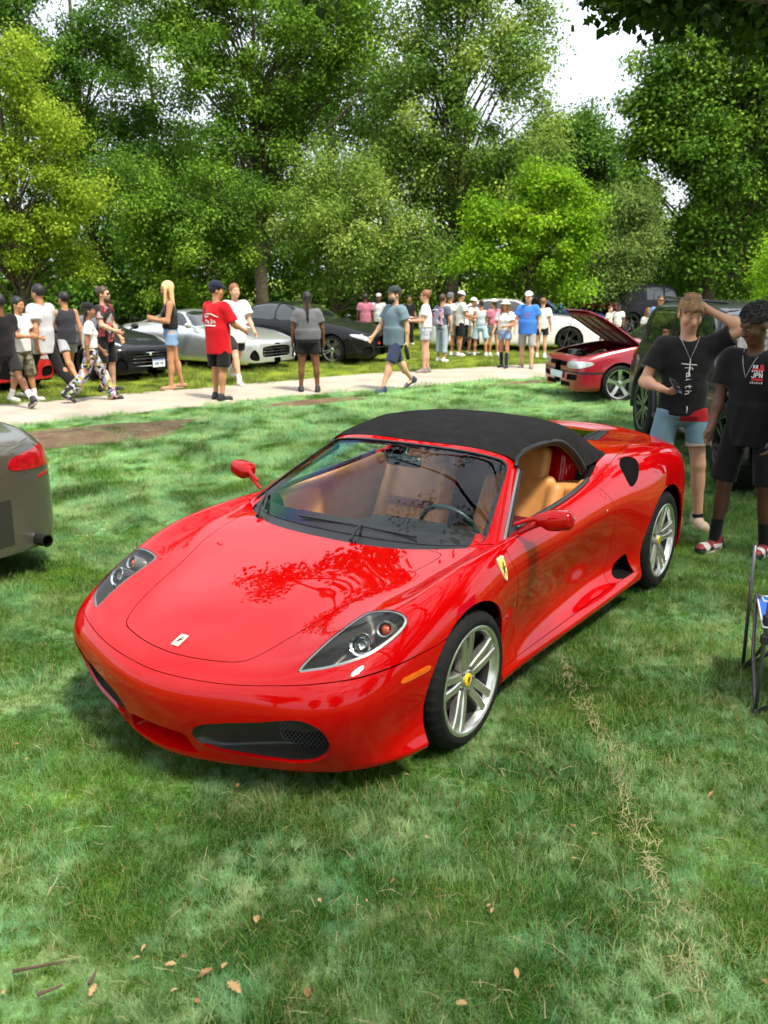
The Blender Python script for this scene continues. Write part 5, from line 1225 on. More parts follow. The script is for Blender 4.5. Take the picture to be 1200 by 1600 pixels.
def coupe_spec(p, wm, glassrows=None):
    return dict(paint=p, st=COUPE, wheel_r=.345, wheelbase=2.62, tyre_w=.25, spokes=five2(.022), wheel_m=wm,
      glass=[('windscreen', [(6.15, 10.01), (6.15, 7.6), (6.35, 6.3), (7.2, 7.2), (7.95, 8.05), (7.95, 10.01)]), ('side_window', [(6.75, 5.35), (7.6, 5.3), (9.4, 5.3), (10.6, 5.45), (11.0, 5.7), (10.3, 6.9), (9.2, 7.75), (8.2, 7.7), (7.5, 6.8)]), ('rear_window', [(10.6, 10.01), (10.7, 8.6), (12.3, 8.3), (12.6, 10.01)])],
      patches=[('headlight', 't', [(.70, .56), (.55, .66), (.30, .76), (.10, .80), (.06, .77), (.25, .68), (.50, .57)], CLEARL, .006, (0, .9)), ('grille', 'f', [(0, .30), (.40, .31), (.47, .36), (.47, .46), (.42, .53), (0, .55), (-.1, .42)], DARK, .03, (.5, 1.2)),
               ('side_vent', 'f', [(.58, .24), (.74, .26), (.78, .36), (.70, .48), (.62, .44), (.56, .32)], DARK, .03, (.3, 1.2)), ('splitter', 'f', [(-.1, .13), (.8, .13), (.8, .20), (-.1, .20)], BLACKP, .009, (.3, 1.2)), ('tail_light', 's', [(-3.2, .80), (-3.55, .78), (-3.55, .85), (-3.2, .86)], TAILR, .006)],
      doors=[[(-.55, .30), (-.50, .60), (-.62, .95), (-1.2, .98), (-1.95, .98), (-2.02, .7), (-1.9, .32), (-1.2, .27)]], seams=[[(.66, -.3), (.66, .3), (.45, .58), (0, .66), (-.5, .68), (-.5, -.68)]], mirrors=[((-.85, 1.0, .98), (.10, .08, .065))])
def face(dx, dy): return math.atan2(dy, dx)
bc, bS, _ = gencar('coupe', 'glossy black sports coupe with chrome-edged grille behind the walking people', (-5.45, 19.0), face(.80, -.60), coupe_spec(BLKP, WBLK))
def chrome_frame(root, pts, x, m=CHROME, r_=.012): MB().tube([(x(y), y, z) for y, z in pts], r_, 6, closed=True).obj('grille_frame', m, root, True)
gf = [(-.42, .30), (.42, .30), (.49, .36), (.49, .47), (.43, .55), (-.43, .55), (-.49, .47), (-.49, .36)]
def detail_front(root, plate, bars, x=lambda y: .885 - .16 * y * y, horse_=False):
    for z in bars: MB().tube([(x(y) - .012, y, z) for y in np.linspace(-.44, .44, 9)], .008, 5).obj('grille_bar', STEEL, root, True)
    chrome_frame(root, spline2(gf, 4), lambda y: x(y))
    if plate:
        MB().box((.90, plate, .33), (.012, .31, .155), bev=.003).obj('number_plate', PLATEM, root)
        MB().box((.907, plate, .395), (.004, .29, .02)).obj('plate_band', mat('plate_blue', (.05, .16, .45), rough=.5), root)
        mb = MB(); [mb.box((.907, plate + q * .036 - .09, .325), (.003, .022, .055)) for q in range(6) if q != 3]; mb.obj('plate_characters', mat('plate_ink', (.03, .05, .15), rough=.5), root)['kind'] = 'stuff'
        MB().lathe([(.0005, .01), (.03, .008), (.035, 0)], 16, 0, (.885, 0, .52)).obj('round_emblem', CHROME, root, True)
detail_front(bc, .18, (.37, .44, .50))
sc_, sS, _ = gencar('coupe', 'silver sports coupe with bonnet towards the path, left of the dark sedan', (-3.15, 21.0), face(.83, -.55), coupe_spec(paint('silver_paint', (.62, .63, .62), .75, .28), WSIL))
detail_front(sc_, 0, (.36, .43, .49))
# --- four-door body: black saloon, white saloon, blue one, olive saloon
SALOON = [(.92, .12, .24, .66, .10, .07, .68, .69), (.88, .58, .18, .70, .50, .36, .73, .74), (.76, .82, .16, .76, .70, .46, .78, .79), (.45, .90, .17, .84, .74, .50, .86, .87), (0, .92, .18, .92, .78, .52, .93, .95), (-.40, .92, .18, .96, .80, .56, .98, .99),
 (-.70, .92, .18, .985, .82, .66, 1.01, 1.02), (-1.0, .92, .18, .99, .82, .66, 1.19, 1.22), (-1.35, .92, .18, 1.0, .82, .62, 1.34, 1.38), (-1.9, .92, .18, 1.01, .82, .60, 1.39, 1.43), (-2.4, .92, .18, 1.02, .81, .59, 1.36, 1.41), (-2.85, .92, .19, 1.03, .80, .57, 1.25, 1.30), (-3.2, .92, .2, 1.03, .78, .55, 1.11, 1.15), (-3.5, .90, .20, 1.02, .75, .52, 1.04, 1.06), (-3.78, .82, .20, .98, .68, .46, 1.0, 1.02), (-3.90, .55, .21, .92, .46, .32, .94, .95), (-3.94, .12, .22, .88, .10, .07, .89, .90)]
def saloon_spec(p, wm, **kw):
    d = dict(paint=p, st=SALOON, wheel_r=.345, wheelbase=2.85, tyre_w=.235, spokes=five2(.020), wheel_m=wm,
      glass=[('windscreen', [(6.1, 10.01), (6.1, 7.6), (6.3, 6.2), (7.2, 7.2), (7.95, 8.1), (7.95, 10.01)]), ('side_window', [(6.75, 5.35), (7.6, 5.25), (8.62, 5.25), (8.66, 7.85), (8.2, 7.75), (7.5, 6.8)]), ('side_window', [(8.78, 5.25), (9.8, 5.25), (10.35, 5.3), (10.30, 7.75), (9.6, 7.95), (8.80, 7.9)]), ('quarter_window', [(10.45, 5.3), (11.2, 5.4), (11.7, 5.6), (11.2, 6.8), (10.45, 7.6)]), ('rear_window', [(10.9, 10.01), (11.0, 8.5), (12.5, 8.2), (12.8, 10.01)])],
      patches=[('headlight', 'f', [(.46, .60), (.60, .645), (.76, .70), (.86, .73), (.87, .67), (.78, .60), (.62, .565)], CLEARL, .006, (.2, 1)), ('grille', 'f', [(-.1, .26), (.32, .27), (.40, .33), (.40, .55), (.34, .62), (-.1, .64)], DARK, .03, (.6, 1.2)), ('side_vent', 'f', [(.50, .26), (.74, .28), (.78, .36), (.72, .44), (.52, .42)], DARK, .03, (.3, 1.2)), ('splitter', 'f', [(-.1, .15), (.85, .15), (.85, .215), (-.1, .215)], BLACKP, .009, (.3, 1.2)),
               ('tail_light', 'f', [(.42, .80), (.60, .775), (.80, .78), (.95, .82), (.95, .93), (.80, .93), (.58, .90), (.44, .87)], TAILR, .006, (-4.2, -3.45))],
      doors=[[(-.50, .32), (-.46, .60), (-.55, 1.02), (-1.2, 1.03), (-1.62, 1.03), (-1.66, .65), (-1.64, .30), (-1.1, .28)], [(-1.68, .30), (-1.70, .65), (-1.66, 1.03), (-2.2, 1.05), (-2.62, 1.05), (-2.66, .80), (-2.46, .62), (-2.40, .30)]], seams=[[(.74, -.3), (.74, .3), (.5, .58), (0, .68), (-.44, .70), (-.44, -.70)]], mirrors=[((-.75, 1.02, 1.04), (.10, .09, .07))])
    d.update(kw); return d
bs, _, _ = gencar('saloon', 'black four-door saloon with dark glass behind the silver coupe', (-.80, 22.5), face(.86, -.50), saloon_spec(BLKP, WSIL))
MB().box((.90, 0, .40), (.02, .70, .012)).obj('grille_bar', STEEL, bs); MB().box((.905, -.2, .50), (.01, .10, .05)).obj('grille_emblem', mat('emblem_red', (.5, .02, .02), rough=.3), bs)
ww, _, _ = gencar('saloon', 'white saloon parked behind the standing group, nose to the right', (5.25, 26.0), face(.985, -.17), saloon_spec(paint('white_paint', (.74, .72, .69)), WBLK, dark_wheels=True))
bl, _, _ = gencar('saloon', 'dark blue saloon beyond the white car', (6.7, 31.0), face(.97, -.2), saloon_spec(paint('blue_paint', (.012, .05, .17), .3), WSIL))
og, oS, _ = gencar('saloon', 'olive grey saloon at the left edge, tail lamp and exhaust showing', (0, 0), face(-.82, .57), saloon_spec(paint('olive_paint', (.12, .113, .085), .45, .3), WSIL, res=12, seam_name='boot_lid', seams=[[(-3.35, -.70), (-3.35, .70), (-3.80, .66), (-3.87, .52), (-3.87, -.52), (-3.80, -.66)]]))
_c = Matrix.Rotation(face(-.82, .57), 3, 'Z') @ Vector((-3.86, -.62, 0)); og.location = (-2.47 - _c.x, 6.15 - _c.y, 0)
for sg in (1, -1):
    q_ = oS if sg > 0 else oS.mirror(); rf = q_.clip(lambda s: np.where(s.V[:, 0] < -3.5, sdpoly(np.c_[s.V[:, 1] * sg, s.V[:, 2]], spline2([(.66, .70), (.80, .715), (.80, .735), (.66, .72)], 3)), 1)); 
    if rf.F: surfobj('rear_reflector', rf.offset(.004), TAILR, og, rim=.005)
    ln_ = q_.clip(lambda s: np.where(s.V[:, 0] < -2.9, np.abs(s.V[:, 2] - .755 - .05 * (np.abs(s.V[:, 1]) < .0)) - .003, 1)); 
    if ln_.F: surfobj('bumper_seam', ln_.offset(.0015), SEAL, og, rim=0)
    ln_ = q_.clip(lambda s: np.where(s.V[:, 0] < -3.2, np.abs(s.V[:, 2] - .44) - .16, 1)).clip(lambda s: np.abs(s.V[:, 1]) - .40); 
    if ln_.F: surfobj('plate_recess', ln_.offset(.003), mat('olive_dark', (.03, .03, .025), rough=.4), og, rim=.005)
MB().lathe([(.036, .09), (.046, .085), (.046, -.08), (.038, -.08)], 20, 0, (-3.92, -.60, .27)).obj('exhaust_tip', WBLK, og, True, 40)
MB().lathe([(.036, .09), (.046, .085), (.046, -.08), (.038, -.08)], 20, 0, (-3.92, .60, .27)).obj('exhaust_tip', WBLK, og, True, 40)
rc, _, _ = gencar('saloon', 'red car cut off by the left edge behind the first walkers', (-7.35, 16.9), face(.80, -.60), saloon_spec(paint('crimson_paint', (.42, .006, .012)), WBLK))
# --- red hatchback with its hood up
HATCH = [(.78, .12, .24, .62, .10, .07, .64, .65), (.75, .60, .20, .66, .54, .40, .69, .70), (.66, .79, .19, .72, .70, .48, .74, .75), (.42, .83, .19, .80, .74, .50, .81, .82), (0, .84, .19, .88, .76, .52, .88, .89), (-.40, .84, .19, .93, .78, .56, .94, .95),
 (-.66, .84, .19, .95, .79, .62, .98, .99), (-1.0, .84, .19, .96, .79, .62, 1.18, 1.20), (-1.35, .84, .19, .965, .79, .60, 1.32, 1.35), (-1.9, .84, .19, .97, .79, .58, 1.34, 1.38), (-2.4, .84, .19, .98, .78, .57, 1.31, 1.35), (-2.8, .84, .2, .98, .77, .56, 1.22, 1.25), (-3.15, .82, .22, .97, .74, .52, 1.05, 1.07), (-3.4, .74, .26, .92, .62, .42, .95, .96), (-3.46, .12, .30, .88, .10, .07, .89, .90)]
CHERRY = paint('cherry_paint', (.27, .004, .016), .15)
hb, hS, hH = gencar('hatchback', 'cherry red hatchback with its hood propped open', (3.78, 15.85), face(-.98, -.20), dict(paint=CHERRY, st=HATCH, wheel_r=.315, wheelbase=2.60, tyre_w=.205, spokes=five(.040), wheel_m=WSIL, rimf=.76,
  glass=[('windscreen', [(6.1, 10.01), (6.1, 7.6), (6.3, 6.2), (7.2, 7.2), (7.95, 8.1), (7.95, 10.01)]), ('side_window', [(6.75, 5.35), (7.6, 5.25), (9.2, 5.25), (9.25, 7.85), (8.2, 7.75), (7.5, 6.8)]), ('quarter_window', [(9.4, 5.25), (10.9, 5.3), (11.2, 5.6), (10.6, 7.6), (9.45, 7.8)]), ('rear_window', [(10.9, 10.01), (11.0, 8.5), (12.3, 8.2), (12.5, 10.01)])],
  patches=[('headlight', 'f', [(.40, .575), (.42, .67), (.70, .69), (.80, .68), (.80, .60), (.66, .57)], CLEARL, .006, (.2, 1)), ('front_grille', 'f', [(-.1, .59), (.36, .58), (.36, .66), (-.1, .67)], DARK, .02, (.3, 1.2)), ('fog_slot', 'f', [(.36, .36), (.70, .38), (.70, .47), (.38, .46)], DARK, .025, (.3, 1.2)), ('lower_grille', 'f', [(-.1, .24), (.5, .25), (.5, .33), (-.1, .33)], DARK, .025, (.3, 1.2)), ('bumper_strip', 'f', [(-.1, .485), (.9, .485), (.9, .52), (-.1, .52)], BLACKP, .004, (.0, 1.2)), ('tail_light', 's', [(-3.2, .70), (-3.5, .70), (-3.5, .85), (-3.2, .85)], TAILR, .006)],
  doors=[[(-.48, .32), (-.44, .60), (-.52, .96), (-1.2, .98), (-1.85, .98), (-1.88, .65), (-1.80, .30), (-1.1, .28)]], open_hood=[(.62, -.52), (.62, .52), (.45, .66), (0, .70), (-.42, .70), (-.42, -.70), (0, -.70), (.45, -.66)], mirrors=[((-.75, .93, 1.0), (.08, .08, .06))]))
RH = rotm(0, -42, 0); cpt = np.array((-.42, 0, .95))
Hj = Surf(np.concatenate([hH.V, hH.mirror().V]), np.concatenate([hH.N, hH.mirror().N]), np.concatenate([hH.UV, hH.UV]), hH.F + [tuple(i + len(hH.V) for i in f) for f in hH.mirror().F])
Hj.V = (Hj.V - cpt) @ RH.T + cpt; Hj.N = Hj.N @ RH.T
hood_o = surfobj('raised_hood', Hj, CHERRY, hb, rim=.02)
mb = MB()
und = lambda x, y, o=.022: tuple((np.array((x, y, np.interp(x, [-.42, .62], [.935, .76]))) - cpt - np.array((0, 0, o))) @ RH.T + cpt)
for y in (-.55, -.2, .2, .55): mb.tube([und(x, y) for x in (-.38, .1, .5)], .028, 5)
for x in (-.36, .05, .5): mb.tube([und(x, y) for y in (-.58, 0, .58)], .028, 5)
mb.obj('hood_bracing', mat('cherry_dull', (.16, .008, .014), rough=.6), hood_o)
V = [und(x, y, .03) for x, y in ((-.34, -.5), (.46, -.5), (.46, .5), (-.34, .5))]; MB().add(V, [(0, 1, 2, 3)]).obj('hood_liner', mat('liner_buff', (.33, .22, .17), rough=.9, noise=(8, .3)), hood_o)
MB().tube([(.5, -.5, .80), und(.42, -.5)], .008, 6).obj('hood_prop', STEEL, hb)
MB().box((.1, 0, .50), (1.0, 1.30, .18)).obj('engine_bay', DARK, hb)
r_ = np.random.default_rng(4)
for q in range(16):
    x, y = r_.uniform(-.3, .5), r_.uniform(-.5, .5); d = r_.uniform(.08, .24, 3); MB().box((x, y, .63 + d[2] * .3), (d[0], d[1], d[2]), rotm(0, 0, r_.uniform(0, 90)), bev=.01).obj('engine_part', [STEEL, BLACKP, CHROME, mat('bay_blue', (.08, .16, .24), rough=.4)][q % 4], hb)
for q in range(5): MB().tube(spline2([(r_.uniform(-.3, .5), -.5 + q * .22, .66), (r_.uniform(-.2, .3), -.4 + q * .2, .80), (r_.uniform(-.3, .4), -.3 + q * .2, .68)], 5, False), .018, 6).obj('engine_hose', [BLACKP, CHROME][q % 2], hb, True)
MB().box((.80, 0, .43), (.02, .50, .11), bev=.006).obj('number_plate', PLATEM, hb)
# --- black off-road wagon on the right
SUV = [(.74, .12, .50, 1.0, .10, .07, 1.03, 1.04), (.72, .66, .44, 1.02, .60, .44, 1.06, 1.07), (.64, .86, .40, 1.05, .76, .50, 1.08, 1.09), (.35, .95, .40, 1.10, .82, .56, 1.13, 1.14), (0, .96, .40, 1.13, .84, .58, 1.16, 1.17), (-.45, .96, .40, 1.15, .86, .62, 1.18, 1.19),
 (-.62, .96, .40, 1.16, .88, .72, 1.20, 1.21), (-.85, .96, .40, 1.17, .88, .76, 1.50, 1.53), (-1.1, .96, .40, 1.17, .88, .78, 1.68, 1.74), (-1.8, .96, .40, 1.18, .88, .78, 1.72, 1.78), (-2.6, .96, .40, 1.18, .88, .78, 1.72, 1.78), (-3.25, .96, .40, 1.18, .88, .77, 1.70, 1.76), (-3.55, .95, .42, 1.17, .86, .74, 1.64, 1.70), (-3.68, .86, .46, 1.12, .76, .62, 1.5, 1.55), (-3.72, .12, .50, 1.0, .10, .07, 1.4, 1.45)]
DGR = mat('black_green_paint', (.005, .006, .005), rough=.4, coat=.6, coat_rough=.02, spec=.15); ypa = [(30 * k, .014) for k in range(12)]
suv, _, _ = gencar('off_road_wagon', 'glossy black tall off-road wagon beside the two standing young people', (4.32, 8.72), R(-90), dict(paint=DGR, st=SUV, wheel_r=.44, wheelbase=2.9, tyre_w=.28, spokes=[(60 * k + e, .022) for k in range(6) for e in (-10, 10)], wheel_m=WBLK, dark_wheels=True, arch=.50, rimf=.68, inset=-.02,
  glass=[('windscreen', [(6.05, 10.01), (6.05, 7.4), (6.2, 6.0), (7.2, 7.3), (7.9, 8.2), (7.9, 10.01)]), ('side_window', [(6.9, 5.5), (7.4, 5.35), (8.45, 5.35), (8.45, 7.7), (8.0, 7.7), (7.5, 7.2)]), ('side_window', [(8.6, 5.35), (9.55, 5.35), (9.55, 7.8), (8.6, 7.75)]), ('quarter_window', [(9.7, 5.35), (11.1, 5.4), (11.1, 7.7), (9.7, 7.8)])],
  patches=[('headlight', 'f', [(.50, .84), (.60, .80), (.72, .82), (.78, .92), (.70, 1.0), (.58, 1.0), (.50, .93)], CLEARL, .006, (.2, 1)), ('grille', 'f', [(-.1, .72), (.40, .72), (.44, .8), (.42, .96), (-.1, .98)], DARK, .03, (.4, 1.2)), ('tail_light', 's', [(-3.5, .95), (-3.75, .95), (-3.75, 1.15), (-3.5, 1.15)], TAILR, .006)],
  doors=[[(-.60, .55), (-.58, .80), (-.66, 1.18), (-1.1, 1.2), (-1.56, 1.2), (-1.58, .8), (-1.56, .55), (-1.0, .53)], [(-1.60, .55), (-1.62, .8), (-1.60, 1.2), (-2.0, 1.2), (-2.45, 1.2), (-2.50, .95), (-2.38, .75), (-2.35, .55)]], mirrors=[((-.72, 1.10, 1.25), (.08, .11, .09))]))
for s in (1, -1):
    for xc in (0, -2.9):
        a = [(xc + .515 * math.cos(t), s * .955, .44 + .515 * math.sin(t)) for t in np.linspace(-.15, math.pi + .15, 20)]; MB().tube(a, .035, 8, flat=.8).obj('wheel_flare', mat('grey_cladding', (.03, .03, .03), rough=.6), suv, True)
    MB().tube([(.0 - .55, s * .97, .40), (-2.35, s * .97, .40)], .04, 8).obj('side_step', BLACKP, suv, True); MB().tube([(-1.1, s * .66, 1.79), (-3.3, s * .66, 1.80)], .018, 6).obj('roof_rail', BLACKP, suv, True)
dk, _, _ = gencar('off_road_wagon', 'dark wagon far behind the raised hood', (10.9, 34.0), face(.9, .4), dict(paint=mat('midnight_paint', (.004, .004, .007), rough=.5, coat=.3, spec=.1), st=SUV, wheel_r=.40, wheelbase=2.9, tyre_w=.26, spokes=five(.03), wheel_m=WBLK, glass=[('side_window', [(6.9, 5.5), (7.4, 5.35), (8.45, 5.35), (8.45, 7.7), (8.0, 7.7), (7.5, 7.2)]), ('side_window', [(8.6, 5.35), (9.55, 5.35), (9.55, 7.8), (8.6, 7.75)])], patches=[('tail_light', 's', [(-3.5, .95), (-3.75, .95), (-3.75, 1.15), (-3.5, 1.15)], TAILR, .006)]))
# ------------------------------------------------------------------ people
def cyl(self, a, b, ra, rb=None, k=.0, op='add', sq=None, rd=.006):
    """flat-ended cone (sleeves, trouser legs, hems)"""
    rb = ra if rb is None else rb; a = np.array(a, float); b = np.array(b, float); m = max(ra, rb) * (1.3 if sq else 1.05) + k + 3 * self.h
    q, X = self.sl(np.minimum(a, b) - m, np.maximum(a, b) + m); w = X - a.astype(np.float32); e = (b - a).astype(np.float32); L = np.sqrt(e @ e)
    t = (w @ e) / (L * L); w = w - t[..., None] * e
    if sq:
        ax = np.array(sq[0], np.float32); ax /= np.linalg.norm(ax); c = w @ ax; w = w + (c * (1 / sq[1] - 1))[..., None] * ax
    rad = np.sqrt((w * w).sum(-1)) - (ra + (rb - ra) * np.clip(t, 0, 1)); ax_ = np.maximum(-t, t - 1) * L
    v = np.minimum(np.maximum(rad, ax_), 0) + np.sqrt(np.maximum(rad, 0) ** 2 + np.maximum(ax_, 0) ** 2)
    self.put(q, v, k, op); return self
Field.cyl = cyl
def skinmat(n, c): return mat('skin_' + n, c, rough=.5, noise=(9, .14, 5), spec=.35)
SKIN = dict(light=skinmat('light', (.56, .31, .20)), tan=skinmat('tan', (.42, .20, .10)), brown=skinmat('brown', (.15, .062, .030)), dark=skinmat('dark', (.085, .038, .022)), mid=skinmat('mid', (.26, .12, .06)))
def cloth(n, c, amt=.18, sc=7): return mat('cloth_' + n, c, rough=.88, spec=.15, sheen=.1, noise=(sc, amt, 6), bump=(16, .35, .012))
def pattern(name, cols, scale, base):
    if name in MATS: return MATS[name]
    m, n, l, b, o = nodemat(name); t = n.new('ShaderNodeTexCoord'); v = n.new('ShaderNodeTexVoronoi'); v.inputs['Scale'].default_value = scale; l.new(t.outputs['Object'], v.inputs['Vector'])
    s = n.new('ShaderNodeSeparateColor'); l.new(v.outputs['Color'], s.inputs[0]); st = [(0, base)]; k = len(cols)
    r = n.new('ShaderNodeValToRGB'); r.color_ramp.interpolation = 'CONSTANT'; e = r.color_ramp.elements
    allc = [base] + cols
    while len(e) < len(allc): e.new(.5)
    for i, c in enumerate(allc): e[i].position = 0 if i == 0 else .34 + .66 * (i - 1) / k; e[i].color = (*c, 1)
    l.new(s.outputs[0], r.inputs[0]); l.new(r.outputs[0], b.inputs['Base Color']); b.inputs['Roughness'].default_value = .85; return m
FLORAL = pattern('floral_print', [(.45, .42, .55), (.42, .12, .16), (.45, .33, .06), (.12, .22, .10), (.25, .25, .42), (.5, .5, .5)], 24, (.008, .008, .012))
FLORAL2 = pattern('rose_print', [(.42, .07, .08), (.10, .02, .02), (.3, .28, .26)], 11, (.008, .008, .010))
CAMO = pattern('camo_print', [(.10, .10, .05), (.30, .26, .17), (.05, .05, .03)], 20, (.20, .18, .11))
BACKP = pattern('backpack_print', [(.5, .2, .3), (.2, .3, .4), (.6, .55, .5)], 14, (.05, .05, .08))
HAIRC = dict(black=mat('hair_black', (.006, .005, .005), rough=.55, bump=(60, .8, .01)), brown=mat('hair_brown', (.045, .022, .010), rough=.5, bump=(60, .8, .01)), auburn=mat('hair_auburn', (.20, .075, .025), rough=.5, bump=(60, .8, .01)), blond=mat('hair_blond', (.62, .42, .18), rough=.42, noise=(30, .25), bump=(60, .8, .01)), sand=mat('hair_sand', (.17, .092, .034), rough=.55, noise=(26, .45), bump=(55, .9, .012)), grey=mat('hair_grey', (.16, .15, .14), rough=.55, noise=(26, .4), bump=(60, .8, .01)))
WHITEC, BLACKC = cloth('white', (.66, .65, .62)), cloth('black', (.010, .010, .011), .3)
SHOEW = mat('shoe_white', (.62, .60, .55), rough=.6, noise=(20, .15)); SHOEB = mat('shoe_black', (.012, .012, .014), rough=.6); SOLE = mat('shoe_sole', (.55, .50, .42), rough=.7)
SHADES = mat('sunglass_black', (.008, .008, .01), rough=.1)
def dirv(fwd, abd, s): a, b = R(fwd), R(abd); return np.array((math.sin(a) * math.cos(b), s * math.sin(b), -math.cos(a) * math.cos(b)))
def person(label, loc, rz, H, skin, hair, wear, pose=None, group=None, h=.0135, hat=None, extra=None, fat=0., name='person'):
    """local frame: faces +x, left is +y. Modelled 1.75 m tall and scaled."""
    P = dict(legs=((3, 4, 3), (-3, 4, 3)), arms=((5, 10, 15, 0), (-3, 10, 12, 0)), head=(0, 0), lean=0); P.update(pose or {})
    root = empty(name, label, 'person', (*loc, 0), rz, group); sc = H / 1.75; root.scale = (sc, sc, sc)
    SK = SKIN[skin]; J = {}; drop = 0
    lean = math.tan(R(P['lean'])); sh = lambda z: (z - .93) * lean
    for i, s in ((0, 1), (1, -1)):
        sw, kn, sp = P['legs'][i]; hip = np.array((0, s * .088, .92)); d1 = dirv(sw, sp, s); knee = hip + d1 * .43; d2 = dirv(sw - kn, sp * .5, s); ank = knee + d2 * .42
        J['hip', i], J['knee', i], J['ank', i] = hip, knee, ank; J['shin', i] = d2
        J['foot', i] = R(-max(0, -sw * .8 + kn * .9 - 8) if sw < 0 else 0)
    low = min(J['ank', i][2] for i in (0, 1)); drop = .085 - low
    for k in list(J):
        if k[0] in ('hip', 'knee', 'ank'): J[k] = J[k] + np.array((0, 0, drop))
    z0 = drop
    for i, s in ((0, 1), (1, -1)):
        shd = np.array((sh(1.40), s * .185, 1.405 + z0)); a = P['arms'][i]
        if isinstance(a, dict): el, wr = np.array(a['elbow']) + (0, 0, z0), np.array(a['wrist']) + (0, 0, z0)
        else:
            fwd, abd, elb, inw = a; u = dirv(fwd, abd, s); el = shd + u * .285; f_ = dirv(fwd + elb, abd * .4, s); ci, si = math.cos(R(inw)), math.sin(R(inw)) * -s
            f_ = np.array((f_[0] * ci - f_[1] * si, f_[0] * si + f_[1] * ci, f_[2])); wr = el + f_ * .25
        J['sh', i], J['el', i], J['wr', i] = shd, el, wr
    hc = np.array((sh(1.62) + .02, 0, 1.635 + z0)); yaw, pit = P['head']; HR = rotm(0, pit, yaw); hx = lambda *v: hc + HR @ np.array(v, float)
    allp = np.array([J[k] for k in J if k[0] in ('hip', 'knee', 'ank', 'sh', 'el', 'wr')] + [hc]); lo = allp.min(0) - .26; hi = allp.max(0) + .26; lo[2] = -.03
    F = Field(lo, hi, h); xs = ((1, 0, 0), .72)
    tz = lambda x, y, z: (sh(z) + x, y, z + z0)
    # --- skin: one body
    F.cone(tz(0, 0, .95), tz(0, 0, 1.26), .135 + fat, .140 + fat * .6, k=.04, sq=xs); F.cone(tz(.0, .075, 1.29), tz(0, -.075, 1.29), .105, .105, k=.05, sq=xs)
    F.cone(J['sh', 0] - (0, .03, .01), J['sh', 1] + (0, .03, -.01), .056, .056, k=.05)
    F.cone(tz(-.01, 0, 1.44), hc + (-.015, 0, -.05), .056, .053, k=.03)
    F.ell(hx(-.012, 0, .022), (.098, .078, .103), HR, k=.02); F.ell(hx(.022, 0, -.052), (.070, .060, .075), HR, k=.03); F.ell(hx(.062, 0, -.098), (.026, .028, .022), HR, k=.025)
    F.cone(hx(.085, 0, .012), hx(.106, 0, -.030), .010, .0155, k=.016); F.cone(hx(.074, .03, .03), hx(.074, -.03, .03), .016, .016, k=.016)
    for s in (1, -1): F.ell(hx(-.012, s * .080, -.012), (.022, .011, .032), HR, k=.008); F.ell(hx(.055, s * .045, -.028), (.028, .022, .028), HR, k=.02)
    F.cone(hx(.084, .016, -.062), hx(.084, -.016, -.062), .0115, .0115, k=.012)
    for i, s in ((0, 1), (1, -1)):
        F.cone(J['sh', i], J['el', i], .052 + fat * .15, .040 + fat * .1, k=.03); F.cone(J['el', i], J['wr', i], .041, .027, k=.02); F.ell(J['el', i] * .72 + J['wr', i] * .28, (.043, .043, .05), k=.03)
        d = J['wr', i] - J['el', i]; d /= np.linalg.norm(d); up = np.array((0, 0, 1.)) if abs(d[2]) < .8 else np.array((1., 0, 0))
        hp_ = (P.get('palm') or {}).get(i); nrm = np.array(hp_, float) if hp_ is not None else np.cross(d, np.cross(np.array((0, -s, .0)) + .2 * up, d)); nrm = nrm - d * (nrm @ d); nrm /= np.linalg.norm(nrm) + 1e-9; sd = np.cross(nrm, d)
        if sd[0] < 0 and hp_ is None: sd = -sd
        if (P.get('flip') or {}).get(i): sd = -sd
        w = J['wr', i]; curl = (P.get('curl') or {}).get(i, .45)
        F.cone(w, w + d * .05, .026, .034, k=.02, sq=(nrm, .55)); F.cone(w + d * .045 + sd * .018, w + d * .075 - sd * .012, .028, .028, k=.02, sq=(nrm, .55))
        for q, (o, L) in enumerate(((.027, .068), (.009, .078), (-.009, .072), (-.026, .056))):
            b0 = w + d * .078 + sd * o; b1 = b0 + (d * math.cos(curl) + nrm * math.sin(curl)) * L * .5; b2 = b1 + (d * math.cos(curl * 2.3) + nrm * math.sin(curl * 2.3)) * L * .5
            F.cone(b0, b1, .0102, .0095, k=.004); F.cone(b1, b2, .0095, .008, k=.004)
        t0 = w + d * .03 + sd * .028; t1 = t0 + (d * .6 + sd * .7 + nrm * .25) * .035; F.cone(t0, t1, .014, .012, k=.012); F.cone(t1, t1 + (d * .9 + nrm * .45) * .028, .0115, .009, k=.005)
        F.cone(J['hip', i], J['knee', i], .085 + fat * .35, .055 + fat * .12, k=.03); F.cone(J['knee', i], J['ank', i], .052 + fat * .1, .036, k=.02); F.ell(J['knee', i] * .68 + J['ank', i] * .32 + (-.018, 0, 0), (.050 + fat * .1, .05 + fat * .1, .11), k=.03)
        fa = J['foot', i]; fd = np.array((math.cos(fa), s * .12, math.sin(fa))); F.cone(J['ank', i] + (0, 0, -.03), J['ank', i] + fd * .13 + np.array((0, 0, -.05)), .036, .03, k=.02)
    body = F.obj('body', SK, root)
    # --- clothes
    top, bot = wear.get('top'), wear.get('bottom')
    t = .016 + wear.get('loose', 0) * .5
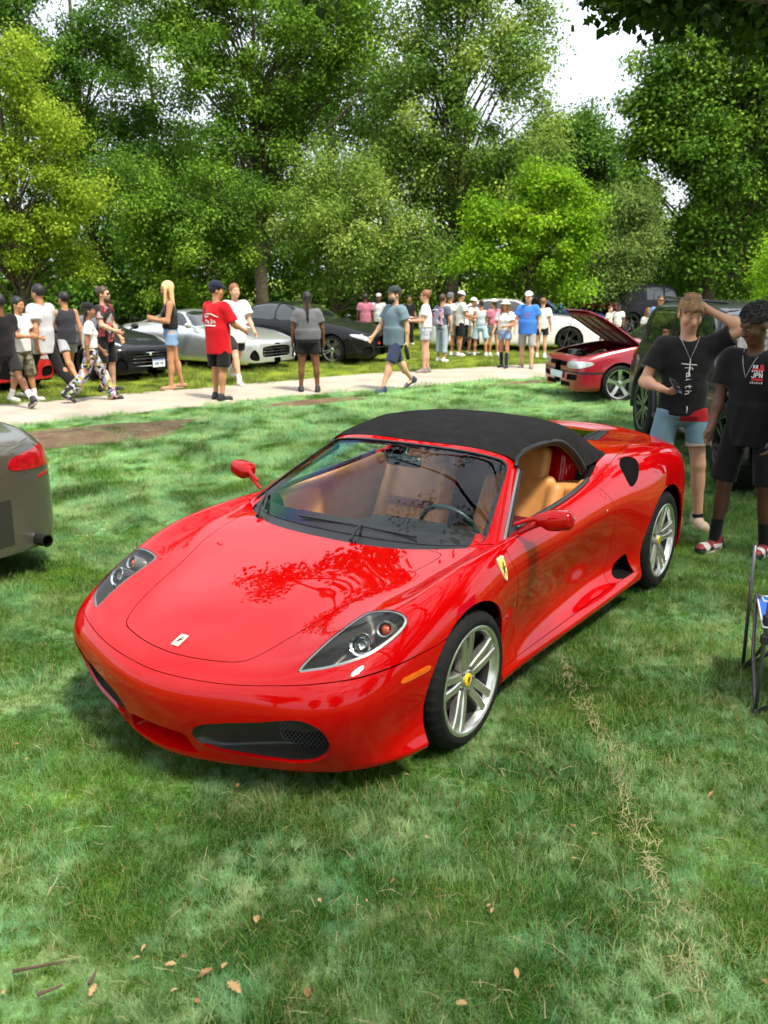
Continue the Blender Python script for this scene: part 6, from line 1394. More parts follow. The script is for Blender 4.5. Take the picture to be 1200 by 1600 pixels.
    if top:
        hem = wear.get('hem', .84); F = Field((lo[0], lo[1], .55), (hi[0], hi[1], 1.58 + max(z0, 0)), h)
        F.cyl(tz(0, 0, hem), tz(0, 0, 1.10), .156 + fat * .95 + t * .9, .150 + fat + t, k=.0, sq=xs); F.cone(tz(0, 0, 1.08), tz(0, 0, 1.27), .145 + fat + t, .145 + fat * .6 + t, k=.04, sq=xs)
        F.cone(tz(0, .075, 1.29), tz(0, -.075, 1.29), .105 + t, .105 + t, k=.05, sq=xs)
        if wear.get('bust'): [F.ell(tz(.085, s * .07, 1.25), (.06, .06, .06), k=.04) for s in (1, -1)]
        wsh = .03 if not wear.get('sleeveless') else .075
        F.cone(J['sh', 0] - (0, wsh, .012), J['sh', 1] + (0, wsh, -.012), .056 + t * .8, .056 + t * .8, k=.05)
        if not wear.get('sleeveless'):
            for i in (0, 1):
                f_ = wear.get('sleeve', .62); av = J['el', i] - J['sh', i]; F.ell(J['sh', i] - (0, (1 - 2 * i) * .012, .012), (.060 + t * .6,) * 3, k=.05); F.cyl(J['sh', i] + av * .16, J['sh', i] + av * f_, .052 + t * .7, .056 + t * 1.2 + fat * .1, k=.05)
        F.cone(tz(.0, 0, 1.475), tz(.03, 0, 1.56), .072, .085, k=.008, op='cut')
        for q in range(7):                      # folds
            rr_ = np.random.default_rng(q + len(label)); a0 = rr_.uniform(-2.8, 2.8); F.cone(tz((.155 + fat) * math.cos(a0) * .72, (.155 + fat) * math.sin(a0), hem + .02), tz((.15 + fat) * math.cos(a0 + .5) * .72, (.15 + fat) * math.sin(a0 + .5), hem + .28), .012, .006, k=.05)
        F.box(tz(0, 0, hem - .12), (.6, .6, .12), .0, op='cut'); F.obj('shirt', top, root)
    if bot:
        F = Field((lo[0], lo[1], .0), (hi[0], hi[1], 1.2 + max(z0, 0)), h); ln = wear.get('length', .8)
        F.cyl(tz(0, 0, .88), tz(0, 0, 1.04), .152 + fat + .004, .142 + fat, k=.0, sq=((1, 0, 0), .78)); F.cone(tz(0, .05, .90), tz(0, -.05, .90), .115 + fat * .6, .115 + fat * .6, k=.04, sq=((1, 0, 0), .92))
        fl = wear.get('flare', .022)
        for i in (0, 1):
            kn = J['knee', i]; hp = J['hip', i]; an = J['ank', i]
            if ln <= 1: F.cyl(hp + (0, (1 - 2 * i) * fl * .45, 0), hp + (kn - hp) * ln + (0, (1 - 2 * i) * fl * .6, 0), .088 + fat * .4, np.interp(ln, [0, 1], [.094, .066]) + fat * .2 + fl * .8, k=.018)
            else:
                F.cone(hp, kn, .094 + fat * .4, .062 + fl * .6, k=.03); F.cyl(kn, kn + (an - kn) * min(ln - 1, 1.12), .060 + fl * .6, .050 + fl, k=.02)
        F.obj('trousers' if ln > 1.2 else 'shorts', bot, root)
    for i, s in ((0, 1), (1, -1)):
        an = J['ank', i]; fa = J['foot', i]; f_ = np.array((math.cos(fa), s * .14, math.sin(fa))); f_ /= np.linalg.norm(f_); up = np.array((-math.sin(fa), 0, math.cos(fa))); o = an - up * .085
        F = Field(o - .26, o + .30, min(h, .012)); F.cone(o - f_ * .045 + up * .042, o + f_ * .13 + up * .036, .044, .040, k=.02, sq=(np.cross(f_, up), .95)); F.cone(o + f_ * .13 + up * .034, o + f_ * .155 + up * .03, .042, .036, k=.02)
        if not wear.get('sandals'): F.cone(o + up * .045 - f_ * .012, o + up * .095 - f_ * .015, .046, .047, k=.03)
        F.box(o - up * .10 + f_ * .05, (.30, .30, .10), .0, rotm(0, -math.degrees(fa), 0), op='cut'); sh_ = F.obj('shoe', wear.get('shoe', SHOEW), root)
        F = Field(o - .22, o + .26, min(h, .012)); F.cyl(o + f_ * .055 - up * .002, o + f_ * .055 + up * .020, .132, .134, sq=(np.cross(f_, up), .36), k=0); F.obj('sole', wear.get('sole', SOLE), sh_)
        if wear.get('sock'):
            F = Field(an - .2, an + .35, h); d2 = (J['knee', i] - an) / np.linalg.norm(J['knee', i] - an); F.cyl(an - d2 * .02, an + d2 * wear.get('sock_h', .10), .042, .046 + (.012 if wear.get('sock_h', .1) > .2 else 0)); F.obj('sock', wear['sock'], root)
    # --- hair and hat
    if hair:
        kind, colr = hair; HM = HAIRC[colr]; F = Field(hc - (.32, .22, .75), hc + (.22, .22, .28), min(h, .012))
        if kind == 'afro':
            rr_ = np.random.default_rng(3); F.ell(hx(-.028, 0, .050), (.106, .088, .088), HR, k=0)
            for q in range(260):
                d = rr_.normal(size=3); d /= np.linalg.norm(d); d[2] = abs(d[2]) * 1.1 - .15; F.ell(hx(-.03 + d[0] * .106, d[1] * .090, .050 + d[2] * .090), (.0125, .0125, .0125), k=.004)
            F.box(hx(.135, 0, -.055), (.09, .12, .085), .03, HR, k=.02, op='cut'); F.box(hx(.0, 0, -.14), (.14, .14, .12), .02, HR, k=.01, op='cut')
        else:
            F.ell(hx(-.024, 0, .036), (.094, .077, .090) if kind == 'fringe' else (.108, .090, .104), HR, k=0)
            if kind == 'fringe': F.box(hx(.135, 0, -.045), (.10, .13, .095), .03, HR, k=.02, op='cut')
            else: F.box(hx(.145, 0, -.045), (.10, .13, .095), .03, HR, k=.02, op='cut')
            F.box(hx(.05, 0, -.16), (.10, .14, .10), .02, HR, k=.01, op='cut')
            if kind in ('short', 'fringe'): F.box(hx(-.02, 0, -.17), (.2, .14, .11), .02, HR, k=.01, op='cut')
            if kind in ('fringe',):
                rr_ = np.random.default_rng(9)
                for q in range(70): a = rr_.uniform(-1.25, 1.25); F.cone(hx(-.04 + .055 * math.cos(a + .3), .05 * math.sin(a + .3), .118 + .012 * rr_.random()), hx(.0 + .094 * math.cos(a), .083 * math.sin(a), .050 - .030 * abs(a) + .030 * rr_.random()), .012, .005, k=.004)
                for q in range(60): a = rr_.uniform(1.2, 5.1); F.cone(hx(-.03 + .05 * math.cos(a), .05 * math.sin(a), .116 + .012 * rr_.random()), hx(-.022 + .104 * math.cos(a), .086 * math.sin(a), -.03 + .04 * rr_.random()), .012, .005, k=.004)
            if kind == 'bun': F.ell(hx(-.105, 0, .085), (.045, .045, .042), k=.02)
            if kind == 'long':
                for y in (-.06, -.02, .02, .06): F.cone(hx(-.06, y, .03), hc + np.array((-.085, y * 1.5, -.36)), .045, .030, k=.03)
                for s in (1, -1): F.cone(hx(.03, s * .082, .03), hc + np.array((.045, s * .098, -.26)), .026, .02, k=.02)
            if kind == 'braid': F.cone(hx(-.10, 0, .05), hc + np.array((-.16, 0, -.32)), .034, .022, k=.02); F.cone(hc + np.array((-.16, 0, -.32)), hc + np.array((-.15, 0, -.50)), .022, .014, k=.02)
            if kind == 'pony': F.cone(hx(-.10, 0, .06), hc + np.array((-.155, .01, -.22)), .032, .018, k=.02)
            if kind == 'braids':
                for y in (-.07, -.04, 0, .04, .07): F.cone(hx(-.06, y, .0), hc + np.array((-.10, y * 1.2, -.30)), .020, .014, k=.014)
        F.obj('hair', HM, root)
    if wear.get('beard'):
        F = Field(hc - .16, hc + .18, min(h, .012)); F.ell(hx(.040, 0, -.085), (.062, .060, .05), HR, k=.02); F.cone(hx(.07, 0, -.10), hx(.075, 0, -.10 - wear['beard']), .045, .03, k=.03); F.box(hx(.07, 0, -.005), (.12, .1, .045), .01, HR, k=.01, op='cut'); F.obj('beard', HAIRC[wear.get('beard_c', 'black')], root)
    if hat:
        kind, hm = hat; F = Field(hc - .22, hc + .26, min(h, .012)); F.ell(hx(-.014, 0, .060), (.116, .098, .092), HR, k=0); F.box(hx(-.02, 0, -.055), (.2, .2, .10), .0, HR, k=.006, op='cut')
        if kind == 'cap': F.cone(hx(.06, 0, .047), hx(.135, 0, .040), .075, .055, k=.012, sq=(HR @ np.array((0, 0, 1.)), .12))
        if kind == 'bucket': F.cyl(hx(-.014, 0, .03), hx(-.014, 0, .055), .15, .105, sq=((1, 0, 0), 1.05), k=.01)
        F.obj('hat', hm, root)
    if wear.get('shades'):
        mb = MB()
        for s in (1, -1): mb.box(hx(.098, s * .034, .008), (.012, .050, .034), HR, bev=.005); mb.box(hx(.04, s * .078, .014), (.11, .006, .008), HR)
        mb.box(hx(.103, 0, .016), (.008, .03, .008), HR); mb.obj('sunglasses', SHADES, root)
    info = dict(J=J, hx=hx, hc=hc, HR=HR, z0=z0, root=root)
    return info
def gpos(px, py):
    u = (px - 600) / PXM; w_ = -(py - 800) / PXM; cp, sp = math.cos(R(14.792)), math.sin(R(14.792)); d = (u, cp + w_ * sp, -sp + w_ * cp); t = -2.079 / d[2]; return d[0] * t, d[1] * t
def PP(label, px, feet, head, facing, *a, **k):
    """feet/head: photo rows of the soles and the crown"""
    x, y = gpos(px, feet); H = zpx(head, y); k.setdefault('h', .0135 if y < 19 else .017); return person(label, (x, y), math.atan2(facing[1], facing[0]), H, *a, **k)
WALK = dict(legs=((26, 6, 2), (-22, 22, 2)), arms=((-18, 8, 15, 0), (20, 8, 22, 0))); WALK2 = dict(legs=((-24, 26, 2), (24, 5, 2)), arms=((18, 8, 22, 0), (-16, 8, 14, 0)))
PHONE = dict(arms=((12, 8, 85, 35), (14, 8, 88, 35)), head=(0, 14))
WALKERS, CROWD = 'people walking along the path', 'people standing beyond the path'
PP('person in black tee and white socks cut by the left edge', 16, 638, 455, (-.8, .6), 'brown', ('short', 'black'), dict(top=BLACKC, bottom=cloth('charcoal', (.02, .02, .022)), sock=WHITEC, sock_h=.16, shoe=SHOEB, loose=.02, length=.75), dict(WALK, head=(0, 10)), WALKERS)
PP('person in white tee and camouflage shorts holding a camera', 42, 628, 466, (.95, -.25), 'tan', ('pony', 'black'), dict(top=WHITEC, bottom=CAMO, sock=WHITEC, sock_h=.14, shoe=SHOEW, loose=.03, length=1.08, flare=.05, hem=.86), dict(arms=((8, 8, 70, 15), (15, 8, 72, 20)), legs=((8, 5, 3), (-10, 8, 3)), head=(0, 8)), WALKERS)
PP('tall person in loose light grey tee and black trousers', 76, 622, 440, (-.92, .38), 'tan', ('short', 'black'), dict(top=cloth('lightgrey', (.46, .46, .47)), bottom=BLACKC, shoe=SHOEW, loose=.05, hem=.74, length=2), dict(WALK, head=(0, 8)), WALKERS)
PP('person in dark sleeveless shirt and pale grey shorts', 112, 606, 453, (-.70, .71), 'tan', ('short', 'black'), dict(top=cloth('slate', (.03, .032, .038)), sleeveless=True, bottom=cloth('palegrey', (.33, .34, .36)), shoe=SHOEW, loose=.015, length=.55), dict(WALK2, head=(10, 4)), WALKERS)
PP('person with long dark braids, white tee and floral trousers', 148, 628, 470, (.90, .35), 'mid', ('braids', 'black'), dict(top=WHITEC, bottom=FLORAL, shoe=SHOEB, hem=1.0, length=2.1, flare=.05, bust=1), dict(WALK, arms=((10, 10, 30, 0), (-14, 12, 14, 0))), WALKERS, hat=('beanie', BLACKC))
PP('bearded person with top knot and rose print shirt', 172, 612, 450, (.95, -.2), 'light', ('bun', 'brown'), dict(top=FLORAL2, bottom=BLACKC, shoe=SHOEB, beard=.06, beard_c='brown', length=1.0, shades=1), dict(arms=((5, 8, 25, 10), (12, 8, 55, 25))), WALKERS)
PP('person with long blond hair and denim shorts looking at phone', 272, 609, 442, (-.93, -.30), 'tan', ('long', 'blond'), dict(top=BLACKC, sleeveless=True, bottom=cloth('denim', (.17, .27, .42)), shoe=mat('sandal_tan', (.36, .18, .10), rough=.6), sandals=True, hem=1.0, length=.45, flare=.03, bust=1), dict(PHONE, legs=((5, 3, 2), (-8, 4, 3))), WALKERS)
REDJ = cloth('jersey_red', (.52, .006, .012), .12)
red = PP('person in red jersey shirt with white print on the back', 345, 626, 443, (.62, .78), 'tan', ('short', 'black'), dict(top=REDJ, bottom=BLACKC, shoe=SHOEB, sole=SHOEW, hem=.70, loose=.035, sleeve=.85, length=.95, flare=.035), dict(arms=((8, 12, 12, 0), (20, 14, 45, 10)), head=(-35, 5)), WALKERS, hat=('cap', cloth('capnavy', (.010, .014, .03))), fat=.035)
PP('person in long white tee with a hair bun behind the red jersey', 372, 600, 440, (.55, -.83), 'light', ('bun', 'auburn'), dict(top=WHITEC, bottom=cloth('darkshort', (.03, .028, .026)), sock=WHITEC, sock_h=.12, shoe=SHOEW, hem=.76, loose=.05, length=.7), WALK2, WALKERS)
PP('person in charcoal tee and black shorts seen from behind', 483, 613, 458, (-.10, .99), 'brown', ('braid', 'black'), dict(top=cloth('midgrey', (.12, .12, .13)), bottom=BLACKC, shoe=SHOEB, length=.55, hem=.93, loose=.015), dict(legs=((2, 2, 5), (-2, 2, 6)), arms=((0, 14, 14, 0), (2, 14, 14, 0))), WALKERS, fat=.055)
blue = PP('bearded person in blue-grey tee walking with a dark bottle', 617, 611, 444, (-.80, -.60), 'light', ('short', 'brown'), dict(top=cloth('bluegrey', (.135, .195, .235)), bottom=cloth('navy', (.030, .040, .085)), shoe=mat('shoe_navy', (.02, .04, .08), rough=.6), sole=SHOEW, beard=.02, hem=.82, loose=.03, length=.95), dict(WALK, arms=((-12, 12, 16, 0), (18, 16, 22, 0)), head=(-8, 0)), WALKERS, hat=('cap', cloth('capgrey', (.03, .04, .045))), fat=.045)
w_ = blue['root'].matrix_basis if False else None
def held(info, i, fn):
    """things in a hand stay separate: placed in world space at the wrist"""
    M = Matrix.Translation(info['root'].location) @ Matrix.Rotation(info['root'].rotation_euler.z, 4, 'Z') @ Matrix.Scale(info['root'].scale[0], 4)
    J = info['J']; d = J['wr', i] - J['el', i]; d = d / np.linalg.norm(d); return fn(M @ Vector(J['wr', i] + d * .085), M.to_3x3() @ Vector(d))
def bottle(p, d):
    o = MB().lathe([(.0005, -.15), (.035, -.15), (.037, -.13), (.037, .05), (.022, .09), (.02, .12), (.0005, .125)], 20, 2).obj('bottle', mat('bottle_black', (.012, .012, .013), rough=.35), None, True, 40); o.location = (p[0], p[1], p[2] - .07); o.rotation_euler = (.25, -.2, 0); tag(o, 'dark cylindrical bottle held by the person in blue-grey tee', 'bottle')
held(blue, 0, bottle)
def phone_at(label):
    def f(p, d):
        o = MB().box((0, 0, 0), (.075, .010, .15), bev=.003).obj('phone', mat('phone_black', (.01, .01, .012), rough=.15), None); o.location = p; o.rotation_euler = (R(55), 0, R(-30)); tag(o, label, 'phone')
    return f
PP('person in white blouse and pale shorts with fair hair in a bun', 664, 583, 455, (-.95, .10), 'light', ('bun', 'auburn'), dict(top=WHITEC, bottom=pattern('dot_short', [(.25, .3, .35), (.45, .47, .5)], 30, (.40, .42, .43)), shoe=mat('shoe_taupe', (.22, .18, .17), rough=.7), bust=1, length=.5, hem=.97, shades=1), dict(arms=((10, 6, 78, 10), (18, 8, 80, 20)), legs=((2, 2, 1), (-2, 2, 1))), CROWD, fat=.02)
bp = PP('person with a flowered backpack behind the white blouse', 690, 566, 461, (.60, .80), 'tan', ('short', 'brown'), dict(top=cloth('dusk', (.10, .12, .17)), bottom=cloth('palejean', (.32, .38, .44)), shoe=SHOEW, length=1.6), None, CROWD)
F = Field((-.36, -.20, .9), (-.08, .20, 1.46), .014); F.box((-.21, 0, 1.18), (.085, .15, .22), .06); pk_ = F.obj('backpack', BACKP); pk_.location = bp['root'].location; pk_.rotation_euler = bp['root'].rotation_euler; pk_.scale = bp['root'].scale; tag(pk_, 'flowered backpack worn by the person behind the white blouse', 'backpack')
PP('person in white tee and khaki shorts with a grey cap', 702, 556, 459, (.55, .83), 'tan', ('short', 'grey'), dict(top=WHITEC, bottom=cloth('khaki', (.33, .27, .20)), shoe=SHOEW, loose=.02, length=.85), dict(arms=((-20, 10, 25, 30), (-20, 10, 25, 30))), CROWD, hat=('cap', cloth('capash', (.12, .12, .13))))
PP('person in white tee and black shorts with a white cap', 718, 557, 457, (.85, .3), 'tan', ('short', 'brown'), dict(top=WHITEC, bottom=BLACKC, shoe=SHOEW, loose=.02, length=.85), dict(arms=((10, 10, 60, 0), (15, 10, 60, 0)), head=(0, 12)), CROWD, hat=('cap', WHITEC))
PP('person in white shirt and white cap half hidden by the pale blue outfit', 738, 554, 467, (.7, -.6), 'tan', ('short', 'brown'), dict(top=WHITEC, bottom=cloth('sandshort', (.42, .36, .28)), shoe=SHOEW, length=.9), dict(arms=((10, 10, 30, 0), (15, 10, 50, 0))), CROWD, hat=('cap', WHITEC))
PP('person in pale blue tank top and wide light denim shorts, back turned', 750, 557, 470, (.1, .99), 'tan', ('bun', 'brown'), dict(top=cloth('paleblue', (.42, .48, .52)), sleeveless=True, bottom=cloth('lightdenim', (.32, .45, .52)), shoe=SHOEW, hem=.98, length=.85, flare=.06), dict(legs=((6, 4, 9), (-6, 4, 9)), arms=((6, 14, 40, 20), (6, 14, 30, 20))), CROWD)
PP('person in pink top with a white cap', 770, 557, 469, (-.5, .8), 'tan', ('pony', 'brown'), dict(top=cloth('pink', (.50, .16, .22)), bottom=cloth('greyshort', (.10, .12, .13)), shoe=SHOEW, length=.5, hem=.98), dict(arms=((10, 8, 70, 20), (10, 8, 60, 0))), CROWD, hat=('cap', WHITEC))
PP('person in white tee, denim shorts and black knee socks', 787, 575, 470, (-.45, -.85), 'tan', ('long', 'auburn'), dict(top=WHITEC, bottom=cloth('skydenim', (.22, .32, .48)), shoe=SHOEB, sock=cloth('navysock', (.02, .025, .04)), sock_h=.34, length=.4, hem=.98, bust=1), dict(arms=((12, 10, 70, 40), (8, 14, 30, 10)), legs=((10, 4, 2), (-6, 4, 2))), CROWD, hat=('bucket', cloth('greenwhite', (.50, .56, .48))))
bt = PP('stout person in bright blue tee and grey shorts with a white cap', 822, 576, 457, (-.25, -.96), 'light', ('short', 'brown'), dict(top=cloth('royal', (.045, .17, .55)), bottom=cloth('stone', (.30, .29, .27)), shoe=mat('shoe_grey', (.16, .15, .14), rough=.7), hem=.80, loose=.03, length=.95), dict(arms=((0, 16, 20, 0), (4, 16, 16, 0)), legs=((12, 4, 4), (-6, 6, 4))), CROWD, hat=('cap', WHITEC), fat=.038)
PP('person in plain white tee and short black shorts, back turned', 845, 560, 467, (.35, .93), 'light', ('short', 'auburn'), dict(top=WHITEC, bottom=BLACKC, shoe=SHOEW, sock=WHITEC, sock_h=.1, length=.55, hem=.86, loose=.03), None, CROWD)
def far(label, px, D, head, facing, *a, **k): k.setdefault('h', .0135 if D < 19 else .017); return person(label, (at_px(px, D), D), math.atan2(facing[1], facing[0]), zpx(head, D), *a, **k)
far('person in dusty pink shirt beyond the dark saloon', 572, 26.5, 460, (-.2, .98), 'brown', ('short', 'black'), dict(top=cloth('rose', (.36, .12, .17)), bottom=cloth('olive', (.12, .13, .07)), length=2, loose=.03), None, CROWD)
far('person in pale shirt and cap beside the dusty pink shirt', 592, 27.0, 460, (-.1, -.99), 'brown', ('short', 'black'), dict(top=cloth('mist', (.48, .50, .50)), bottom=BLACKC, length=1.0), None, CROWD, hat=('cap', cloth('capsand', (.35, .33, .30))))
far('person in black behind the blue-grey tee', 637, 28, 463, (.3, -.9), 'mid', ('short', 'black'), dict(top=BLACKC, bottom=BLACKC, length=2), None, CROWD)
far('person bending by the raised hood in pale top', 938, 27, 479, (.7, -.6), 'light', ('short', 'brown'), dict(top=cloth('cream', (.55, .52, .45)), bottom=BLACKC, length=1), None, CROWD)
far('person in white shirt and dark cap by the far wagon', 951, 27, 476, (-.4, -.9), 'brown', ('short', 'black'), dict(top=WHITEC, bottom=BLACKC, length=1), None, CROWD, hat=('cap', BLACKC))
far('person in blue polo and sunglasses behind the hatchback', 1013, 22, 463, (-.2, -.98), 'tan', ('short', 'brown'), dict(top=cloth('steelblue', (.12, .22, .42)), bottom=cloth('khaki2', (.25, .2, .15)), length=1, shades=1), None, CROWD)
far('small person beside the blue polo', 996, 22.5, 482, (.3, -.9), 'tan', ('long', 'auburn'), dict(top=cloth('mist', (.48, .50, .50)), bottom=BLACKC, length=.6), None, CROWD)
far('grey-haired person in white sleeveless top and sunglasses', 1020, 13.2, 486, (.80, -.45), 'light', ('short', 'grey'), dict(top=WHITEC, sleeveless=True, bottom=cloth('beige', (.4, .36, .3)), length=1, shades=1), dict(arms=((5, 14, 40, 20), (5, 14, 40, 20))), CROWD, fat=.03)
# ------------------------------------------------------------------ the two young people beside the red car
def front_x(o, yz_, side=1):
    """x of the front of a garment at local (y, z)"""
    V = np.array([v.co[:] for v in o.data.vertices]); out = []
    for y, z in yz_:
        d = (V[:, 1] - y) ** 2 + (V[:, 2] - z) ** 2; k = np.where(d < .018 ** 2)[0]
        out.append((V[k, 0] * side).max() * side if len(k) else np.nan)
    out = np.array(out); m = np.isnan(out); out[m] = np.nanmean(out) if not m.all() else .15; return out
def print_on(info, name, P2, faces, m, off=.004, side=1):
    sh = [c for c in info['root'].children if c.name.split('.')[0] == 'shirt'][0]; P2 = np.array(P2, float); x = front_x(sh, P2, side)
    return mesh(name, np.c_[x + off * side, P2], faces, m, sh, False)
def strokes(lines, w, n=6):
    """polylines -> flat ribbons (y,z)"""
    V, F = [], []
    for L in lines:
        P = spline2(L, n, False) if len(L) > 2 else resample(np.array(L, float), 8); T_ = np.gradient(P, axis=0); T_ /= np.linalg.norm(T_, axis=1, keepdims=True) + 1e-9; N_ = np.c_[-T_[:, 1], T_[:, 0]]; b = len(V)
        V += list(P + N_ * w / 2) + list(P - N_ * w / 2); k = len(P); F += [(b + i, b + i + 1, b + k + i + 1, b + k + i) for i in range(k - 1)]
    return V, F
def letters(txt, y0, z0, size, step=None):
    """simple stroke alphabet, reading towards -y (seen from the front)"""
    G = {'J': [[(.1, .25), (.25, 0), (.55, 0), (.65, .2), (.65, 1)]], 'P': [[(.1, 0), (.1, 1)], [(.1, 1), (.6, .95), (.65, .7), (.55, .5), (.1, .48)]], 'N': [[(.1, 0), (.1, 1)], [(.1, 1), (.65, 0)], [(.65, 0), (.65, 1)]],
         'f': [[(.6, .95), (.4, 1.0), (.3, .8), (.3, -.3)], [(.05, .55), (.6, .6)]], 'a': [[(.6, .5), (.3, .6), (.1, .3), (.3, 0), (.6, .2), (.6, .55), (.65, .05), (.8, .05)]], 'i': [[(.2, .55), (.2, .1), (.4, .02)], [(.2, .78), (.21, .84)]], 't': [[(.35, 1.0), (.3, .2), (.45, 0), (.6, .1)], [(.1, .65), (.6, .68)]], 'h': [[(.1, 1.05), (.1, 0)], [(.1, .35), (.35, .6), (.5, .4), (.5, .05), (.7, .05)]], '#': [[(.05, .1), (.6, .1)], [(.05, .5), (.6, .5)], [(.05, .9), (.6, .9)], [(.1, 0), (.1, 1)], [(.55, 0), (.55, 1)]], '+': [[(.05, .6), (.65, .6)], [(.35, 1), (.35, 0)], [(.35, .55), (.05, .05)], [(.35, .55), (.65, .05)]]}
    step = step or size * .85; L = []
    for k, c in enumerate(txt):
        for pl in G.get(c, []): L.append([(y0 + k * step + a * size, z0 + b * size) for a, b in pl])
    return L
def eyes(info, white, iris, brow):
    hx, HR, root = info['hx'], info['HR'], info['root']
    for s in (1, -1):
        e = MB().lathe([(.0005, .0125), (.006, .011), (.0105, .006), (.0125, 0), (.0105, -.006)], 14, 0); e.V = [tuple(hx(.0795 + v[0] * .55, s * .031 + v[1], .004 + v[2] * .30)) for v in e.V]; eo = e.obj('eye', white, root, True)
        q = MB().lathe([(.0005, .004), (.0045, .003), (.0055, 0)], 12, 0); q.V = [tuple(hx(.0845 + v[0] * .6, s * .031 + v[1], .002 + v[2] * .6)) for v in q.V]; q.obj('iris', iris, eo, True)
        MB().tube([hx(.086, s * .014, .031), hx(.089, s * .03, .037), hx(.078, s * .05, .030)], [.004, .005, .003], 6).obj('eyebrow', brow, root, True)
    MB().tube([hx(.093, .020, -.060), hx(.0985, .008, -.0615), hx(.0985, -.008, -.0615), hx(.093, -.020, -.060)], [.003, .0055, .0055, .003], 6).obj('lips', mat('lips', (.32, .11, .09) if 'light' in info.get('sk', 'light') else (.11, .04, .035), rough=.4) if info.get('sk') != 'dark' else mat('lips_dark', (.10, .035, .032), rough=.4), root, True)
EYEW = mat('eye_white', (.30, .27, .25), rough=.3); IRIS = mat('iris_dark', (.02, .012, .008), rough=.2)
A = PP('fair-haired person in black tee with white cross print, hand behind head', 1050, 822, 467, (-.10, -1), 'light', ('fringe', 'sand'), dict(top=BLACKC, bottom=cloth('sealblue', (.16, .26, .32)), shoe=mat('shoe_beige', (.55, .42, .30), rough=.65, noise=(18, .2)), sole=mat('sole_gum', (.55, .42, .26), rough=.7), sock=BLACKC, sock_h=.03, hem=.885, length=.64, flare=.024, loose=.012, sleeve=.62),
   dict(arms=({'elbow': (.10, .375, 1.535), 'wrist': (-.035, .150, 1.655)}, {'elbow': (.02, -.30, 1.13), 'wrist': (.225, -.20, 1.10)}), head=(10, 22), legs=((2, 3, 9), (-3, 4, 7)), palm={1: (-.3, .5, .8), 0: (.7, -.6, 0)}, curl={1: .55, 0: .4}, flip={1: 0}), 'two young people beside the red car', h=.0085)
A['sk'] = 'light'; eyes(A, EYEW, IRIS, HAIRC['sand'])
Z = A['z0']; WPR = mat('print_white', (.62, .62, .60), rough=.8); RPR = mat('print_red', (.45, .02, .025), rough=.8)
V, F = strokes([[(0.004, 1.315 + Z), (0.0, 1.19 + Z)], [(.055, 1.268 + Z), (-.058, 1.277 + Z)]], .008); print_on(A, 'cross_print', V, F, WPR)
L = []
for pl in letters('faith', 0, 0, .052, .045): L.append([(-.018 + b * .85, 1.262 + Z - a) for a, b in pl])
V, F = strokes(L, .0055); print_on(A, 'script_print', V, F, WPR)['kind'] = 'stuff'
# red yoke and pale hem of the shorts
so = [c for c in A['root'].children if c.name.split('.')[0] == 'shorts'][0]
def shell(o, sel, off, name, m):
    me_ = o.data; V = np.array([v.co[:] for v in me_.vertices]); Nn = np.array([v.normal[:] for v in me_.vertices]); F = [tuple(p.vertices) for p in me_.polygons]; S = Surf(V + Nn * off, Nn, V[:, :2].copy(), F); 
    for g in sel: S = S.clip(g(S))
    if S.F: return mesh(name, S.V, S.F, m, o)
shell(so, [lambda s: (.842 + Z) - s.V[:, 2], lambda s: -.035 - s.V[:, 1]], .0025, 'red_yoke', cloth('yokered', (.42, .012, .02)))
for y0 in (1, -1): shell(so, [lambda s: s.V[:, 2] - (.672 + Z), lambda s: -y0 * s.V[:, 1]], .002, 'hem_band', cloth('hempink', (.55, .42, .36)))
MB().tube([(.128, .005, .97 + Z), (.134, .008, .94 + Z), (.138, .004, .91 + Z)], .004, 6).obj('drawstring', WHITEC, so, True)
def chain(info, drop, w=.075):
    sh = [c for c in info['root'].children if c.name.split('.')[0] == 'shirt'][0]; z0 = info['z0']; pts = []
    for t in np.linspace(-1, 1, 25):
        y = w * math.sin(t * math.pi / 2); z = 1.475 + z0 - drop * (1 - abs(math.sin(t * math.pi / 2))) ** 1.0; pts.append((y, z))
    x = front_x(sh, pts); x = np.minimum(x, np.interp([p[1] for p in pts], [1.3 + z0, 1.42 + z0, 1.475 + z0], [.2, .13, .075])); MB().tube([(a + .006, *p) for a, p in zip(x, pts)], .0017, 6).obj('necklace', mat('necklace_steel', (.45, .45, .43), rough=.3, metal=1), info['root'], True)
chain(A, .165)
ph = held(A, 1, lambda p, d: p); o = MB().box((0, 0, 0), (.076, .009, .155), bev=.003).obj('phone', mat('phone_black', (.01, .01, .012), rough=.12)); o.location = ph + Vector((.03, -.035, .05)); o.rotation_euler = (R(-50), R(20), R(25)); tag(o, 'dark phone in the hand of the fair-haired person', 'phone')
B_ = PP('person in black tee with red and white chest print at the right edge', 1154, 864, 482, (-.74, -.67), 'dark', ('afro', 'black'), dict(top=cloth('jetblack', (.008, .008, .009), .25), bottom=cloth('jetshort', (.007, .007, .008), .25), shoe=mat('shoe_red', (.30, .010, .018), rough=.5), sole=mat('sole_cream', (.60, .52, .40), rough=.6), sock=BLACKC, sock_h=.17, hem=.80, length=.92, flare=.032, loose=.02, sleeve=.66),
   dict(arms=((2, 8, 16, 10), (6, 6, 22, 10)), head=(-28, 24), legs=((-4, 4, 5), (8, 5, 6)), lean=7, curl={0: .5, 1: .5}), 'two young people beside the red car', h=.0085)
B_['sk'] = 'dark'; eyes(B_, EYEW, IRIS, HAIRC['black']); chain(B_, .19, .07)
hx = B_['hx']; MB().lathe([(.0005, .004), (.005, .003), (.006, 0)], 10, 1, tuple(hx(-.008, .094, -.038))).obj('earring', CHROME, B_['root'], True)
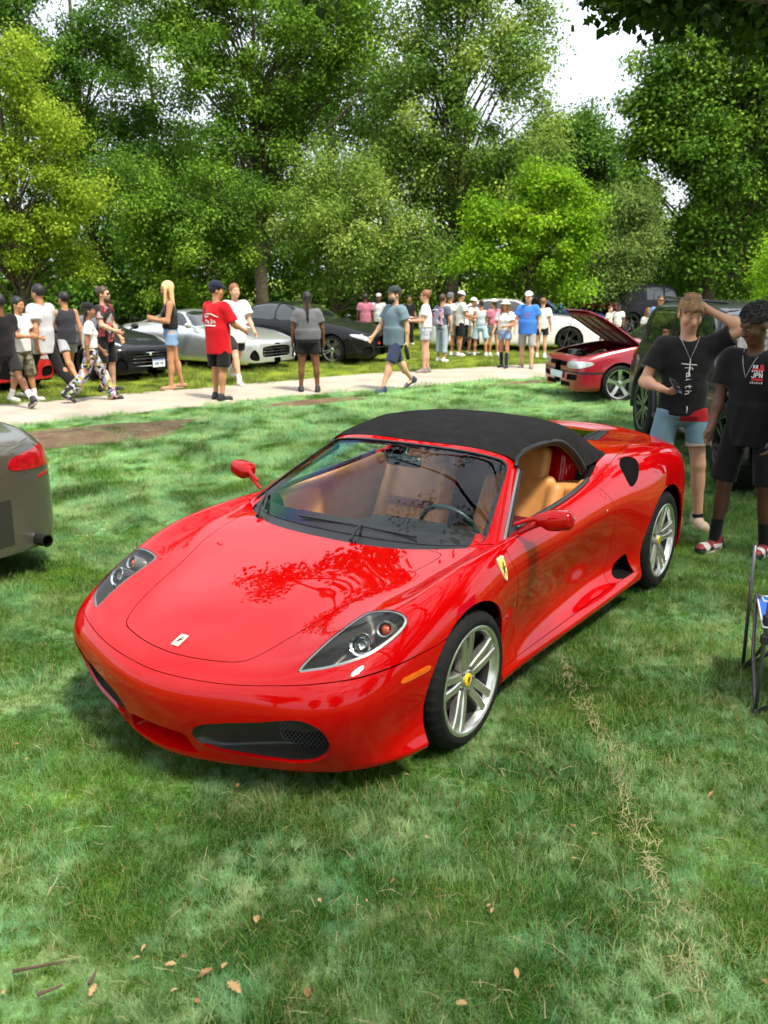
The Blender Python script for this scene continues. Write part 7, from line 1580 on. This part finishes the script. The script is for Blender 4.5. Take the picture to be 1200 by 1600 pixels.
Z = B_['z0']; y0 = .115; sq_ = lambda a, b, c, d: ([(a, c), (b, c), (b, d), (a, d)], [(0, 1, 2, 3)])
def band(a, b, c, d, nm, m, off=.003, n=6):
    ys = np.linspace(a, b, n); V = [(y, c) for y in ys] + [(y, d) for y in ys]; print_on(B_, nm, V, [(i, i + 1, n + i + 1, n + i) for i in range(n - 1)], m, off)
band(y0, y0 - .075, 1.335 + Z, 1.350 + Z, 'print_band', RPR); band(y0, y0 - .075, 1.268 + Z, 1.285 + Z, 'print_band', RPR)
band(y0 - .028, y0 - .005, 1.352 + Z, 1.376 + Z, 'print_square', RPR)
V, F = strokes(letters('JPN', y0 - .078, 1.290 + Z, .030, .0255), .0055); print_on(B_, 'letters_print', V, F, WPR, .005)['kind'] = 'stuff'
V, F = strokes(letters('##', y0 - .075, 1.352 + Z, .020, .019), .004); print_on(B_, 'characters_print', V, F, WPR, .005)['kind'] = 'stuff'
V, F = strokes(letters('#####', y0 - .078, 1.325 + Z, .011, .0155) + letters('+#+#+#', y0 - .082, 1.248 + Z, .012, .0145), .003); print_on(B_, 'small_print', V, F, WPR, .005)['kind'] = 'stuff'
for i in (0, 1):       # sneaker panels
    so = [c for c in B_['root'].children if c.name.split('.')[0] == 'shoe'][i]; J = B_['J']; an = J['ank', i]; s = 1 - 2 * i; f_ = np.array((1, s * .14, 0)); f_ /= np.linalg.norm(f_); sd = np.array((-f_[1], f_[0], 0)); o_ = an - (0, 0, .085)
    pick = lambda a, b, za, zb: [lambda q: -((q.V - o_) @ f_ - a), lambda q: ((q.V - o_) @ f_ - b), lambda q: -(q.V[:, 2] - o_[2] - za), lambda q: (q.V[:, 2] - o_[2] - zb)]
    shell(so, pick(.09, .15, .030, .2), .003, 'toe_panel', SHOEW); shell(so, pick(.145, .3, .0, .05), .005, 'toe_guard', SHOEB); shell(so, pick(-.03, .055, .02, .066), .003, 'side_panel', SHOEW); shell(so, pick(.05, .10, .0, .045), .005, 'eyelet_panel', SHOEB); shell(so, pick(-.2, -.035, .0, .12), .004, 'heel_panel', SHOEB)
    for e in (1, -1):
        c = o_ + sd * e * .050; MB().tube([c + f_ * a + np.array((0, 0, z)) for a, z in ((.045, .035), (.02, .032), (-.005, .042), (-.04, .066))], [.003, .008, .006, .002], 6, flat=.4).obj('side_swoosh', SHOEB, so, True)
# hair as strands and curls over the scalp
def strands(info, n, m, seed):
    r_ = np.random.default_rng(seed); mb = MB(); hx = info['hx']; c = np.array((-.022, 0, .034)); rad = np.array((.097, .080, .093)); cr_ = np.array((-.35, .25, 1.0)); cr_ /= np.linalg.norm(cr_)
    for q in range(n):
        d = r_.normal(size=3); d /= np.linalg.norm(d)
        if d[2] < -.05 or (d[0] > .55 and d[2] < .62) or (d[0] > .1 and d[2] < .25): continue
        t = d - cr_ * (d @ cr_); t /= np.linalg.norm(t) + 1e-6; t = t + r_.normal(0, .45, 3); L = r_.uniform(.05, .095); P = []; p = d.copy()
        for k in range(6): P.append(hx(*(c + p / np.linalg.norm(p) * rad * (1.0 + .07 * math.sin(k * .6) + .03 * r_.random())))); p = p / np.linalg.norm(p) + t * L / .095 / 5 * 1.0
        mb.tube(P, np.array((.0045, .005, .0048, .004, .003, .001)) * r_.uniform(.7, 1.2), 4, cap=False)
    mb.obj('hair_strands', m, info['root'], True)['kind'] = 'stuff'
def curls(info, n, m, seed):
    r_ = np.random.default_rng(seed); mb = MB(); hx = info['hx']; c = np.array((-.030, 0, .050)); rad = np.array((.112, .094, .098))
    for q in range(n):
        d = r_.normal(size=3); d /= np.linalg.norm(d)
        if d[2] < -.25 or (d[0] > .45 and d[2] < .35) or (d[0] > -.1 and d[2] < .0): continue
        o = c + d * rad * r_.uniform(.97, 1.07); e1 = np.cross(d, r_.normal(size=3)); e1 /= np.linalg.norm(e1); e2 = np.cross(e1, d) + d * .8; rr = r_.uniform(.006, .010)
        mb.tube([hx(*(o + (e1 * math.cos(a) + e2 * math.sin(a)) * rr)) for a in np.linspace(0, 4.6, 6)], .0026, 4, cap=False)
    mb.obj('hair_curls', m, info['root'], True)['kind'] = 'stuff'
strands(A, 900, mat('hair_lock', (.30, .175, .065), rough=.42, noise=(40, .6)), 5); curls(B_, 900, HAIRC['black'], 6)
# white print on the back of the red jersey
rr = red['root']; zr = red['z0']
V, F = strokes([[(.13, 1.26 + zr), (.10, 1.285 + zr), (.03, 1.30 + zr), (-.05, 1.295 + zr), (-.12, 1.265 + zr), (-.15, 1.255 + zr)], [(.14, 1.245 + zr), (.10, 1.255 + zr), (.02, 1.262 + zr)], [(.12, 1.20 + zr), (.06, 1.20 + zr)], [(.09, 1.225 + zr), (.09, 1.165 + zr)], [(.05, 1.17 + zr), (.03, 1.20 + zr), (.01, 1.17 + zr), (.04, 1.165 + zr)], [(-.04, 1.225 + zr), (-.05, 1.165 + zr), (-.02, 1.16 + zr)], [(-.07, 1.17 + zr), (-.09, 1.20 + zr), (-.11, 1.165 + zr)], [(.10, 1.13 + zr), (-.12, 1.13 + zr)]], .016)
print_on(red, 'back_print', V, F, WPR, .006, -1)
V, F = strokes([[(.13, 1.30 + blue['z0']), (0, 1.30 + blue['z0'])]], .001)
Zb = bt['z0']; V, F = strokes([[(.05 * math.cos(a), 1.24 + Zb + .045 * math.sin(a)) for a in np.linspace(0, 5.6, 9)]], .016); print_on(bt, 'round_print', V, F, mat('print_rose', (.45, .10, .14), rough=.8), .006)
# ------------------------------------------------------------------ camp chair, fallen leaves, twigs, dry straw
CHT = mat('chair_tube', (.10, .105, .11), rough=.35, metal=.7); CHB = cloth('chair_blue', (.015, .085, .38), .2); CHP = mat('chair_piping', (.5, .5, .5), rough=.7)
ch = empty('camp_chair', 'blue folding camp chair with grey tube frame at the right edge', 'chair', (1.80, 3.96, 0), 0)
a0, b0, c0, d0 = (0, 0, .02), (.52, -.16, .02), (.66, .36, .02), (.14, .52, .02)
top = lambda p, z, s=.0: (p[0] + s * (.33 - p[0]), p[1] + s * (.18 - p[1]), z)
mb = lambda pts, r_=.0095: MB().tube(pts, r_, 10).obj('frame_tube', CHT, ch, True)
ua = [(0, 0, .02), (.006, .012, .25), (.014, .02, .50), (.020, .024, .68)]; mb(ua)
mb([(.52, -.16, .02), (.56, -.17, .5), (.60, -.18, .95)]); mb([(.66, .36, .02), (.70, .38, .5), (.74, .40, .95)]); mb([(.14, .52, .02), (.13, .51, .72)])
mb([(.0, .0, .025), (.25, -.06, .22), (.50, -.12, .46)]); mb([(.0, .0, .025), (.08, .28, .22), (.15, .47, .46)]); mb([(.52, -.16, .02), (.30, -.06, .24), (.06, .04, .46)]); mb([(.52, -.16, .02), (.57, .10, .22), (.62, .33, .46)]); mb([(.66, .36, .02), (.58, .08, .24), (.50, -.13, .46)]); mb([(.66, .36, .02), (.4, .43, .24), (.16, .48, .46)]); mb([(.14, .52, .02), (.38, .44, .24), (.62, .34, .46)]); mb([(.14, .52, .02), (.1, .25, .24), (.06, .04, .46)])
for p in (a0, b0, c0, d0): MB().lathe([(.0005, 0), (.02, 0), (.019, .035), (.011, .05)], 14, 2, (p[0], p[1], 0)).obj('rubber_foot', SHOEB, ch, True, 40)
for p, z in (((.014, .02), .50), ((.011, .018), .40), ((.022, .025), .70)): MB().box((p[0], p[1], z), (.032, .032, .045), bev=.006).obj('tube_joint', SHOEB, ch)
def sheet_grid(c4, n, sag, nm, m):
    A, B, C, D = map(np.array, c4); V = []
    for i in range(n + 1):
        for j in range(n + 1):
            u, v = i / n, j / n; p = A * (1 - u) * (1 - v) + B * u * (1 - v) + C * u * v + D * (1 - u) * v; V.append(p - np.array((0, 0, sag * 16 * u * (1 - u) * v * (1 - v))))
    V = V + [p - np.array((0, 0, .004)) for p in V]; k = (n + 1) ** 2; F = [(i * (n + 1) + j, (i + 1) * (n + 1) + j, (i + 1) * (n + 1) + j + 1, i * (n + 1) + j + 1) for i in range(n) for j in range(n)]; F += [tuple(x + k for x in f[::-1]) for f in F]
    o = mesh(nm, V, F, m, ch); e = [V[i * (n + 1)] for i in range(n + 1)] + [V[n * (n + 1) + j] for j in range(1, n + 1)] + [V[i * (n + 1) + n] for i in range(n - 1, -1, -1)] + [V[j] for j in range(n - 1, 0, -1)]; MB().tube(e, .005, 6, closed=True).obj('piping', CHP, o, True)
sheet_grid(((-.01, .0, .47), (.50, -.13, .47), (.62, .34, .47), (.16, .48, .44)), 8, .05, 'seat', CHB); sheet_grid(((.57, -.165, .48), (.70, .38, .48), (.74, .40, .94), (.60, -.18, .94)), 6, .0, 'back_rest', CHB); sheet_grid(((-.02, .0, .60), (.0, .07, .60), (.58, -.12, .66), (.56, -.20, .66)), 6, .02, 'arm_rest', mat('chair_lightblue', (.03, .22, .55), rough=.8))
# fallen leaves
LEAFB = mat('dry_leaf', (.38, .24, .10), rough=.7, noise=(30, .35)); LEAFD = mat('dry_leaf_dark', (.26, .13, .045), rough=.75, noise=(30, .35))
def leaf_mesh(seed, lobed):
    r_ = np.random.default_rng(seed); n = 9; P = []
    for i in range(n + 1):
        t = i / n; w = math.sin(math.pi * min(1, t * 1.05)) ** .8 * .24; w *= (1.25 if i % 2 else .55) if lobed else 1; P.append((t, w * r_.uniform(.85, 1.15)))
    V, F = [], []; cu = r_.uniform(.5, 1.4)
    for t, w in P:
        z = .10 * math.sin(t * 2.2 * cu) + r_.uniform(-.01, .01); V += [(t - .5, 0, z), (t - .5, w, z + .10 * w / .24 * r_.uniform(.3, 1.1)), (t - .5, -w, z + .10 * w / .24 * r_.uniform(.3, 1.1))]
    for i in range(n): b = i * 3; F += [(b, b + 3, b + 4, b + 1), (b, b + 2, b + 5, b + 3)]
    V.append((-.72, 0, .02)); V.append((-.5, .015, .0)); F.append((len(V) - 2, 0, len(V) - 1))
    me = bpy.data.meshes.new('fallen_leaf'); me.from_pydata(V, [], F); me.materials.append(LEAFB if seed % 3 else LEAFD); me.update(); return me
LMS = [leaf_mesh(q, q % 2 == 0) for q in range(6)]
LP = [(28, 1176, .05), (43, 1199, .03), (252, 1195, .05), (372, 1242, .05), (424, 1331, .045), (268, 1524, .075), (322, 1537, .10), (352, 1526, .07), (366, 1562, .13), (481, 1567, .09), (146, 1563, .085), (402, 1453, .10), (545, 1418, .05), (500, 1423, .05), (1110, 1256, .075), (614, 1392, .06), (763, 1429, .05), (768, 1440, .045), (895, 1305, .06), (928, 1319, .05), (8, 1567, .06), (309, 1583, .05), (720, 1587, .08), (807, 1537, .07), (1188, 1552, .09), (274, 1567, .05), (226, 1498, .05), (617, 1243, .045), (636, 1224, .05), (1066, 1098, .06), (998, 1107, .05), (1072, 933, .05), (1086, 956, .045), (1123, 1069, .05), (560, 1430, .03), (573, 1424, .03), (230, 755, .06), (137, 845, .05), (125, 845, .04), (285, 748, .05), (1173, 1090, .05), (215, 1512, .05), (288, 1509, .05), (665, 1324, .05), (895, 1357, .04)]
LN = {(366, 1562): 'lobed tan oak leaf, nearest of the leaves at the bottom edge', (481, 1567): 'pointed dry leaf right of the lobed oak leaf at the bottom', (146, 1563): 'dry leaf beside the short dark twig at the lower left', (402, 1453): 'long curled leaf below the middle of the red car', (1110, 1256): 'pale dry leaf alone on the grass at the right', (322, 1537): 'curled leaf up and left of the lobed oak leaf', (268, 1524): 'leaf left of the pair of curled leaves near the bottom', (352, 1526): 'leaf touching the curled leaf above the lobed oak leaf', (720, 1587): 'leaf at the bottom edge right of centre', (1188, 1552): 'leaf at the lower right corner', (28, 1176): 'leaf left of the red car nose at the left edge', (252, 1195): 'leaf just in front of the red car nose', (614, 1392): 'lone leaf on the grass below the front wheel'}
r_ = np.random.default_rng(21); desc = ['curled', 'flat', 'small curled', 'pale', 'torn', 'brown']
for q, (px, py, sz) in enumerate(LP):
    x, y = gpos(px, py); o = link(bpy.data.objects.new('fallen_leaf', LMS[q % 6])); o.location = (x, y, .035 + .01 * r_.random()); o.rotation_euler = (r_.uniform(-.4, .4), r_.uniform(-.4, .4), r_.uniform(0, 6.28)); o.scale = (sz * .5,) * 3
    tag(o, LN.get((px, py), 'small dry brown leaf lying on the grass'), 'leaf', 'fallen leaves on the grass')
TW = mat('twig_bark', (.09, .055, .035), rough=.9, noise=(30, .4))
for lab, pts in (('thin straight twig lying in the grass at the lower left', [(22, 1535), (60, 1530), (104, 1525)]), ('short crooked twig below the straight one at the lower left', [(60, 1572), (80, 1567), (100, 1562)]), ('short dark twig beside a dry leaf at the lower left', [(140, 1555), (148, 1545), (153, 1538)])):
    P = [(*gpos(*p), .04 + .006 * k) for k, p in enumerate(pts)]; tag(MB().tube(spline2(P, 4, False), np.linspace(.006, .003, 9), 6).obj('twig', TW, None, True), lab, 'twig')
# dry straw combed out along a line, and loose wisps
r_ = np.random.default_rng(8); V, Q, A = [], [], []
line = np.array([gpos(*p) for p in ((868, 1010), (885, 1060), (920, 1120), (950, 1190), (975, 1260), (1005, 1330), (1030, 1410), (1060, 1490), (1090, 1570))]); line = resample(line, 200)
def straw(c, L, th, w):
    d = np.array((math.cos(th), math.sin(th), 0)); s = np.array((-d[1], d[0], 0)); k = len(V); z = r_.uniform(.03, .06)
    for t, f_ in ((0, 1), (.5, 1), (1, .3)): p = np.array((*c, z)) + d * L * (t - .5) + np.array((0, 0, .02 * math.sin(t * 3.1) * r_.uniform(-.4, 1))); V.extend([p - s * w * f_, p + s * w * f_])
    Q.extend([(k, k + 1, k + 3, k + 2), (k + 2, k + 3, k + 5, k + 4)]); A.extend([r_.random()] * 6)
for q in range(520): i = r_.integers(0, 200); c = line[i] + r_.normal(0, .032 + .02 * math.sin(i * .15), 2); straw(c, r_.uniform(.025, .075), r_.normal(1.2, 1.0), .0010)
for q in range(700): y = math.sqrt(r_.uniform(1.5 ** 2, 6 ** 2)); straw((r_.uniform(-.5, .5) * y, y), r_.uniform(.03, .10), r_.uniform(0, 6.28), .0011)
o = quadmesh('dry_straw', np.array(V), np.array(Q), mat('straw', (.30, .27, .13), rough=.8, noise=(12, .4)), attr={'rnd': np.array(A)}); tag(o, 'dry straw lying on the turf', 'straw', kind='stuff')
# overhanging oak: trunk outside the frame on the right, boughs over the lawn
r_ = np.random.default_rng(40); C = []
while len(C) < 170:
    p = np.array((r_.uniform(-3.0, 13), r_.uniform(-9, 11.5), r_.uniform(4.6, 9.5)))
    e = ((p[0] - 6.0) / 8.4) ** 2 + ((p[1] - 1.0) / 10.5) ** 2 + ((p[2] - 5.5) / 4.5) ** 2
    if e > 1 or (e < .25 and r_.random() < .5): continue
    d = math.hypot(p[0], p[1])
    if p[1] > 1 and math.degrees(math.atan2(p[2] - 2.08, d)) < 16.5 + math.degrees(.5 / d): continue
    C.append(p)
for q in range(64):                         # low boughs drooping over the lawn on the right
    az = R(r_.uniform(13.0, 27)); d = r_.uniform(8, 12.5); el = R(np.interp(math.degrees(az), [13.0, 17, 27], [15.0, 13.4, 12.0]) + r_.uniform(0, 3.4)); C.append(np.array((d * math.sin(az), d * math.cos(az), 2.08 + d * math.tan(el))))
for q in range(20):
    az = R(r_.uniform(-14, 9.5)); d = r_.uniform(8, 12); C.append(np.array((d * math.sin(az), d * math.cos(az), 2.08 + d * math.tan(R(16.4 + r_.uniform(0, 1.5))))))
C = np.array(C); oak = empty('oak_tree', 'large oak reaching over the lawn, dark boughs along the top edge', 'tree', (7.2, 1.2, 0), 0)
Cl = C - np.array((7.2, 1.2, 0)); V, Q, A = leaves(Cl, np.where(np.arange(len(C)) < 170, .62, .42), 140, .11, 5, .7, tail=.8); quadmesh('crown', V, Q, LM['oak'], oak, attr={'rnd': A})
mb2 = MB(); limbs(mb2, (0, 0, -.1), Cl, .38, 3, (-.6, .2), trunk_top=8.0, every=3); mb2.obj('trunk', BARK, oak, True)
# lobed leaves on the lowest boughs that hang into view
LV, LQ, LA = [], [], []
out = np.array([(0, 0), (.18, .10), (.25, .28), (.36, .12), (.48, .34), (.58, .14), (.72, .30), (.80, .10), (1, .0)]); poly = np.concatenate([out, out[1:-1][::-1] * (1, -1)])
near = Cl[170:]
for c in near:
    for q in range(34):
        p = c + np.clip(r_.normal(0, .22, 3), -.4, .4) * (1, 1, .7); t = r_.normal(size=3); t[2] -= .5; t /= np.linalg.norm(t); n_ = np.cross(t, r_.normal(size=3)); n_ /= np.linalg.norm(n_); b = np.cross(n_, t); s = r_.uniform(.09, .15); k = len(LV)
        LV.extend([p + t * a * s + b * w * s for a, w in poly]); LQ.append(tuple(range(k, k + len(poly)))); LA.extend([r_.random()] * len(poly))
lm_ = mesh('lobed_leaves', LV, LQ, LM['oak'], oak, False); at_ = lm_.data.attributes.new('rnd', 'FLOAT', 'POINT'); at_.data.foreach_set('value', np.array(LA, np.float32)); lm_['kind'] = 'stuff'
# trees behind the viewpoint: mirrored in paint and glass
src = [o for o in bpy.data.objects if o.name.split('.')[0] == 'tree'][:9]
for q, (x, y, k, s, lab) in enumerate(((-13, -14, 2, 1.0, 'left'), (-4, -20, 5, 1.0, 'middle'), (6, -17, 8, 1.05, 'right'), (16, -8, 5, .95, 'far right'), (20, 6, 2, 1.0, 'outer right'))):
    t_ = src[k]; o = t_.copy(); COL.objects.link(o); o.location = (x, y, 0); o.rotation_euler = (0, 0, 1.3 * q); o.scale = (s,) * 3; o['label'] = 'tall leafy tree behind the viewpoint on the %s, mirrored in the red paint' % lab; o['group'] = 'trees behind the viewpoint'
    for c in t_.children: c2 = c.copy(); COL.objects.link(c2); c2.parent = o
